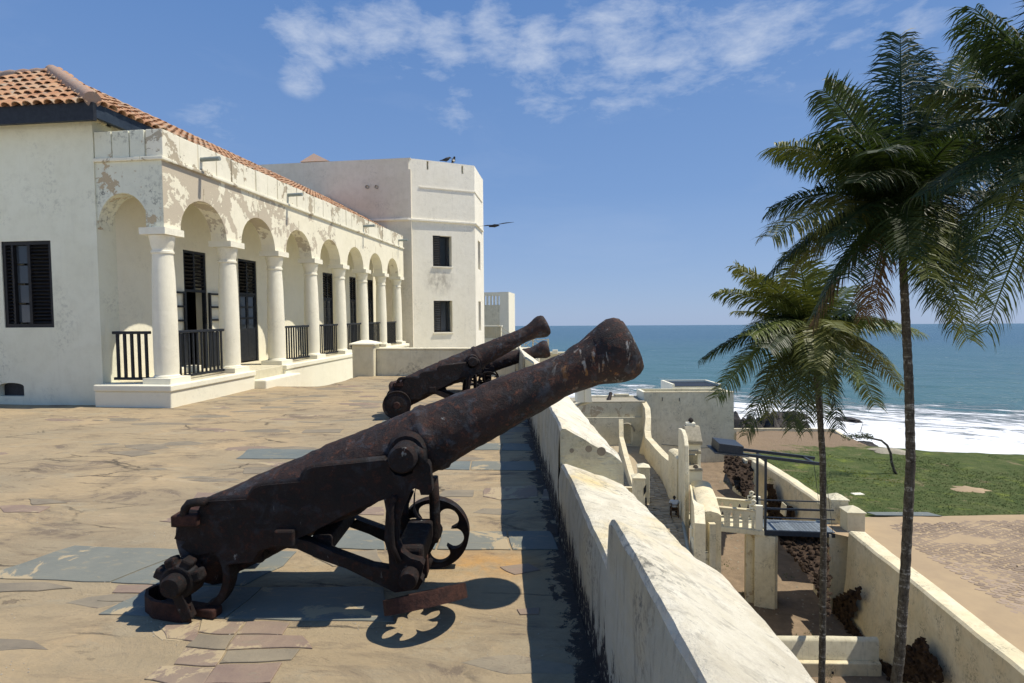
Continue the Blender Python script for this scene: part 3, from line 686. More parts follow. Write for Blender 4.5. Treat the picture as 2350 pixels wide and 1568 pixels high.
# land under the whole fort, the ward between the rampart and the path, and the rampart's solid mass
lg_ = MB(); lg_.grid(-70, 24, -40, 62, 40, 44, lambda x, y: -15.2 + .15 * noise.noise(V((x * .2, y * .2, 0)))); struct(lg_.build('ground', M_DIRT, smooth=True))
lg_ = MB(); lg_.grid(24, 60, -40, 16, 12, 18, lambda x, y: -10.3 + .1 * noise.noise(V((x * .2, y * .2, 0)))); struct(lg_.build('ground', M_PLAZA, smooth=True))
wl_a = [V((0.4646 - .1396 * y + .5, y, ZP - .03)) for y in (54, 40, 25, 10, -6)]; wl_b = PL[1:] + [V((PL[-1].x + .6, -6, ZP))]
lg_ = MB(); vs = []; fs = []
for j in range(41):
    for i in range(13):
        p = lerp_poly(wl_a, j / 40).lerp(lerp_poly(wl_b, j / 40), i / 12); vs.append(V((p.x, p.y, ZP - .03 + .03 * noise.noise(p * .6))))
for j in range(40):
    for i in range(12): b_ = j * 13 + i; fs.append((b_, b_ + 1, b_ + 14, b_ + 13))
lg_.add(vs, fs); struct(lg_.build('ward_ground', M_PATH, smooth=True))
fm_ = MB(); wx_ = lambda y: 0.4646 - .1396 * y + .30
for pl_, zt_ in (([(-30, -8), (wx_(-8), -8), (wx_(15.4), 15.4), (-30, 15.4)], -.75), ([(-22, 15.5), (wx_(15.5) + .5, 15.5), (-3.5, 30), (-22, 30)], -2.3)):
    fm_ = MB(); fm_.hexa([V((x, y, -15.3)) for x, y in pl_], [V((x, y, zt_)) for x, y in pl_]); rm_ = fm_.build('rampart', M_LOW); struct(rm_)
# ================================================================== TERRACE (tilted frame)
def zf(x, y):
    z = 0.012 * noise.noise(V((x * .7, y * .7, 0))) + 0.004 * noise.noise(V((x * 3, y * 5, 1)))
    # sunken gutter beside the far plinth
    k = max(0, min(1, (y - 12.8) / 1.2)) * max(0, min(1, (-6.0 - x) / 0.5))
    return z - 0.38 * k
tf = MB()
vs = []; fs = []
NXF, NYF = 150, 190
def wallx(y): return 0.4646 - 0.1396 * y
for j in range(NYF + 1):
    y = -3 + 18.2 * j / NYF
    for i in range(NXF + 1):
        x1 = wallx(y) + 0.2; x = -15 + (x1 + 15) * i / NXF
        vs.append((x, y, zf(x, y)))
for j in range(NYF):
    for i in range(NXF):
        a = j * (NXF + 1) + i; fs.append((a, a + 1, a + NXF + 2, a + NXF + 1))
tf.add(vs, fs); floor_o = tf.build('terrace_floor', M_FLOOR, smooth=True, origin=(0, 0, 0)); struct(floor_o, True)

def slab(poly, m_, h=0.006, jitter=0.0, name='paving_slab', rnd=None, sub=0):
    pts = [V((p[0], p[1], 0)) for p in poly]
    if sub:
        q = []
        for i in range(len(pts)):
            a, b_ = pts[i], pts[(i + 1) % len(pts)]
            for k in range(sub):
                p = a.lerp(b_, k / sub)
                if k or True:
                    n1 = noise.noise(p * 4.0 + V((3, 1, 0))); n2 = noise.noise(p * 4.0 + V((9, 7, 2)))
                    p = p + V((n1, n2, 0)) * jitter
                q.append(p)
        pts = q
    mb = MB()
    c = sum(pts, V()) / len(pts)
    n = len(pts)
    lo = [V((p.x, p.y, zf(p.x, p.y) - 0.03)) for p in pts]; hi = [V((p.x, p.y, zf(p.x, p.y) + h)) for p in pts]
    hi2 = [c.lerp(p, 0.97) for p in hi]; hi2 = [V((p.x, p.y, zf(p.x, p.y) + h + 0.002)) for p in hi2]
    cc = V((c.x, c.y, zf(c.x, c.y) + h + 0.003))
    vs = lo + hi + hi2 + [cc]
    fs = [(i, (i + 1) % n, (i + 1) % n + n, i + n) for i in range(n)] + [(i + n, (i + 1) % n + n, (i + 1) % n + 2 * n, i + 2 * n) for i in range(n)] + [(i + 2 * n, (i + 1) % n + 2 * n, 3 * n) for i in range(n)]
    mb.add(vs, fs)
    return mb.build(name, m_, floor_o)
def pxslab(pts, m_, h=0.006, sub=5, jit=0.02): return slab([oz(x, y, 0, True) for x, y in pts], m_, h, jit, sub=sub)
# blue slate slabs
for q in (((170, 1253), (445, 1262), (250, 1336), (-40, 1325)), ((448, 1263), (680, 1268), (650, 1300), (560, 1345), (395, 1345), (254, 1337)),
          ((345, 1352), (600, 1350), (520, 1420), (225, 1412)), ((604, 1350), (880, 1350), (905, 1430), (524, 1421)),
          ((572, 1031), (700, 1032), (800, 1036), (780, 1056), (680, 1054), (543, 1053)),
          ((700, 1218), (880, 1220), (880, 1262), (684, 1258)), ((884, 1220), (1008, 1219), (1000, 1262), (884, 1262)),
          ((1012, 1219), (1160, 1221), (1170, 1263), (1006, 1262)), ((1165, 1221), (1262, 1220), (1285, 1262), (1175, 1263)),
          ((1000, 1060), (1080, 1059), (1078, 1079), (1000, 1078)), ((1083, 1059), (1225, 1059), (1232, 1080), (1081, 1079)),
          ((1040, 1018), (1150, 1018), (1150, 1033), (1038, 1033)), ((1154, 1018), (1215, 1019), (1220, 1034), (1153, 1033)),
          ((1110, 957), (1212, 957), (1214, 968), (1108, 968)), ((880, 965), (935, 964), (935, 974), (872, 975)),
          ((1050, 905), (1130, 905), (1140, 915), (1050, 916))):
    pxslab(q, M_SLATE)
# purple and grey worn slabs seen through the broken render
for q in (((470, 1425), (560, 1428), (540, 1455), (455, 1452)), ((365, 1440), (462, 1430), (446, 1474), (375, 1468)), ((564, 1428), (660, 1430), (650, 1458), (545, 1456)),
          ((455, 1456), (540, 1458), (520, 1490), (425, 1487)), ((545, 1459), (690, 1460), (712, 1490), (523, 1491)), ((425, 1490), (520, 1493), (496, 1530), (400, 1526)),
          ((524, 1494), (680, 1494), (660, 1518), (505, 1524)), ((500, 1528), (640, 1524), (620, 1566), (470, 1568)),
          ((370, 1530), (494, 1534), (462, 1580), (330, 1560)), ((-20, 1335), (100, 1338), (160, 1350), (80, 1357), (-20, 1357)), ((270, 1344), (360, 1345), (340, 1366), (255, 1362)),
          ((250, 1367), (330, 1369), (300, 1385), (225, 1380))):
    pxslab(q, random.choice([M_RED, M_RED, M_GRY]), 0.005, 6, 0.03)
for q in (((0, 1163), (60, 1160), (110, 1166), (90, 1178), (10, 1176)), ((370, 1195), (450, 1168), (500, 1172), (500, 1192), (420, 1202)), ((455, 1130), (520, 1132), (500, 1148), (440, 1148)),
          ((250, 1040), (330, 1034), (360, 1041), (300, 1050)), ((60, 1148), (120, 1146), (150, 1156), (80, 1160)), ((1115, 1120), (1230, 1115), (1235, 1142), (1150, 1150), (1110, 1140)),
          ((1250, 1125), (1330, 1118), (1300, 1150), (1240, 1148)), ((760, 1102), (860, 1095), (850, 1110), (760, 1115)), ((700, 985), (790, 984), (780, 992), (690, 993)),
          ((1020, 1128), (1090, 1126), (1085, 1140), (1010, 1142)), ((800, 1170), (880, 1165), (880, 1182), (790, 1185)),
          ((560, 1075), (640, 1072), (650, 1084), (560, 1088)), ((1150, 1300), (1215, 1295), (1240, 1310), (1180, 1320)), ((1180, 1400), (1240, 1395), (1235, 1410), (1190, 1412)),
          ((700, 1400), (800, 1395), (840, 1415), (720, 1425)), ((715, 1275), (860, 1262), (880, 1290), (760, 1300)), ((300, 1400), (345, 1396), (350, 1408), (300, 1412))):
    pxslab(q, random.choice([M_RED, M_GRY, M_GRY]), 0.004, 6, 0.035)
rs_ = random.Random(21)
for k in range(150):
    yy = 2.2 + 12.2 * rs_.random() ** 0.8; xx = rs_.uniform(-9.5 if yy < 9 else -7.2, wallx(yy) - 0.15)
    if yy > 12.5 and xx < -5.8: continue
    if yy < 5.5 and xx < 0 and xx > -2.6 and 2.7 < yy < 4.1: continue
    a = rs_.uniform(.08, .30) * (1 + yy * .06); b_ = a * rs_.uniform(.20, .5); n = rs_.randint(6, 9); ph = rs_.uniform(-.25, .25)
    poly = []
    for i in range(n):
        t = 2 * pi * i / n; r = rs_.uniform(.65, 1.15); px_, py_ = cos(t) * a * r, sin(t) * b_ * r
        poly.append((xx + px_ * cos(ph) - py_ * sin(ph), yy + px_ * sin(ph) + py_ * cos(ph)))
    slab(poly, rs_.choice([M_GRY, M_GRY, M_RED]), 0.0005, 0.035, 'stone', sub=5)

# gravel and grit lying in the hollows
gm = MB(); rg = random.Random(4)
for k in range(5200):
    yy = 2.3 + 7.5 * rg.random() ** 1.5; xx = rg.uniform(-6.5, wallx(yy) - .05)
    if noise.noise(V((xx * 1.3, yy * 2.2, 4))) < 0.08: continue
    s_ = rg.uniform(.0015, .005); z = zf(xx, yy) + .002
    gm.add([(xx - s_, yy - s_, z), (xx + s_, yy - s_ * .6, z), (xx + .2 * s_, yy + s_, z), (xx, yy, z + s_ * .9)], [(0, 1, 3), (1, 2, 3), (2, 0, 3)])
gm.build('grit', flat('pale grit', (0.5, 0.45, 0.36), (0.3, 0.26, 0.2), 20), floor_o, kind='stuff')

# ---- battlement wall
A0 = V((-.62, 7.77, 0)); B0 = V((.11, 2.54, 0)); WD = (B0 - A0).normalized(); WN = V((-WD.y, WD.x, 0))     # WD towards camera, WN outward
batt = thing('battlement_wall', 'thick whitewashed battlement wall with sloping merlons and tarred foot at the terrace edge', 'wall', A0 + WD * 3, T=True)
def bat_piece(s0, s1, zi, zo, name, wi=0.0, wo=0.48, z0=-0.05, z1=None, out=False, zi1=None, zo1=None, seed=0):
    zi1 = zi if zi1 is None else zi1; zo1 = zo if zo1 is None else zo1
    nseg = max(3, int((s1 - s0) / 0.06)); nw = 10
    mt = MB(); vs = []; fs = []
    def pt(s, wv, z): return A0 + WD * s + WN * wv + V((0, 0, z))
    for i in range(nseg + 1):
        t = i / nseg; s = s0 + (s1 - s0) * t; a, b_ = zi + (zi1 - zi) * t, zo + (zo1 - zo) * t
        for k in range(nw + 1):
            q = (0, .025, .08, .2, .35, .5, .65, .8, .92, .975, 1)[k]; wv = wi + (wo - wi) * q
            z = a + (b_ - a) * q + 0.014 * noise.noise(V((s * 1.3, q * 1.6, seed + 9))) + 0.010 * noise.noise(V((s * 9, q * 6, seed))) + 0.012 * noise.noise(V((s * 4, q * 3, seed)))
            z -= (.045, .014, .003, 0, 0, 0, 0, 0, .003, .014, .045)[k]
            ds = 0.012 * noise.noise(V((s * 3, q * 5, seed + 4)))
            z -= .022 * max(0, 1 - min(i, nseg - i) / 1.5)
            w2 = wv + (0.010 * noise.noise(V((s * 5, seed, 2))) if k in (0, nw) else 0)
            vs.append(pt(s + (ds if 0 < i < nseg else 0), w2, z))
    W = nw + 1
    for i in range(nseg):
        for k in range(nw): a = i * W + k; fs.append((a, a + 1, a + W + 1, a + W))
    # outer and end faces
    def skirt(idx, z, off=V()):
        b = len(vs)
        for i in idx: vs.append(V((vs[i].x, vs[i].y, z)) + off)
        for k in range(len(idx) - 1): fs.append((idx[k], idx[k + 1], b + k + 1, b + k))
    skirt([i * W + nw for i in range(nseg + 1)], z1 if z1 is not None else -11.0, WN * 0.35)
    skirt([k for k in range(W)], z0); skirt([nseg * W + k for k in range(W)], z0)
    mt.add(vs, fs)
    mt.build(name, M_BATY if 'sill' in name else M_BAT, batt, smooth='auto')
    if 'merlon' in name:
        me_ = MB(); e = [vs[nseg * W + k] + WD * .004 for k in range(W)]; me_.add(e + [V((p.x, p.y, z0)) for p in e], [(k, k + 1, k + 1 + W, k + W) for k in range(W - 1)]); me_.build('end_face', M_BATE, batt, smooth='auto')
    # inner face as its own skin
    mi = MB(); vi = []; fi = []; nz_ = 6
    for i in range(nseg + 1):
        top = vs[i * W]
        for k in range(nz_ + 1):
            z = z0 + (top.z - z0) * k / nz_
            vi.append(V((top.x, top.y, z)) - WN * (0.0 if k == nz_ else 0.012 + 0.012 * noise.noise(V((top.y * 3, z * 4, 8)))))
    for i in range(nseg):
        for k in range(nz_): a = i * (nz_ + 1) + k; fi.append((a, a + 1, a + nz_ + 2, a + nz_ + 1))
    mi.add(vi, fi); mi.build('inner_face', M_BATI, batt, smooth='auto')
bat_piece(5.43, 10.5, 0.86, 0.60, 'merlon', seed=1)
bat_piece(3.56, 5.43, 0.60, 0.40, 'embrasure_sill', zi1=0.63, zo1=0.55, seed=2)
bat_piece(-1.3, 3.56, 0.86, 0.58, 'merlon', seed=3)
bat_piece(-2.0, -1.3, 0.60, 0.42, 'embrasure_sill', seed=4)
bat_piece(-5.6, -2.0, 0.95, 0.60, 'merlon', seed=5)
bat_piece(-7.3, -5.6, 0.55, 0.42, 'embrasure_sill', seed=6)
# round holes in the merlon's cheek
hm = MB()
for (px, py, r) in ((1312, 1034, .017), (1351, 1030, .026), (1380, 1036, .034)):
    p = A0 + WD * 3.552; c = opl(px, py, A0 + WD * 3.563, WD, True)
    hm.tube([c - WD * .001, c + WD * .0025], [r, r], 14)
hm.build('plugged_hole', M_GRY, batt)

# ---- long verandah building
BX, BY = -7.60, 9.83            # outer faces of the arcade
RX = -8.95                      # rear wall of the verandah
bld = thing('arcade_building', 'long white verandah building with round arches and orange tiled roof', 'building', (BX, BY, 0), T=True)
NB = 7; SP = 2.004; CX = -7.78; CY0 = 10.0
YEND = CY0 + NB * SP + 0.45
aw = MB()
for n in range(NB):
    aw.arch_wall((BX, CY0 + n * SP, 0), (0, 1, 0), (-1, 0, 0), 0.36, SP, SP / 2, 0.73, 3.33, 4.56, rise=0.70)
aw.bb(BX - .36, BX, CY0 + NB * SP, YEND, 3.33, 4.56)
aw.bb(BX - .36, BX, CY0 - 0.17, CY0, 3.33, 4.56)
aw.build('arcade_wall', M_ARC, bld)
ew = MB(); ew.arch_wall((RX, BY, 0), (1, 0, 0), (0, 1, 0), 0.34, (BX - .36) - RX, 0.53, 0.525, 3.33, 4.56, rise=0.66)
ew.build('end_arch_wall', M_ARCE, bld)
cm_ = MB()      # corner face of the end wall: continues flush to the corner
cm_.bb(BX - .357, BX - .003, BY - .002, BY + .0, 3.33, 4.56); cm_.build('corner_face', M_ARCE, bld)
# cornice and parapet panels
co = MB(); co.bb(BX - .40, BX + .06, BY - .06, YEND, 4.562, 4.63); co.bb(RX + .002, BX - .40, BY - .06, BY + .38, 4.562, 4.63); co.build('cornice', M_PAR, bld, bevel=.015)
y = BY - .02; rr = random.Random(8)
while y < YEND - .1:
    L = rr.uniform(.46, .58); y2 = min(y + L, YEND); p = MB(); e = rr.uniform(-.008, .012)
    p.bb(BX - .30, BX + .02 + e, y + .012, y2 - .012, 4.63, 5.14 + rr.uniform(-.01, .012)); p.build('parapet_panel', M_PAR, bld, bevel=.012); y = y2
p = MB(); p.bb(BX - .28, BX + .005, BY, YEND - .01, 4.632, 5.12); p.build('parapet_core', M_OLD, bld)
x = RX + .01
while x < BX - .32:
    x2 = min(x + .36, BX - .31); p = MB(); p.bb(x + .010, x2 - .010, BY - .02 - rr.uniform(0, .012), BY + .26, 4.63, 5.13 - .02 * rr.random()); p.build('parapet_panel', M_ARCE, bld, bevel=.012); x = x2
p = MB(); p.bb(RX + .002, BX - .30, BY + .002, BY + .24, 4.632, 5.10); p.build('parapet_core', M_OLD, bld)
# crack lines above the arches
for n in range(NB):
    p = MB(); p.bb(BX + .001, BX + .005, CY0 + (n + .5) * SP - .012, CY0 + (n + .5) * SP + .012, 4.05, 4.28); p.build('keystone_joint', M_OLD, bld)
# columns
for n in range(NB + 1):
    cy = CY0 + n * SP; c = MB(); g = 0.42
    c.box((CX, cy, g + .055), (.56, .56, .11))
    prof = [(.30, .11), (.30, .14), (.275, .16), (.285, .3), (.283, 1.2), (.262, 2.0), (.235, 2.42), (.235, 2.44), (.262, 2.45), (.262, 2.49), (.238, 2.50), (.238, 2.545), (.255, 2.57), (.285, 2.70), (.31, 2.775)]
    prof = [(r_ * .74, z_) for r_, z_ in prof]; c.lathe((CX, cy, g), prof, 28)
    c.box((CX, cy, 3.265), (.52, .52, .128))
    c.build('column', M_COL, bld, smooth='auto')
# plinth, steps, rear wall
PXO = -7.38; PYO = 9.60
p = MB()
def plinth(y0, y1):
    p = MB(); p.bb(RX, PXO - .03, y0, y1, -.6, .30); p.build('plinth', M_WHT, bld, bevel=.02)
    p = MB(); p.bb(RX, PXO, y0 - .03 if y0 < 10 else y0, y1, .302, .42); p.build('plinth_ledge', M_WHT, bld, bevel=.02)
plinth(PYO, 12.35); plinth(13.75, YEND)
st = MB(); st.bb(RX, PXO - .10, 12.352, 13.748, -.6, .415); st.build('step', M_OLD, bld, bevel=.02)
st = MB(); st.bb(PXO - .097, PXO + .25, 12.33, 14.0, -.3, .20); st.build('step', M_WHT, bld, bevel=.03)
vf = MB(); vf.bb(RX, PXO - .12, PYO + .5, YEND, .40, .424); vf.build('verandah_floor', M_OLD, bld)
# doors on the rear wall: Y range from the picture
def yx(px): return opl(px, 700, (RX, 0, 0), (1, 0, 0), True).y
WY = 9.80
doors = [(yx(424), yx(476)), (yx(549), yx(591)), (yx(742), yx(765)), (yx(803), yx(818)), (yx(845), yx(857))]
ztop = opl(424, 573, (RX, 0, 0), (1, 0, 0), True).z
rw = MB(); y = WY + .452
for a, b_ in doors:
    rw.bb(RX - .3, RX, y, a, .0, 4.62); rw.bb(RX - .3, RX, a, b_, ztop, 4.62); y = b_
rw.bb(RX - .3, RX, y, 24.9, .0, 4.62); rw.build('rear_wall', M_WHT, bld)
cl = MB(); cl.bb(RX, BX - .36, BY + .34, YEND, 4.45, 4.55); cl.build('verandah_ceiling', M_WHT, bld)
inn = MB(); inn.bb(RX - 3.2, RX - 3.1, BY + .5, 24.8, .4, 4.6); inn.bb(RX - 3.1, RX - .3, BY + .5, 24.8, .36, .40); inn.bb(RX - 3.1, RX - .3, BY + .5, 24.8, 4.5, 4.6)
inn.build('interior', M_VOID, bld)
for k, (a, b_) in enumerate(doors):
    dz = ztop - .9
    d = bpy.data.objects.new('door', None); COL.objects.link(d); d.parent = bld; d.location = V((RX, (a + b_) / 2, .42)) - V(bld.location)
    fr = MB(); fw_ = .06
    fr.bb(RX - .10, RX - .02, a, a + fw_, .42, ztop); fr.bb(RX - .10, RX - .02, b_ - fw_, b_, .42, ztop); fr.bb(RX - .10, RX - .02, a + fw_, b_ - fw_, ztop - fw_, ztop)
    fr.bb(RX - .10, RX - .02, a + fw_, b_ - fw_, dz - fw_, dz); fr.bb(RX - .09, RX - .03, (a + b_) / 2 - .03, (a + b_) / 2 + .03, dz, ztop - fw_); fr.build('frame', M_BLK, d)
    ns = 9
    for q in range(ns):
        z = dz + .03 + (ztop - fw_ - dz - .06) * (q + .5) / ns; sl = MB()
        sl.box((RX - .06, (a + b_) / 2, z), (.07, b_ - a - 2 * fw_, .014), rot=Matrix.Rotation(radians(-35), 3, 'Y')); sl.build('slat', M_BLK2, d)
    def leaf(y0, y1, x, closed=True, xo=None):
        lf = MB(); zb, zt = .45, dz - fw_
        def bx(u0, u1, z0, z1, t=.04):
            if closed: lf.bb(x - t, x, y0 + (y1 - y0) * u0, y0 + (y1 - y0) * u1, z0, z1)
            else: lf.bb(x + (xo - x) * u0, x + (xo - x) * u1, y0, y1, z0, z1)
        bx(0, .12, zb, zt); bx(.88, 1, zb, zt); bx(.12, .88, zb, zb + .85); 
        for q in range(4): z = zb + .85 + (zt - zb - .85 - .05) * q / 3; bx(.12, .88, z, z + .045)
        lf.build('door_leaf', M_BLK, d)
        g = MB()
        if closed: g.bb(x - .025, x - .02, y0 + (y1 - y0) * .12, y0 + (y1 - y0) * .88, zb + .86, zt - .02)
        else: g.bb(x + (xo - x) * .12, x + (xo - x) * .88, (y0 + y1) / 2 - .002, (y0 + y1) / 2 + .002, zb + .86, zt - .02)
        g.build('pane', M_GLS if closed else M_WHT, d)
    if k == 0:
        # both leaves folded back flat against the wall
        for (u0, u1) in ((a - .62, a - .01), (b_ + .01, b_ + .62)):
            lf = MB(); zb, zt = .45, dz - fw_
            lf.bb(RX + .02, RX + .06, u0, u0 + .06, zb, zt); lf.bb(RX + .02, RX + .06, u1 - .06, u1, zb, zt); lf.bb(RX + .02, RX + .06, u0 + .06, u1 - .06, zb, zb + .8)
            for q in range(4): z = zb + .8 + (zt - zb - .85) * q / 3; lf.bb(RX + .02, RX + .06, u0 + .06, u1 - .06, z, z + .045)
            lf.build('door_leaf', M_BLK, d)
    else:
        m_ = (a + b_) / 2; leaf(a + fw_, m_ - .002, RX - .04); leaf(m_ + .002, b_ - fw_, RX - .04)
# railings
for n in range(-1, NB):
    if n == 1: continue
    r = bpy.data.objects.new('railing', None); COL.objects.link(r); r.parent = bld
    if n == -1:
        a, b_ = V((RX + .12, CY0 - .05, 0)), V((CX - .28, CY0 - .05, 0)); nb = 5
    else:
        a, b_ = V((CX + .02, CY0 + n * SP + .27, 0)), V((CX + .02, CY0 + (n + 1) * SP - .27, 0)); nb = 11
    r.location = V((a + b_) / 2 + V((0, 0, .42))) - V(bld.location)
    h = MB(); up_ = V((0, 0, 1.38)); h.bar(a + up_, b_ + up_, .07, .055); h.build('top_rail', M_BLK, r, bevel=.01)
    h = MB(); up_ = V((0, 0, .50)); h.bar(a + up_, b_ + up_, .05, .05); h.build('bottom_rail', M_BLK, r)
    for q in range(nb):
        p = a.lerp(b_, (q + .6) / (nb + .2)); h = MB(); h.bar(p + V((0, 0, .52)), p + V((0, 0, 1.36)), .032 if nb > 6 else .042, .032 if nb > 6 else .042, V((0, 1, 0))); h.build('baluster', M_BLK, r)
# rain spouts
for px, py in ((462, 365), (661, 449), (835, 521), (915, 559)):
    c = opl(px, py, (BX + .02, 0, 0), (1, 0, 0), True); s_ = MB(); z = 4.86
    s_.tube([(BX - .05, c.y, z), (BX + .42, c.y + .0, z + .01)], [.045, .045], 12); s_.build('rain_spout', M_PIPE, bld, smooth='auto')
# wing
wx0 = -15.0
wz0, wz1 = 1.49, 3.14; wxa = opl(6, 650, (0, 9.80, 0), (0, 1, 0), True).x; wxb = opl(120, 650, (0, 9.80, 0), (0, 1, 0), True).x
wg = MB(); WY = 9.80
va, vb, vz0, vz1 = opl(-2, 890, (0, WY, 0), (0, 1, 0), True).x, opl(55, 890, (0, WY, 0), (0, 1, 0), True).x, .16, .52
def wbox(x0, x1, z0, z1): wg.bb(x0, x1, WY, WY + .45, z0, z1)
wbox(wx0, va, -.3, wz0); wbox(vb, RX, -.3, wz0); wbox(va, vb, -.3, vz0); wbox(va, vb, vz1 - .1, wz0)
wbox(wx0, wxa, wz0, wz1); wbox(wxb, RX, wz0, wz1); wbox(wx0, RX, wz1, 5.33)
wg.build('wing_wall', M_WING, bld)
ah = MB(); ah.arch_wall((va, WY + .002, 0), (1, 0, 0), (0, 1, 0), .44, vb - va, (vb - va) / 2, (vb - va) / 2 - .01, .36, .43, rise=.06); ah.build('vent_arch', M_WING, bld)
vv = MB(); vv.bb(va + .002, vb - .002, WY + .10, WY + .14, .161, .6); vv.build('vent_dark_panel', M_BLK, bld)  # black panel close behind the arch paints in the vent's darkness
ct = MB(); ct.bb(wx0, RX + .05, WY - .05, WY + .3, 5.33, 5.42); ct.build('wall_coping', M_OLD2, bld, bevel=.02)
wd_ = bpy.data.objects.new('window', None); COL.objects.link(wd_); wd_.parent = bld; wd_.location = V(((wxa + wxb) / 2, WY, wz0)) - V(bld.location)
f_ = MB(); t_ = .07
f_.bb(wxa, wxa + t_, WY + .02, WY + .12, wz0, wz1); f_.bb(wxb - t_, wxb, WY + .02, WY + .12, wz0, wz1); f_.bb(wxa + t_, wxb - t_, WY + .02, WY + .12, wz1 - t_, wz1); f_.bb(wxa + t_, wxb - t_, WY + .02, WY + .12, wz0, wz0 + t_)
xm = wxa + (wxb - wxa) * .53; f_.bb(xm - .03, xm + .03, WY + .021, WY + .10, wz0 + t_, wz1 - t_); xl = wxa + (wxb - wxa) * .20; f_.bb(xl - .02, xl + .02, WY + .021, WY + .10, wz0 + t_, wz1 - t_); f_.build('frame', M_BLK2, wd_)
for q in range(4):
    z0 = wz0 + t_ + (wz1 - wz0 - 2 * t_) * q / 4; g = MB(); g.bb(xl + .03, xm - .05, WY + .08, WY + .085, z0 + .03, z0 + (wz1 - wz0 - 2 * t_) / 4 - .01); g.build('pane', M_GLS, wd_)
ns = 22
for q in range(ns):
    z = wz0 + t_ + (wz1 - wz0 - 2 * t_) * (q + .5) / ns
    for (u0, u1) in ((xm + .03, wxb - t_), (wxa + t_, xl - .02)):
        s_ = MB(); s_.box(((u0 + u1) / 2, WY + .06, z), (u1 - u0, .055, .010), rot=Matrix.Rotation(radians(38), 3, 'X')); s_.build('slat', M_BLK2, wd_)
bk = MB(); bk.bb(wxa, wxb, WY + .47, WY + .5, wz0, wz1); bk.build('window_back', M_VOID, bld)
# verandah bench block seen behind the first railing
bb_ = MB(); bb_.bb(RX + .002, RX + .35, 11.5, 12.2, .425, .56); bb_.build('ledge_block', M_WHT, bld, bevel=.02)
# roof: hip corner, long slope
EZ = 5.50; ec = V((-8.58, 9.43, EZ)); ap = opl(120, 153, (0, 11.55, 0), (0, 1, 0), True); ap.z -= .16
run_x, run_y = ec.x - ap.x, ap.y - ec.y
roof = MB(); YR = 25.2
eL = V((-16, ec.y, EZ)); aL = V((-16, ap.y + 0.0, ap.z - .02)); eF = V((ec.x, YR, EZ)); aF = V((ap.x, YR, ap.z))
roof.add([eL, ec, ap, aL, eF, aF, V((-13.6, YR, EZ)), V((-13.6, ap.y, EZ))], [(0, 1, 2, 3), (1, 4, 5, 2), (5, 6, 7, 2)])
ro = roof.build('roof', flat('roof batten board', (0.16, 0.09, 0.06), (0.10, 0.06, 0.045), 5), bld)
ea = MB(); ea.bb(-16, ec.x + .01, ec.y - .01, ec.y + .06, EZ - .30, EZ + .012); ea.build('fascia_board', M_BLK, bld)
ea = MB(); ea.bb(ec.x - .06, ec.x + .01, ec.y + .062, YR, EZ - .24, EZ + .012); ea.build('fascia_board', M_NAVY, bld)
ea = MB(); ea.bb(-16, ec.x - .10, ec.y + .11, WY + .4, EZ - .12, EZ - .09); ea.bb(RX - .3, ec.x - .10, WY + .4, YR, EZ - .12, EZ - .09); ea.build('soffit', M_BLK, bld)
uw = MB(); uw.bb(RX - .28, RX - .02, WY + .46, 24.9, 4.62, EZ - .12); uw.build('upper_wall', M_OLD, bld)
# tiles
def tile_mesh(L=.46, r0=.105, r1=.085, n=6):
    vs = []; fs = []
    for k in range(n + 1):
        a = pi * k / n
        for (yy, r, z) in ((0, r0, .03), (L, r1, .0)):
            vs.append((cos(a) * r, yy, sin(a) * r * .8 + z)); vs.append((cos(a) * (r - .014), yy, sin(a) * (r - .014) * .8 + z))
    for k in range(n):
        a = 4 * k; b = 4 * (k + 1)
        fs += [(a, b, b + 2, a + 2), (a + 1, a + 3, b + 3, b + 1), (a, a + 1, b + 1, b), (a + 2, b + 2, b + 3, a + 3)]
    me = bpy.data.meshes.new('tile'); me.from_pydata(vs, [], fs); me.materials.append(M_TILE)
    for p in me.polygons: p.use_smooth = True
    me.set_sharp_from_angle(angle=radians(50))
    return me
TMESH = tile_mesh(); tiles = []; rt = random.Random(9)
up_front = (V((0, ap.y - ec.y, ap.z - EZ))); Lf = up_front.length; uf = up_front.normalized()
nrow = int(Lf / .36); 
for r in range(nrow + 1):
    k = (r * .36) / Lf
    if k > .98: break
    x = ec.x - .16 - k * run_x
    while x > -12.3:
        base = V((x, ec.y, EZ)) + up_front * k - uf * .05; tiles.append((base, 0, uf)); x -= .215
up_side = V((-(run_x), 0, ap.z - EZ)); Ls = up_side.length; us = up_side.normalized(); nrow = int(Ls / .36)
for r in range(nrow + 1):
    k = (r * .36) / Ls
    if k > .98: break
    y = ec.y + .16 + k * run_y
    while y < YR - .1:
        base = V((ec.x, y, EZ)) + up_side * k - us * .05; tiles.append((base, 1, us)); y += .215
def tile_rot(side, u):
    yax = u; zax = (V((0, -1, 0)) if side == 0 else V((1, 0, 0))); xax = yax.cross(V((0, 0, 1))).normalized(); zax = xax.cross(yax).normalized()
    return Matrix((xax, yax, zax)).transposed()
def vis(t): 
    b, s_, u = t; d = (b - CAM).length
    return d if (s_ == 0 or b.z > 5.62 + (b.y - 9) * .015 or b.y < 11) else d + 40
tiles.sort(key=vis)
rl = V(ro.location) + V(bld.location)
rots = [tile_rot(0, uf), tile_rot(1, us)]
for t in tiles[:295]:
    o = place('tile', TMESH, ro, t[0] - rl + V((0, 0, rt.uniform(-.01, .012))))
    o.rotation_euler = (rots[t[1]] @ Matrix.Rotation(rt.uniform(-.05, .05), 3, 'Z')).to_euler()
tr = MB()
tv = [V(v.co) for v in TMESH.vertices]; tfc = [tuple(p.vertices) for p in TMESH.polygons]
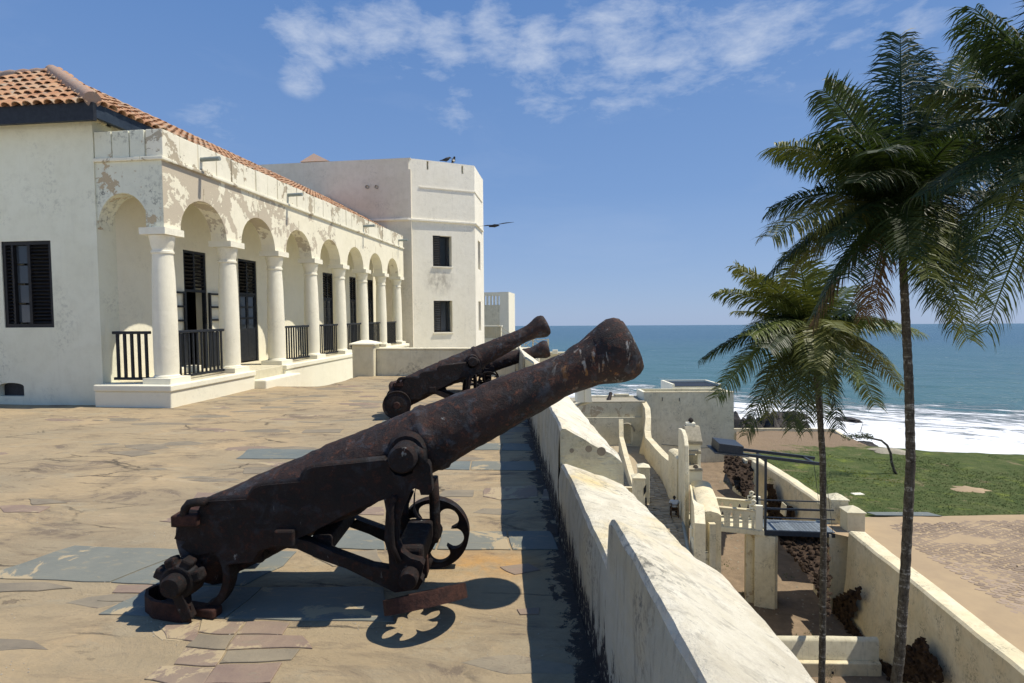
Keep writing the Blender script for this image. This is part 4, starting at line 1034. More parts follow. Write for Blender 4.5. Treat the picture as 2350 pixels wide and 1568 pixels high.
for t in tiles[295:]:
    m3 = rots[t[1]] @ Matrix.Rotation(rt.uniform(-.05, .05), 3, 'Z'); off = t[0] + V((0, 0, rt.uniform(-.01, .012)))
    tr.add([off + m3 @ v for v in tv], tfc)
tr.build('tile_field', M_TILE, ro, smooth='auto', kind='stuff')
rd = MB()
hp = [ec.lerp(ap, k / 36) + V((0, 0, .06)) for k in range(37)]; rd.tube(hp, [(.135, .12, .11)[k % 3] for k in range(37)], 12)
rd.build('hip_ridge', M_RIDGE, ro, smooth='auto')
rd = MB(); rd.tube([ap.lerp(aF, k / 120) + V((0, 0, .02)) for k in range(121)], [(.09, .08, .07)[k % 3] for k in range(121)], 10); rd.build('ridge', M_RIDGE, ro, smooth='auto')
rd = MB(); hp = [ap.lerp(aL, k / 42) + V((0, 0, .04)) for k in range(43)]; rd.tube(hp, [(.11, .10, .085)[k % 3] for k in range(43)], 10); rd.build('ridge', M_RIDGE, ro, smooth='auto')

# ---- angular tower
TA = opl(937, 600, (0, 25.0, 0), (0, 1, 0), True); TA.z = 0
TB = V((-4.80, 26.75, 0)); TC = V((-4.86, 29.2, 0)); TL = V((-22, 25.35, 0))
hT = opl(937, 362, (TA.x, 25.0, 0), (0, 1, 0), True).z
hB = opl(937, 503, (TA.x, 25.0, 0), (0, 1, 0), True).z
tow = thing('angular_tower', 'tall white angular tower with shuttered windows at the end of the arcade', 'tower', (-6, 27, -1), T=True)
plan = [TL, TA, TB, TC, V((-22, 29.6, 0))]
def facetwall(mb, a, b_, z0, z1, holes, inward, th=.45):
    """vertical wall with rectangular holes (u0,u1,z0,z1) along a->b"""
    L = (b_ - a).length; d = (b_ - a) / L
    us_ = sorted({0, L} | {h[0] for h in holes} | {h[1] for h in holes}); zs = sorted({z0, z1} | {h[2] for h in holes} | {h[3] for h in holes})
    for i in range(len(us_) - 1):
        for j in range(len(zs) - 1):
            um, zm = (us_[i] + us_[i + 1]) / 2, (zs[j] + zs[j + 1]) / 2
            if any(h[0] < um < h[1] and h[2] < zm < h[3] for h in holes): continue
            p = [a + d * us_[i], a + d * us_[i + 1], a + d * us_[i + 1] + inward * th, a + d * us_[i] + inward * th]
            mb.hexa([q + V((0, 0, zs[j])) for q in p], [q + V((0, 0, zs[j + 1])) for q in p])
dAB = (TB - TA).normalized(); nAB = V((-dAB.y, dAB.x, 0)); LAB = (TB - TA).length
def uz(px, py): 
    P = opl(px, py, TA, nAB, True); return (P - TA).dot(dAB), P.z
u0, zt0 = uz(993, 540); u1, zb0 = uz(1037, 612); _, zt1 = uz(995, 690); _, zb1 = uz(1036, 762)
sl1 = uz(979, 372)[0]; sl2 = uz(1059, 392)[0]; zs0 = hT - .42
w1 = MB(); facetwall(w1, TA, TB, -2, hT, [(u0, u1, zb0, zt0), (u0, u1, zb1, zt1), (sl1, sl1 + .09, zs0, hT - .04), (sl2, sl2 + .09, zs0 - .02, hT - .06)], nAB)
w1.build('front_wall', M_TOW, tow)
w2 = MB(); facetwall(w2, TL, TA, -2, hT, [(16.0 - 1.45 + 0, 16.0 - 1.36, hT - .5, hT - .04)], V((0, 1, 0)), .4)
w2.build('side_wall', M_TOWD, tow)
dBC = (TC - TB).normalized(); LBC = (TC - TB).length
w3 = MB(); facetwall(w3, TB, TC, -2, hT, [(.9, 1.7, zb0, zt0), (.9, 1.7, zb1, zt1)], V((-1, 0, 0)), .4); w3.build('return_wall', M_TOW, tow)
w4 = MB(); w4.bb(-22, TC.x, 29.2, 29.6, -2, hT); w4.build('back_wall', M_TOW, tow)
w5 = MB(); w5.add([p + V((0, 0, hT - .9)) for p in plan], [tuple(range(5))]); w5.build('roof_deck', M_OLD, tow)
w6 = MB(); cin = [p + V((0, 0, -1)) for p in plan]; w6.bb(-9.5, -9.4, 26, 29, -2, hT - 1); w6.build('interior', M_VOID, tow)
# moulding band and upper relief line
def band(z, h_, out, nm):
    b_ = MB()
    o1 = [TL + V((0, -out, 0)), TA + V((-.0, -out, 0)) , ]
    pts_o = [TL + V((0, -out, 0)), TA + V((out * .35, -out, 0)), TB + V((out, -out * .4, 0)), TC + V((out, 0, 0))]; pts_i = [TL + V((0, .05, 0)), TA + V((0, .05, 0)), TB + V((-.05, .05, 0)), TC + V((-.05, 0, 0))]
    for i in range(3):
        lo = [pts_o[i], pts_o[i + 1], pts_i[i + 1], pts_i[i]]
        b_.hexa([q + V((0, 0, z)) for q in lo], [q + V((0, 0, z + h_)) for q in lo])
    b_.build(nm, M_TOW, tow, bevel=.02)
band(hB - .05, .10, .09, 'string_course'); 
b_ = MB(); pA = TA + dAB * .55 - nAB * .012; pB = TB - nAB * .012; zq = uz(1040, 436)[1]
b_.bar(pA + V((0, 0, zq)), pB + V((.0, 0, zq)), .05, .05); b_.bar(TB + V((.012, 0, zq)), TC + V((.012, 0, zq)), .05, .05); b_.build('render_edge', M_TOW, tow)
def tow_window(za, zb, lit):
    wn = bpy.data.objects.new('window', None); COL.objects.link(wn); wn.parent = tow; wn.location = TA + dAB * u0 + V((0, 0, za)) - V(tow.location)
    q = lambda u, dep, z: TA + dAB * u + nAB * dep + V((0, 0, z))
    fr = MB()
    for (a, c_) in (((u0, za), (u0, zb)), ((u1 - .18, za), (u1 - .18, zb)), ((u0, zb - .03), (u1, zb - .03)), ((u0, za + .03), (u1, za + .03))):
        fr.bar(q(a[0] + .02, .30, a[1]), q(c_[0] + (.02 if a[0] == c_[0] else 0), .30, c_[1]), .05, .05)
    fr.build('frame', M_BLK, wn)
    g = MB(); g.add([q(u0, .36, za), q(u1, .36, za), q(u1, .36, zb), q(u0, .36, zb)], [(0, 1, 2, 3)]); g.build('pane', M_GLS, wn)
    n_ = 16; span = (u0 + .0, u0 + (u1 - u0) * .38)
    for k in range(n_):
        z = za + .06 + (zb - za - .12) * (k + .5) / n_; sl = MB(); sl.bar(q(span[0] + .03, .03, z), q(span[1] - .03, .03, z), .05, .012, up=(V((0, 0, 1)) + nAB * .7).normalized()); sl.build('slat', M_BLK2, wn)
    st_ = MB()
    for u in span: st_.bar(q(u + (.015 if u == span[0] else -.015), .03, za + .02), q(u + (.015 if u == span[0] else -.015), .03, zb - .02), .03, .05)
    st_.bar(q(span[0], .03, za + .04), q(span[1], .03, za + .04), .04, .05); st_.bar(q(span[0], .03, zb - .04), q(span[1], .03, zb - .04), .04, .05); st_.bar(q(span[0], .03, (za + zb) / 2), q(span[1], .03, (za + zb) / 2), .04, .05)
    st_.build('shutter', M_BLK2, wn)
    sb = MB(); sb.bar(q(u0 - .03, -.02, za - .03), q(u1 + .03, -.02, za - .03), .08, .05); sb.build('sill', M_TOW, wn)
tow_window(zb0, zt0, 1); tow_window(zb1, zt1, 0)
for px in (845, 866):
    c = opl(px, 431, (0, 25.2, 0), (0, 1, 0), True); s_ = MB(); s_.tube([c + V((0, .1, .02)), c + V((.03, -.22, -.01))], [.075, .075], 12, cap=False); s_.tube([c + V((0, .09, .02)), c + V((0, .12, .02))], [.07, .07], 12); s_.build('drain_pipe', M_BLK2, tow, smooth='auto')  # black finish and inner disc paint in the dark pipe mouth
# small tiled roof peeping above the tower wall
c0 = opl(720, 352, (0, 30, 0), (0, 1, 0), True); c1 = opl(692, 369, (0, 29, 0), (0, 1, 0), True); c2 = opl(750, 367, (0, 29, 0), (0, 1, 0), True)
g = thing('roof_lantern', 'small tiled hipped roof top peeping over the tower wall', 'roof', (c0.x, 30, c1.z - 1), T=True)
r_ = MB(); zz = c1.z - .05; xx = (c1.x + c2.x) / 2; hw = (c2.x - c1.x) / 2 + .1
r_.add([(xx - hw, 29, zz), (xx + hw, 29, zz), (xx + hw, 31, zz), (xx - hw, 31, zz), (c0.x, 30, c0.z)], [(0, 1, 4), (1, 2, 4), (2, 3, 4), (3, 0, 4), (3, 2, 1, 0)]); r_.build('roof', M_RIDGE, g)
r_ = MB(); r_.bb(xx - hw + .2, xx + hw - .2, 29.2, 30.8, hT - .88, zz - .003); r_.build('wall', M_BLK, g)
# birds on the parapet
def crow(name, label, P, rz, white, T=True):
    b_ = thing(name, label, 'bird', P, 'birds on the tower parapet', T=T)
    m3 = Matrix.Rotation(rz, 3, 'Z'); q = lambda x, y, z: P + m3 @ V((x, y, z))
    m_ = MB(); m_.tube([q(-.30, 0, .12), q(-.18, 0, .14), q(-.08, 0, .16), q(.02, 0, .19), q(.10, 0, .235), q(.14, 0, .27), q(.18, 0, .285), q(.205, 0, .28), q(.27, 0, .262)], [.012, .03, .06, .085, .07, .045, .047, .03, .006], 10); m_.build('body', M_BIRD, b_, smooth=True)
    l = MB()
    for s_ in (-.03, .03): l.tube([q(.0, s_, .12), q(.01, s_, .0)], [.009, .007], 5)
    l.build('legs', M_BIRD, b_)
    if white: w_ = MB(); w_.sphere(q(.07, 0, .20), .085, 10, (.8, 1.06, .9)); w_.build('breast', M_BIRDW, b_, smooth=True)
    wg_ = MB(); 
    for s_ in (-1, 1): wg_.add([q(.06, s_ * .075, .23), q(.02, s_ * .088, .15), q(-.24, s_ * .02, .115), q(-.10, s_ * .06, .20)], [(0, 1, 2, 3)])
    wg_.build('folded_wings', M_BIRD, b_)
e1 = uz(1027, 374)[0]; e2 = uz(1044, 377)[0]
crow('crow', 'black crow in profile on the tower parapet', TA + dAB * e1 + nAB * .2 + V((0, 0, hT)), radians(25), False)
crow('crow', 'white breasted crow beside the black one on the tower parapet', TA + dAB * e2 + nAB * .2 + V((0, 0, hT)), radians(-60), True)
# bird on the wing
fc = od(1135, 518, 22, True); fb = thing('flying_kite', 'dark bird gliding with spread wings right of the tower', 'bird', fc - V((0, 0, .1)), T=True)
m_ = MB(); m_.tube([fc + V((-.22, .0, -.03)), fc + V((-.1, 0, -.01)), fc, fc + V((.12, 0, .01)), fc + V((.19, 0, 0))], [.02, .045, .065, .04, .01], 8); m_.build('body', M_BIRD, fb, smooth=True)
for sg in (-1, 1):
    tip = od(1096 if sg < 0 else 1180, 521 if sg < 0 else 510, 22 - .3 * sg, True); w_ = MB()
    md = fc.lerp(tip, .5) + V((0, 0, .05)); w_.add([fc + V((.06, 0, .03)), md + V((.07, 0, 0)), tip, md + V((-.07, 0, -.02)), fc + V((-.10, 0, .0)), fc + V((0, 0, .05))], [(0, 1, 2, 3, 4), (0, 5, 4)]); w_.prism([fc + V((.06, 0, .03)), md + V((.07, 0, 0)), tip, md + V((-.07, 0, -.02)), fc + V((-.10, 0, 0))], V((0, 0, .008))); w_.build('wing', M_BIRD, fb)
m_ = MB(); m_.prism([fc + V((-.18, 0, 0)), fc + V((-.42, .07, 0)), fc + V((-.38, 0, 0)), fc + V((-.42, -.07, 0))], V((0, 0, .01))); m_.build('tail', M_BIRD, fb)

# ---- low end wall of the terrace with capped pillar
pc = oz(832, 864, 0, True)
lw = thing('terrace_end_wall', 'low shaded plaster wall with a capped pillar closing the far end of the terrace', 'wall', (pc.x, pc.y, 0), T=True)
m_ = MB(); m_.box((pc.x, pc.y + .3, .28), (.62, .5, 1.16)); m_.build('pillar', M_LOW, lw, bevel=.03)
m_ = MB(); q = [V((pc.x + sx * .37, pc.y + .3 + sy * .32, .86)) for sx, sy in ((-1, -1), (1, -1), (1, 1), (-1, 1))]
m_.hexa(q, [v + V((0, 0, .04)) for v in q]); m_.add([v + V((0, 0, .042)) for v in q] + [V((pc.x - .1, pc.y + .3, .99)), V((pc.x + .1, pc.y + .3, .99))], [(0, 1, 5, 4), (2, 3, 4, 5), (1, 2, 5), (3, 0, 4), (3, 2, 1, 0)])
m_.build('cap', M_WHT, lw, bevel=.015)
m_ = MB(); xe = wallx(15) + .6; m_.bb(pc.x + .312, xe, pc.y + .25, pc.y + .65, -.3, .72); m_.build('wall', M_LOW, lw, bevel=.02)
m_ = MB(); m_.bb(pc.x + .312, xe, pc.y + .23, pc.y + .67, .722, .76); m_.build('coping', M_LOW, lw, bevel=.01)

# ---- buildings beyond the end wall
fb_ = thing('seaward_block', 'small white flat roofed block beyond the tower with pierced parapet', 'building', od(1140, 800, 40, True), T=True)
def front(pxa, pya, pxb, pyb, Z): return od(pxa, pya, Z, True), od(pxb, pyb, Z, True)
a, b_ = front(1100, 700, 1148, 800, 40); m_ = MB(); m_.bb(a.x, b_.x, a.y, a.y + .5, b_.z - 4, a.z); m_.build('shaded_wall', M_LOW, fb_)
tp = od(1108, 671, 40, True); m_ = MB(); nt = 6
L_ = b_.x - a.x
for k in range(nt): x0 = a.x + L_ * k / nt; m_.bb(x0 + .02, x0 + L_ / nt * .55, a.y + .02, a.y + .3, a.z, tp.z - .25)
m_.bb(a.x, b_.x, a.y, a.y + .34, tp.z - .25, tp.z); m_.build('pierced_parapet', M_WHT, fb_)
c_ = od(1168, 671, 40, True); m_ = MB(); m_.bb(b_.x + .003, c_.x, a.y, a.y + 4, b_.z - 5, tp.z + .02); m_.build('corner_pier', M_WHT, fb_)
bw = thing('balustrade_wall', 'low ribbed white balustrade wall right of the tower base', 'wall', od(1130, 800, 36, True), T=True)
a, b_ = front(1106, 747, 1151, 776, 36); m_ = MB(); m_.bb(a.x, b_.x, a.y, a.y + .3, b_.z, a.z - .08); m_.build('panel', M_LOW, bw)
m_ = MB(); m_.bb(a.x - .02, b_.x + .05, a.y - .06, a.y + .36, a.z - .08, a.z); m_.bb(a.x - .02, b_.x + .05, a.y - .06, a.y + .36, b_.z - .08, b_.z); m_.build('coping', M_WHT, bw)
for k in range(14): x0 = a.x + (b_.x - a.x) * (k + .5) / 14; r_ = MB(); r_.bb(x0 - .025, x0 + .025, a.y - .04, a.y - .002, b_.z + .0, a.z - .082); r_.build('rib', M_OLD2, bw)
m_ = MB(); m_.bb(a.x, b_.x + 1.2, a.y - .02, a.y + .5, b_.z - 3, b_.z - .083); m_.build('base', M_WHT, bw)
mr = thing('metal_railing', 'thin weathered metal railing with crossed braces against the sea', 'railing', od(1225, 815, 30, True), T=True)
def at30(px, py): return od(px, py, 30, True)
for px in (1192, 1223, 1258): m_ = MB(); m_.bar(at30(px, 818), at30(px, 778), .07, .07, V((0, 1, 0))); m_.build('post', M_OLD2, mr)
for q in (((1192, 781), (1258, 779)), ((1192, 800), (1223, 780)), ((1223, 800), (1258, 781)), ((1192, 782), (1223, 802)), ((1223, 782), (1258, 800)), ((1140, 745), (1192, 778)), ((1150, 760), (1192, 795))):
    m_ = MB(); m_.bar(at30(*q[0]), at30(*q[1]), .03, .03); m_.build('brace', M_OLD2, mr)
lt = thing('lower_terrace_wall', 'strip of low cream wall at the sea edge behind the far cannon muzzle', 'wall', od(1240, 830, 32, True), T=True)
a, b_ = front(1140, 808, 1300, 830, 32); m_ = MB(); m_.bb(a.x, b_.x, a.y, a.y + .4, b_.z - 3, a.z); m_.build('wall', M_OLD, lt, bevel=.03)
a, b_ = front(1268, 803, 1280, 812, 31.5); m_ = MB(); m_.box(((a.x + b_.x) / 2, a.y, (a.z + b_.z) / 2), (b_.x - a.x, .3, a.z - b_.z)); m_.build('pier', M_WHT, lt)

# ================================================================== CANNONS
ORG = R0 * (-0.62) + F0 * 3.4                      # floor point under the trunnions (terrace frame)
def cl_(px, py, Z):                                # picture -> cannon local (u, v, w)
    P = od(px, py, Z, True) - ORG; return V((P.dot(R0), P.dot(F0), P.z))
def zc(x, y): return 306 + x * .4879, 703.8 + y * .4879
def crow_(pts, Z): return [cl_(*zc(x, y), Z) for x, y in pts]
ZN, ZFR = 3.10, 3.60
near_poly = [(236, 978), (300, 980), (318, 950), (340, 917), (530, 907), (552, 878), (570, 855), (600, 842), (785, 825), (797, 795), (815, 768), (845, 756), (1180, 722), (1204, 735), (1207, 765),
             (1230, 792), (1270, 800), (1310, 785), (1330, 742), (1352, 730), (1385, 732), (1395, 750), (1406, 868), (1388, 886), (1352, 886), (1345, 862), (1322, 855), (1300, 870), (1285, 915),
             (1262, 960), (1245, 1020), (1242, 1110), (1262, 1155), (1305, 1185), (1348, 1196), (1366, 1216), (1350, 1275), (1362, 1290), (1340, 1330), (1230, 1345), (1150, 1305), (1000, 1232), (880, 1190), (770, 1140),
             (650, 1130), (590, 1148), (560, 1200), (430, 1215), (395, 1150), (300, 1170), (250, 1150), (222, 1130), (245, 1105), (192, 1092), (212, 1040), (178, 1036), (176, 988), (232, 982)]
tri_hole = [(770, 1092), (840, 1062), (900, 1030), (1010, 970), (1100, 935), (1178, 908), (1188, 960), (1180, 1090), (1200, 1170), (1204, 1236), (1120, 1222), (950, 1160), (835, 1108)]
def holed(mb, outer, hole, off, ia, ih):
    """flat plate with one opening: outline and hole filled together, then extruded"""
    bm = bmesh.new(); edges = []
    for loop in (outer, hole):
        bv = [bm.verts.new(p) for p in loop]
        for i in range(len(bv)): edges.append(bm.edges.new((bv[i], bv[(i + 1) % len(bv)])))
    bm.verts.index_update()
    bmesh.ops.triangle_fill(bm, use_beauty=True, use_dissolve=False, edges=edges)
    bm.verts.index_update()
    tris = [tuple(v.index for v in f.verts) for f in bm.faces]; bm.free()
    poly = list(outer) + list(hole); n = len(poly)
    vs = poly + [p + off for p in poly]; fs = [t[::-1] for t in tris] + [tuple(i + n for i in t) for t in tris]
    no = len(outer); nh = len(hole)
    fs += [(i, (i + 1) % no, (i + 1) % no + n, i + n) for i in range(no)]
    fs += [(no + i, no + (i + 1) % nh, no + (i + 1) % nh + n, no + i + n) for i in range(nh)]
    mb.add(vs, fs)
def ring_wheel(mb, c, ax, R, rim=.03, th=.08, foils=6, cusp=.085):
    """quatrefoil-style cast wheel: rim, cusped tracery, hub"""
    ax = ax.normalized(); a = ax.orthogonal().normalized(); b = ax.cross(a); n = 96
    def pr(r, t, o): return c + (a * cos(t) + b * sin(t)) * r + ax * o
    vs = []; fs = []
    for k in range(n):
        t = 2 * pi * k / n; ph = (k * foils / n) % 1
        xx_ = min(1, abs(ph - .5) * 2); ri = R - rim - cusp * (1 - sqrt(max(0, 1 - (1 - xx_) ** 2)))
        for r, o in ((R, -th / 2), (R, th / 2), (ri, th / 3), (ri, -th / 3)): vs.append(pr(r, t, o))
    for k in range(n):
        p, q = 4 * k, 4 * ((k + 1) % n)
        for i in range(4): fs.append((p + i, p + (i + 1) % 4, q + (i + 1) % 4, q + i))
    mb.add(vs, fs)
def barrel(mb, u_mz, w_mz, elev, v0, L=2.86, seed=0.0):
    ax = V((cos(elev), 0, sin(elev))); mz = V((u_mz, v0, w_mz)); up_ = V((-sin(elev), 0, cos(elev))); sd_ = V((0, 1, 0))
    prof = [(-.13, .0), (-.13, .03), (-.10, .05), (-.06, .045), (-.04, .09), (-.02, .17), (0, .225), (.03, .262), (.07, .27), (.10, .255), (.14, .245), (.5, .236), (.9, .226), (.93, .231), (.97, .231), (1.0, .222), (1.3, .206),
            (1.50, .196), (1.52, .206), (1.56, .206), (1.58, .19), (1.9, .163), (2.2, .141), (2.40, .127), (2.48, .128), (2.58, .142), (2.66, .166), (2.73, .190), (2.785, .198), (2.83, .186), (2.86, .165), (2.865, .12), (2.84, .075), (2.5, .072)]
    k_ = L / 2.86; prof = [(s * k_, r) for s, r in prof]
    # refine
    P = []
    for i in range(len(prof) - 1):
        s0, r0 = prof[i]; s1, r1 = prof[i + 1]; m = max(1, int(abs(s1 - s0) / .03))
        for j in range(m): P.append((s0 + (s1 - s0) * j / m, r0 + (r1 - r0) * j / m))
    P.append(prof[-1]); n = 56; vs = []; fs = []
    for i, (s, r) in enumerate(P):
        for k in range(n):
            t = 2 * pi * k / n; d = up_ * cos(t) + sd_ * sin(t)
            p = mz + ax * (s - L) + d * r
            nn = noise.noise(p * 9 + V((seed, 0, 0))) * .006 + noise.noise(p * 26 + V((seed, 3, 0))) * .0045 + noise.noise(p * 3.2) * .002
            nn += -.010 * max(0, noise.noise(p * 14 + V((5, seed, 1))) - .25) * 3
            if r < .03: nn = 0
            vs.append(p + d * nn)
    for i in range(len(P) - 1):
        for k in range(n): fs.append((i * n + k, i * n + (k + 1) % n, (i + 1) * n + (k + 1) % n, (i + 1) * n + k))
    fs.append(tuple(range(n))[::-1]); fs.append(tuple((len(P) - 1) * n + k for k in range(n)))
    mb.add(vs, fs)
    return mz, ax
def xform(mb, root_loc, rz):
    m3 = Matrix.Rotation(rz, 3, 'Z')
    mb.v = [V(root_loc) + R0 * q.x + F0 * q.y + V((0, 0, q.z)) if False else V(root_loc) + (m3 @ (R0 * q.x + F0 * q.y)) + V((0, 0, q.z)) for q in mb.v]
    return mb
def make_cannon(label, loc, rz, broken=True, low=False, seed=0.0):
    root = thing('cannon', label, 'cannon', loc, 'rusty cannons lined up along the battlement', T=True)
    def put(mb, name, m_=M_IRON, smooth=False, bevel=0.0): return xform(mb, loc, rz).build(name, m_, root, smooth=smooth, bevel=bevel)
    kz = .62 if low else 1.0
    mzl = cl_(1448, 789, 3.4); bel = cl_(500, 1232, 3.4); el = math.atan2(mzl.z - bel.z, mzl.x - bel.x)
    trn = cl_(921, 1056, 3.02)
    b = MB()
    if low:
        mzl = V((1.36, 0, .92)); el = radians(14)
    barrel(b, mzl.x, mzl.z, el, 0.0, 2.86, seed); put(b, 'barrel', M_IRONB, smooth=True)
    ax = V((cos(el), 0, sin(el))); upv = V((-sin(el), 0, cos(el)))
    # trunnions
    tz = V((trn.x, 0, trn.z)) if not low else mzl - ax * 1.55 - upv * .03
    t = MB(); t.tube([tz + V((0, -.38, 0)), tz + V((0, -.365, 0)), tz + V((0, .36, 0)), tz + V((0, .38, 0))], [.066, .078, .078, .066], 24); put(t, 'trunnion', smooth='auto')
    for s_ in (-1, 1): t = MB(); t.tube([tz + V((0, s_ * .19, 0)), tz + V((0, s_ * .235, 0))], [.12, .10], 20); put(t, 'trunnion_collar', smooth='auto')
    base = crow_(near_poly, ZN); hol = crow_(tri_hole, ZN)
    if low:
        for lst in (base, hol):
            for p in lst: p.z *= .66
    # near cheek with the triangular opening above the strut
    bri = 42; 
    lim_ = cl_(*zc(620, 1000), ZN).x
    ch = MB(); holed(ch, base, hol, V((0, .07, 0)), 44, 0); put(ch, 'side_cheek')
    # raised flange along the stepped upper edge
    fl = MB(); tp_ = base[0:13]; fl.tube([p + V((0, .035, -.012)) for p in tp_], [.03] * len(tp_), 8); put(fl, 'flange', M_IRON, smooth=True)
    fl = MB(); lo_ = [base[i] for i in range(39, 48)]; fl.tube([p + V((0, .035, .012)) for p in lo_], [.026] * len(lo_), 8); put(fl, 'lower_flange', smooth=True)
    rimt = MB(); lg = crow_([(1222, 905), (1216, 960), (1214, 1060), (1220, 1130), (1250, 1200)], ZN - .012); 
    if low:
        for p in lg: p.z *= .66
    rimt.tube(lg, [.016] * 5, 6); put(rimt, 'leg_rib', smooth=True)
    bo = MB(); bp = cl_(*zc(1225, 905), ZN - .01); bp.z *= (.66 if low else 1); bo.tube([bp + V((0, .02, 0)), bp - V((0, .02, 0))], [.022, .018], 8); put(bo, 'bolt'); bo = MB()
    bp = cl_(*zc(715, 1085), ZN - .01); bp.z *= (.66 if low else 1); bo.box(bp, (.11, .05, .09)); put(bo, 'bolt_plate', bevel=.01)
    # far cheek: same outline at its own distance, whole, with the front rod and loop
    far = [V((max(p.x, lim_), p.y + ZFR - ZN, p.z)) for p in base]; fh = [p + V((0, ZFR - ZN, 0)) for p in hol]
    ch = MB(); holed(ch, far, fh, V((0, .07, 0)), 44, 0); put(ch, 'side_cheek')
    rod = MB(); rp_ = [cl_(*zc(x, y), ZFR + .03) for x, y in ((1408, 800), (1416, 900), (1421, 1060), (1412, 1092), (1390, 1102))]
    lp = [cl_(*zc(x, y), ZFR + .03) for x, y in ((1400, 1098), (1360, 1105), (1315, 1090), (1285, 1045), (1272, 985), (1276, 920), (1300, 862))]
    ft = [cl_(*zc(x, y), ZFR + .03) for x, y in ((1300, 1080), (1310, 1140), (1340, 1190), (1400, 1215))]
    if low:
        for lst in (rp_, lp, ft):
            for p in lst: p.z *= .66
    if not low:
        rod.tube(rp_, [.036, .034, .036, .038, .03], 10); put(rod, 'front_rod', smooth=True)
        rod = MB(); rod.tube(lp, [.034, .036, .036, .034, .03, .03, .03], 10); put(rod, 'front_loop', smooth=True)
        rod = MB(); rod.tube(ft, [.05, .06, .06, .04], 8); put(rod, 'front_foot', smooth=True)
    if not low:
        lh = MB(); lh.tube(crow_([(238, 985), (244, 950), (262, 926), (300, 919), (345, 919)], ZN - .01), [.022, .024, .024, .024, .022], 8); put(lh, 'handle_loop', smooth=True)
        lh = MB(); lh.tube(crow_([(1290, 700), (1325, 672), (1350, 690), (1362, 735)], ZN + .02), [.03, .034, .034, .03], 8); put(lh, 'cap_square', smooth=True)
    # cross pieces
    az = .233
    fa = cl_(*zc(1290, 1315), 3.02); fa = V((fa.x, 0, az)); ra = cl_(392, 1320, 2.98); ra = V((ra.x, 0, az))
    x_ = MB(); x_.tube([fa + V((0, -.38, 0)), fa + V((0, -.37, 0)), fa + V((0, .38, 0))], [.045, .052, .052], 16); put(x_, 'axle', smooth='auto')
    x_ = MB(); x_.tube([ra + V((0, -.44, 0)), ra + V((0, -.42, 0)), ra + V((0, .38, 0))], [.05, .062, .062], 16); put(x_, 'axle', M_IRON, smooth='auto')
    for c_, s3 in ((ra + V((.28, 0, .12)), (.26, .48, .16)), (ra + V((.75, 0, .16)), (.12, .48, .10)), (fa + V((-.02, 0, .07)), (.16, .48, .12))): x_ = MB(); x_.box(c_, s3); put(x_, 'transom', bevel=.02)
    x_ = MB(); q0 = crow_([(1330, 1150), (1390, 1150), (1395, 1240), (1360, 1240)], 3.6)
    if low:
        for p in q0: p.z *= .66
    x_.prism([p + V((0, -.12, 0)) for p in q0], V((0, .10, 0))); put(x_, 'axle_bracket', M_IRON2, bevel=.01)
    # far wheels, whole
    wl = MB(); wc_ = fa + V((.05 if not low else 0, .33, 0)); ring_wheel(wl, wc_, V((0, 1, 0)), .232, foils=6); wl.tube([wc_ + V((0, -.04, 0)), wc_ + V((0, .05, 0))], [.05, .05], 14)
    put(wl, 'wheel', smooth='auto')
    wl = MB(); wc_ = ra + V((0, .33, 0)); ring_wheel(wl, wc_, V((0, 1, 0)), .215, foils=6); wl.tube([wc_ + V((0, -.05, 0)), wc_ + V((0, .05, 0))], [.07, .07], 14); put(wl, 'wheel', smooth='auto')
    if broken:
        # flopped near front wheel seen edge-on: plane tilted up towards the viewer
        wl = MB(); ctr = cl_(978, 1370, 3.04); tx = (cl_(1066, 1340, 3.04) - cl_(888, 1378, 3.10)).normalized()
        vw = (R0 * 0 + F0).normalized(); dn_ = V((0, 1, -.44)).normalized()
        axn = tx.cross(dn_).normalized(); ring_wheel(wl, ctr + V((0, -.02, .0)), axn, .225, rim=.04, th=.075, foils=6); put(wl, 'wheel', M_IRON2, smooth='auto')
        # rear near wheel: hub boss and a surviving arc of rim
        hb = MB(); hc = ra + V((0, -.32, 0))
        hb.tube([hc + V((0, -.06, 0)), hc + V((0, .06, 0))], [.095, .11], 14)
        for k, t in enumerate((.3, 1.1, 1.9, 2.7)):
            hb.box(hc + V((cos(t) * .10, -.02, sin(t) * .10)), (.07, .07, .06), rot=Matrix.Rotation(-t, 3, 'Y'))
        put(hb, 'broken_hub', bevel=.012)
        rm = MB(); n = 16; vs = []; fs = []; R = .235; hc2 = cl_(474, 1305, 3.02); 
        for k in range(n + 1):
            t = radians(-75 + 135 * k / n); 
            for r, o in ((R, -.05), (R, .05), (R - .05, .05), (R - .05, -.05)): vs.append(V((ra.x + .05, -.24, az - .0)) + V((cos(t) * r * .85, o, sin(t) * r)))
        for k in range(n):
            for i in range(4): fs.append((4 * k + i, 4 * k + (i + 1) % 4, 4 * k + 4 + (i + 1) % 4, 4 * k + 4 + i))
        fs += [(0, 1, 2, 3), (4 * n + 3, 4 * n + 2, 4 * n + 1, 4 * n)]
        rm.add(vs, fs); rm.bar(V((ra.x, -.36, az - .05)), V((ra.x + .06, -.36, .03)), .05, .06); put(rm, 'rim_fragment', bevel=.006)
    else:
        wl = MB(); wc_ = ra + V((0, -.36, 0)); wl.tube([wc_ + V((0, -.045, 0)), wc_ + V((0, -.045, 0)), wc_ + V((0, .045, 0))], [.17, .21, .21], 32) if False else wl.tube([wc_ + V((0, -.05, 0)), wc_ + V((0, -.035, 0)), wc_ + V((0, .045, 0))], [.16, .21, .21], 32)
        put(wl, 'wheel', smooth='auto')
        wl = MB(); wl.tube([wc_ + V((0, -.05, 0)), wc_ + V((0, -.10, 0))], [.06, .05], 12); put(wl, 'hub', M_IRON2, smooth='auto')
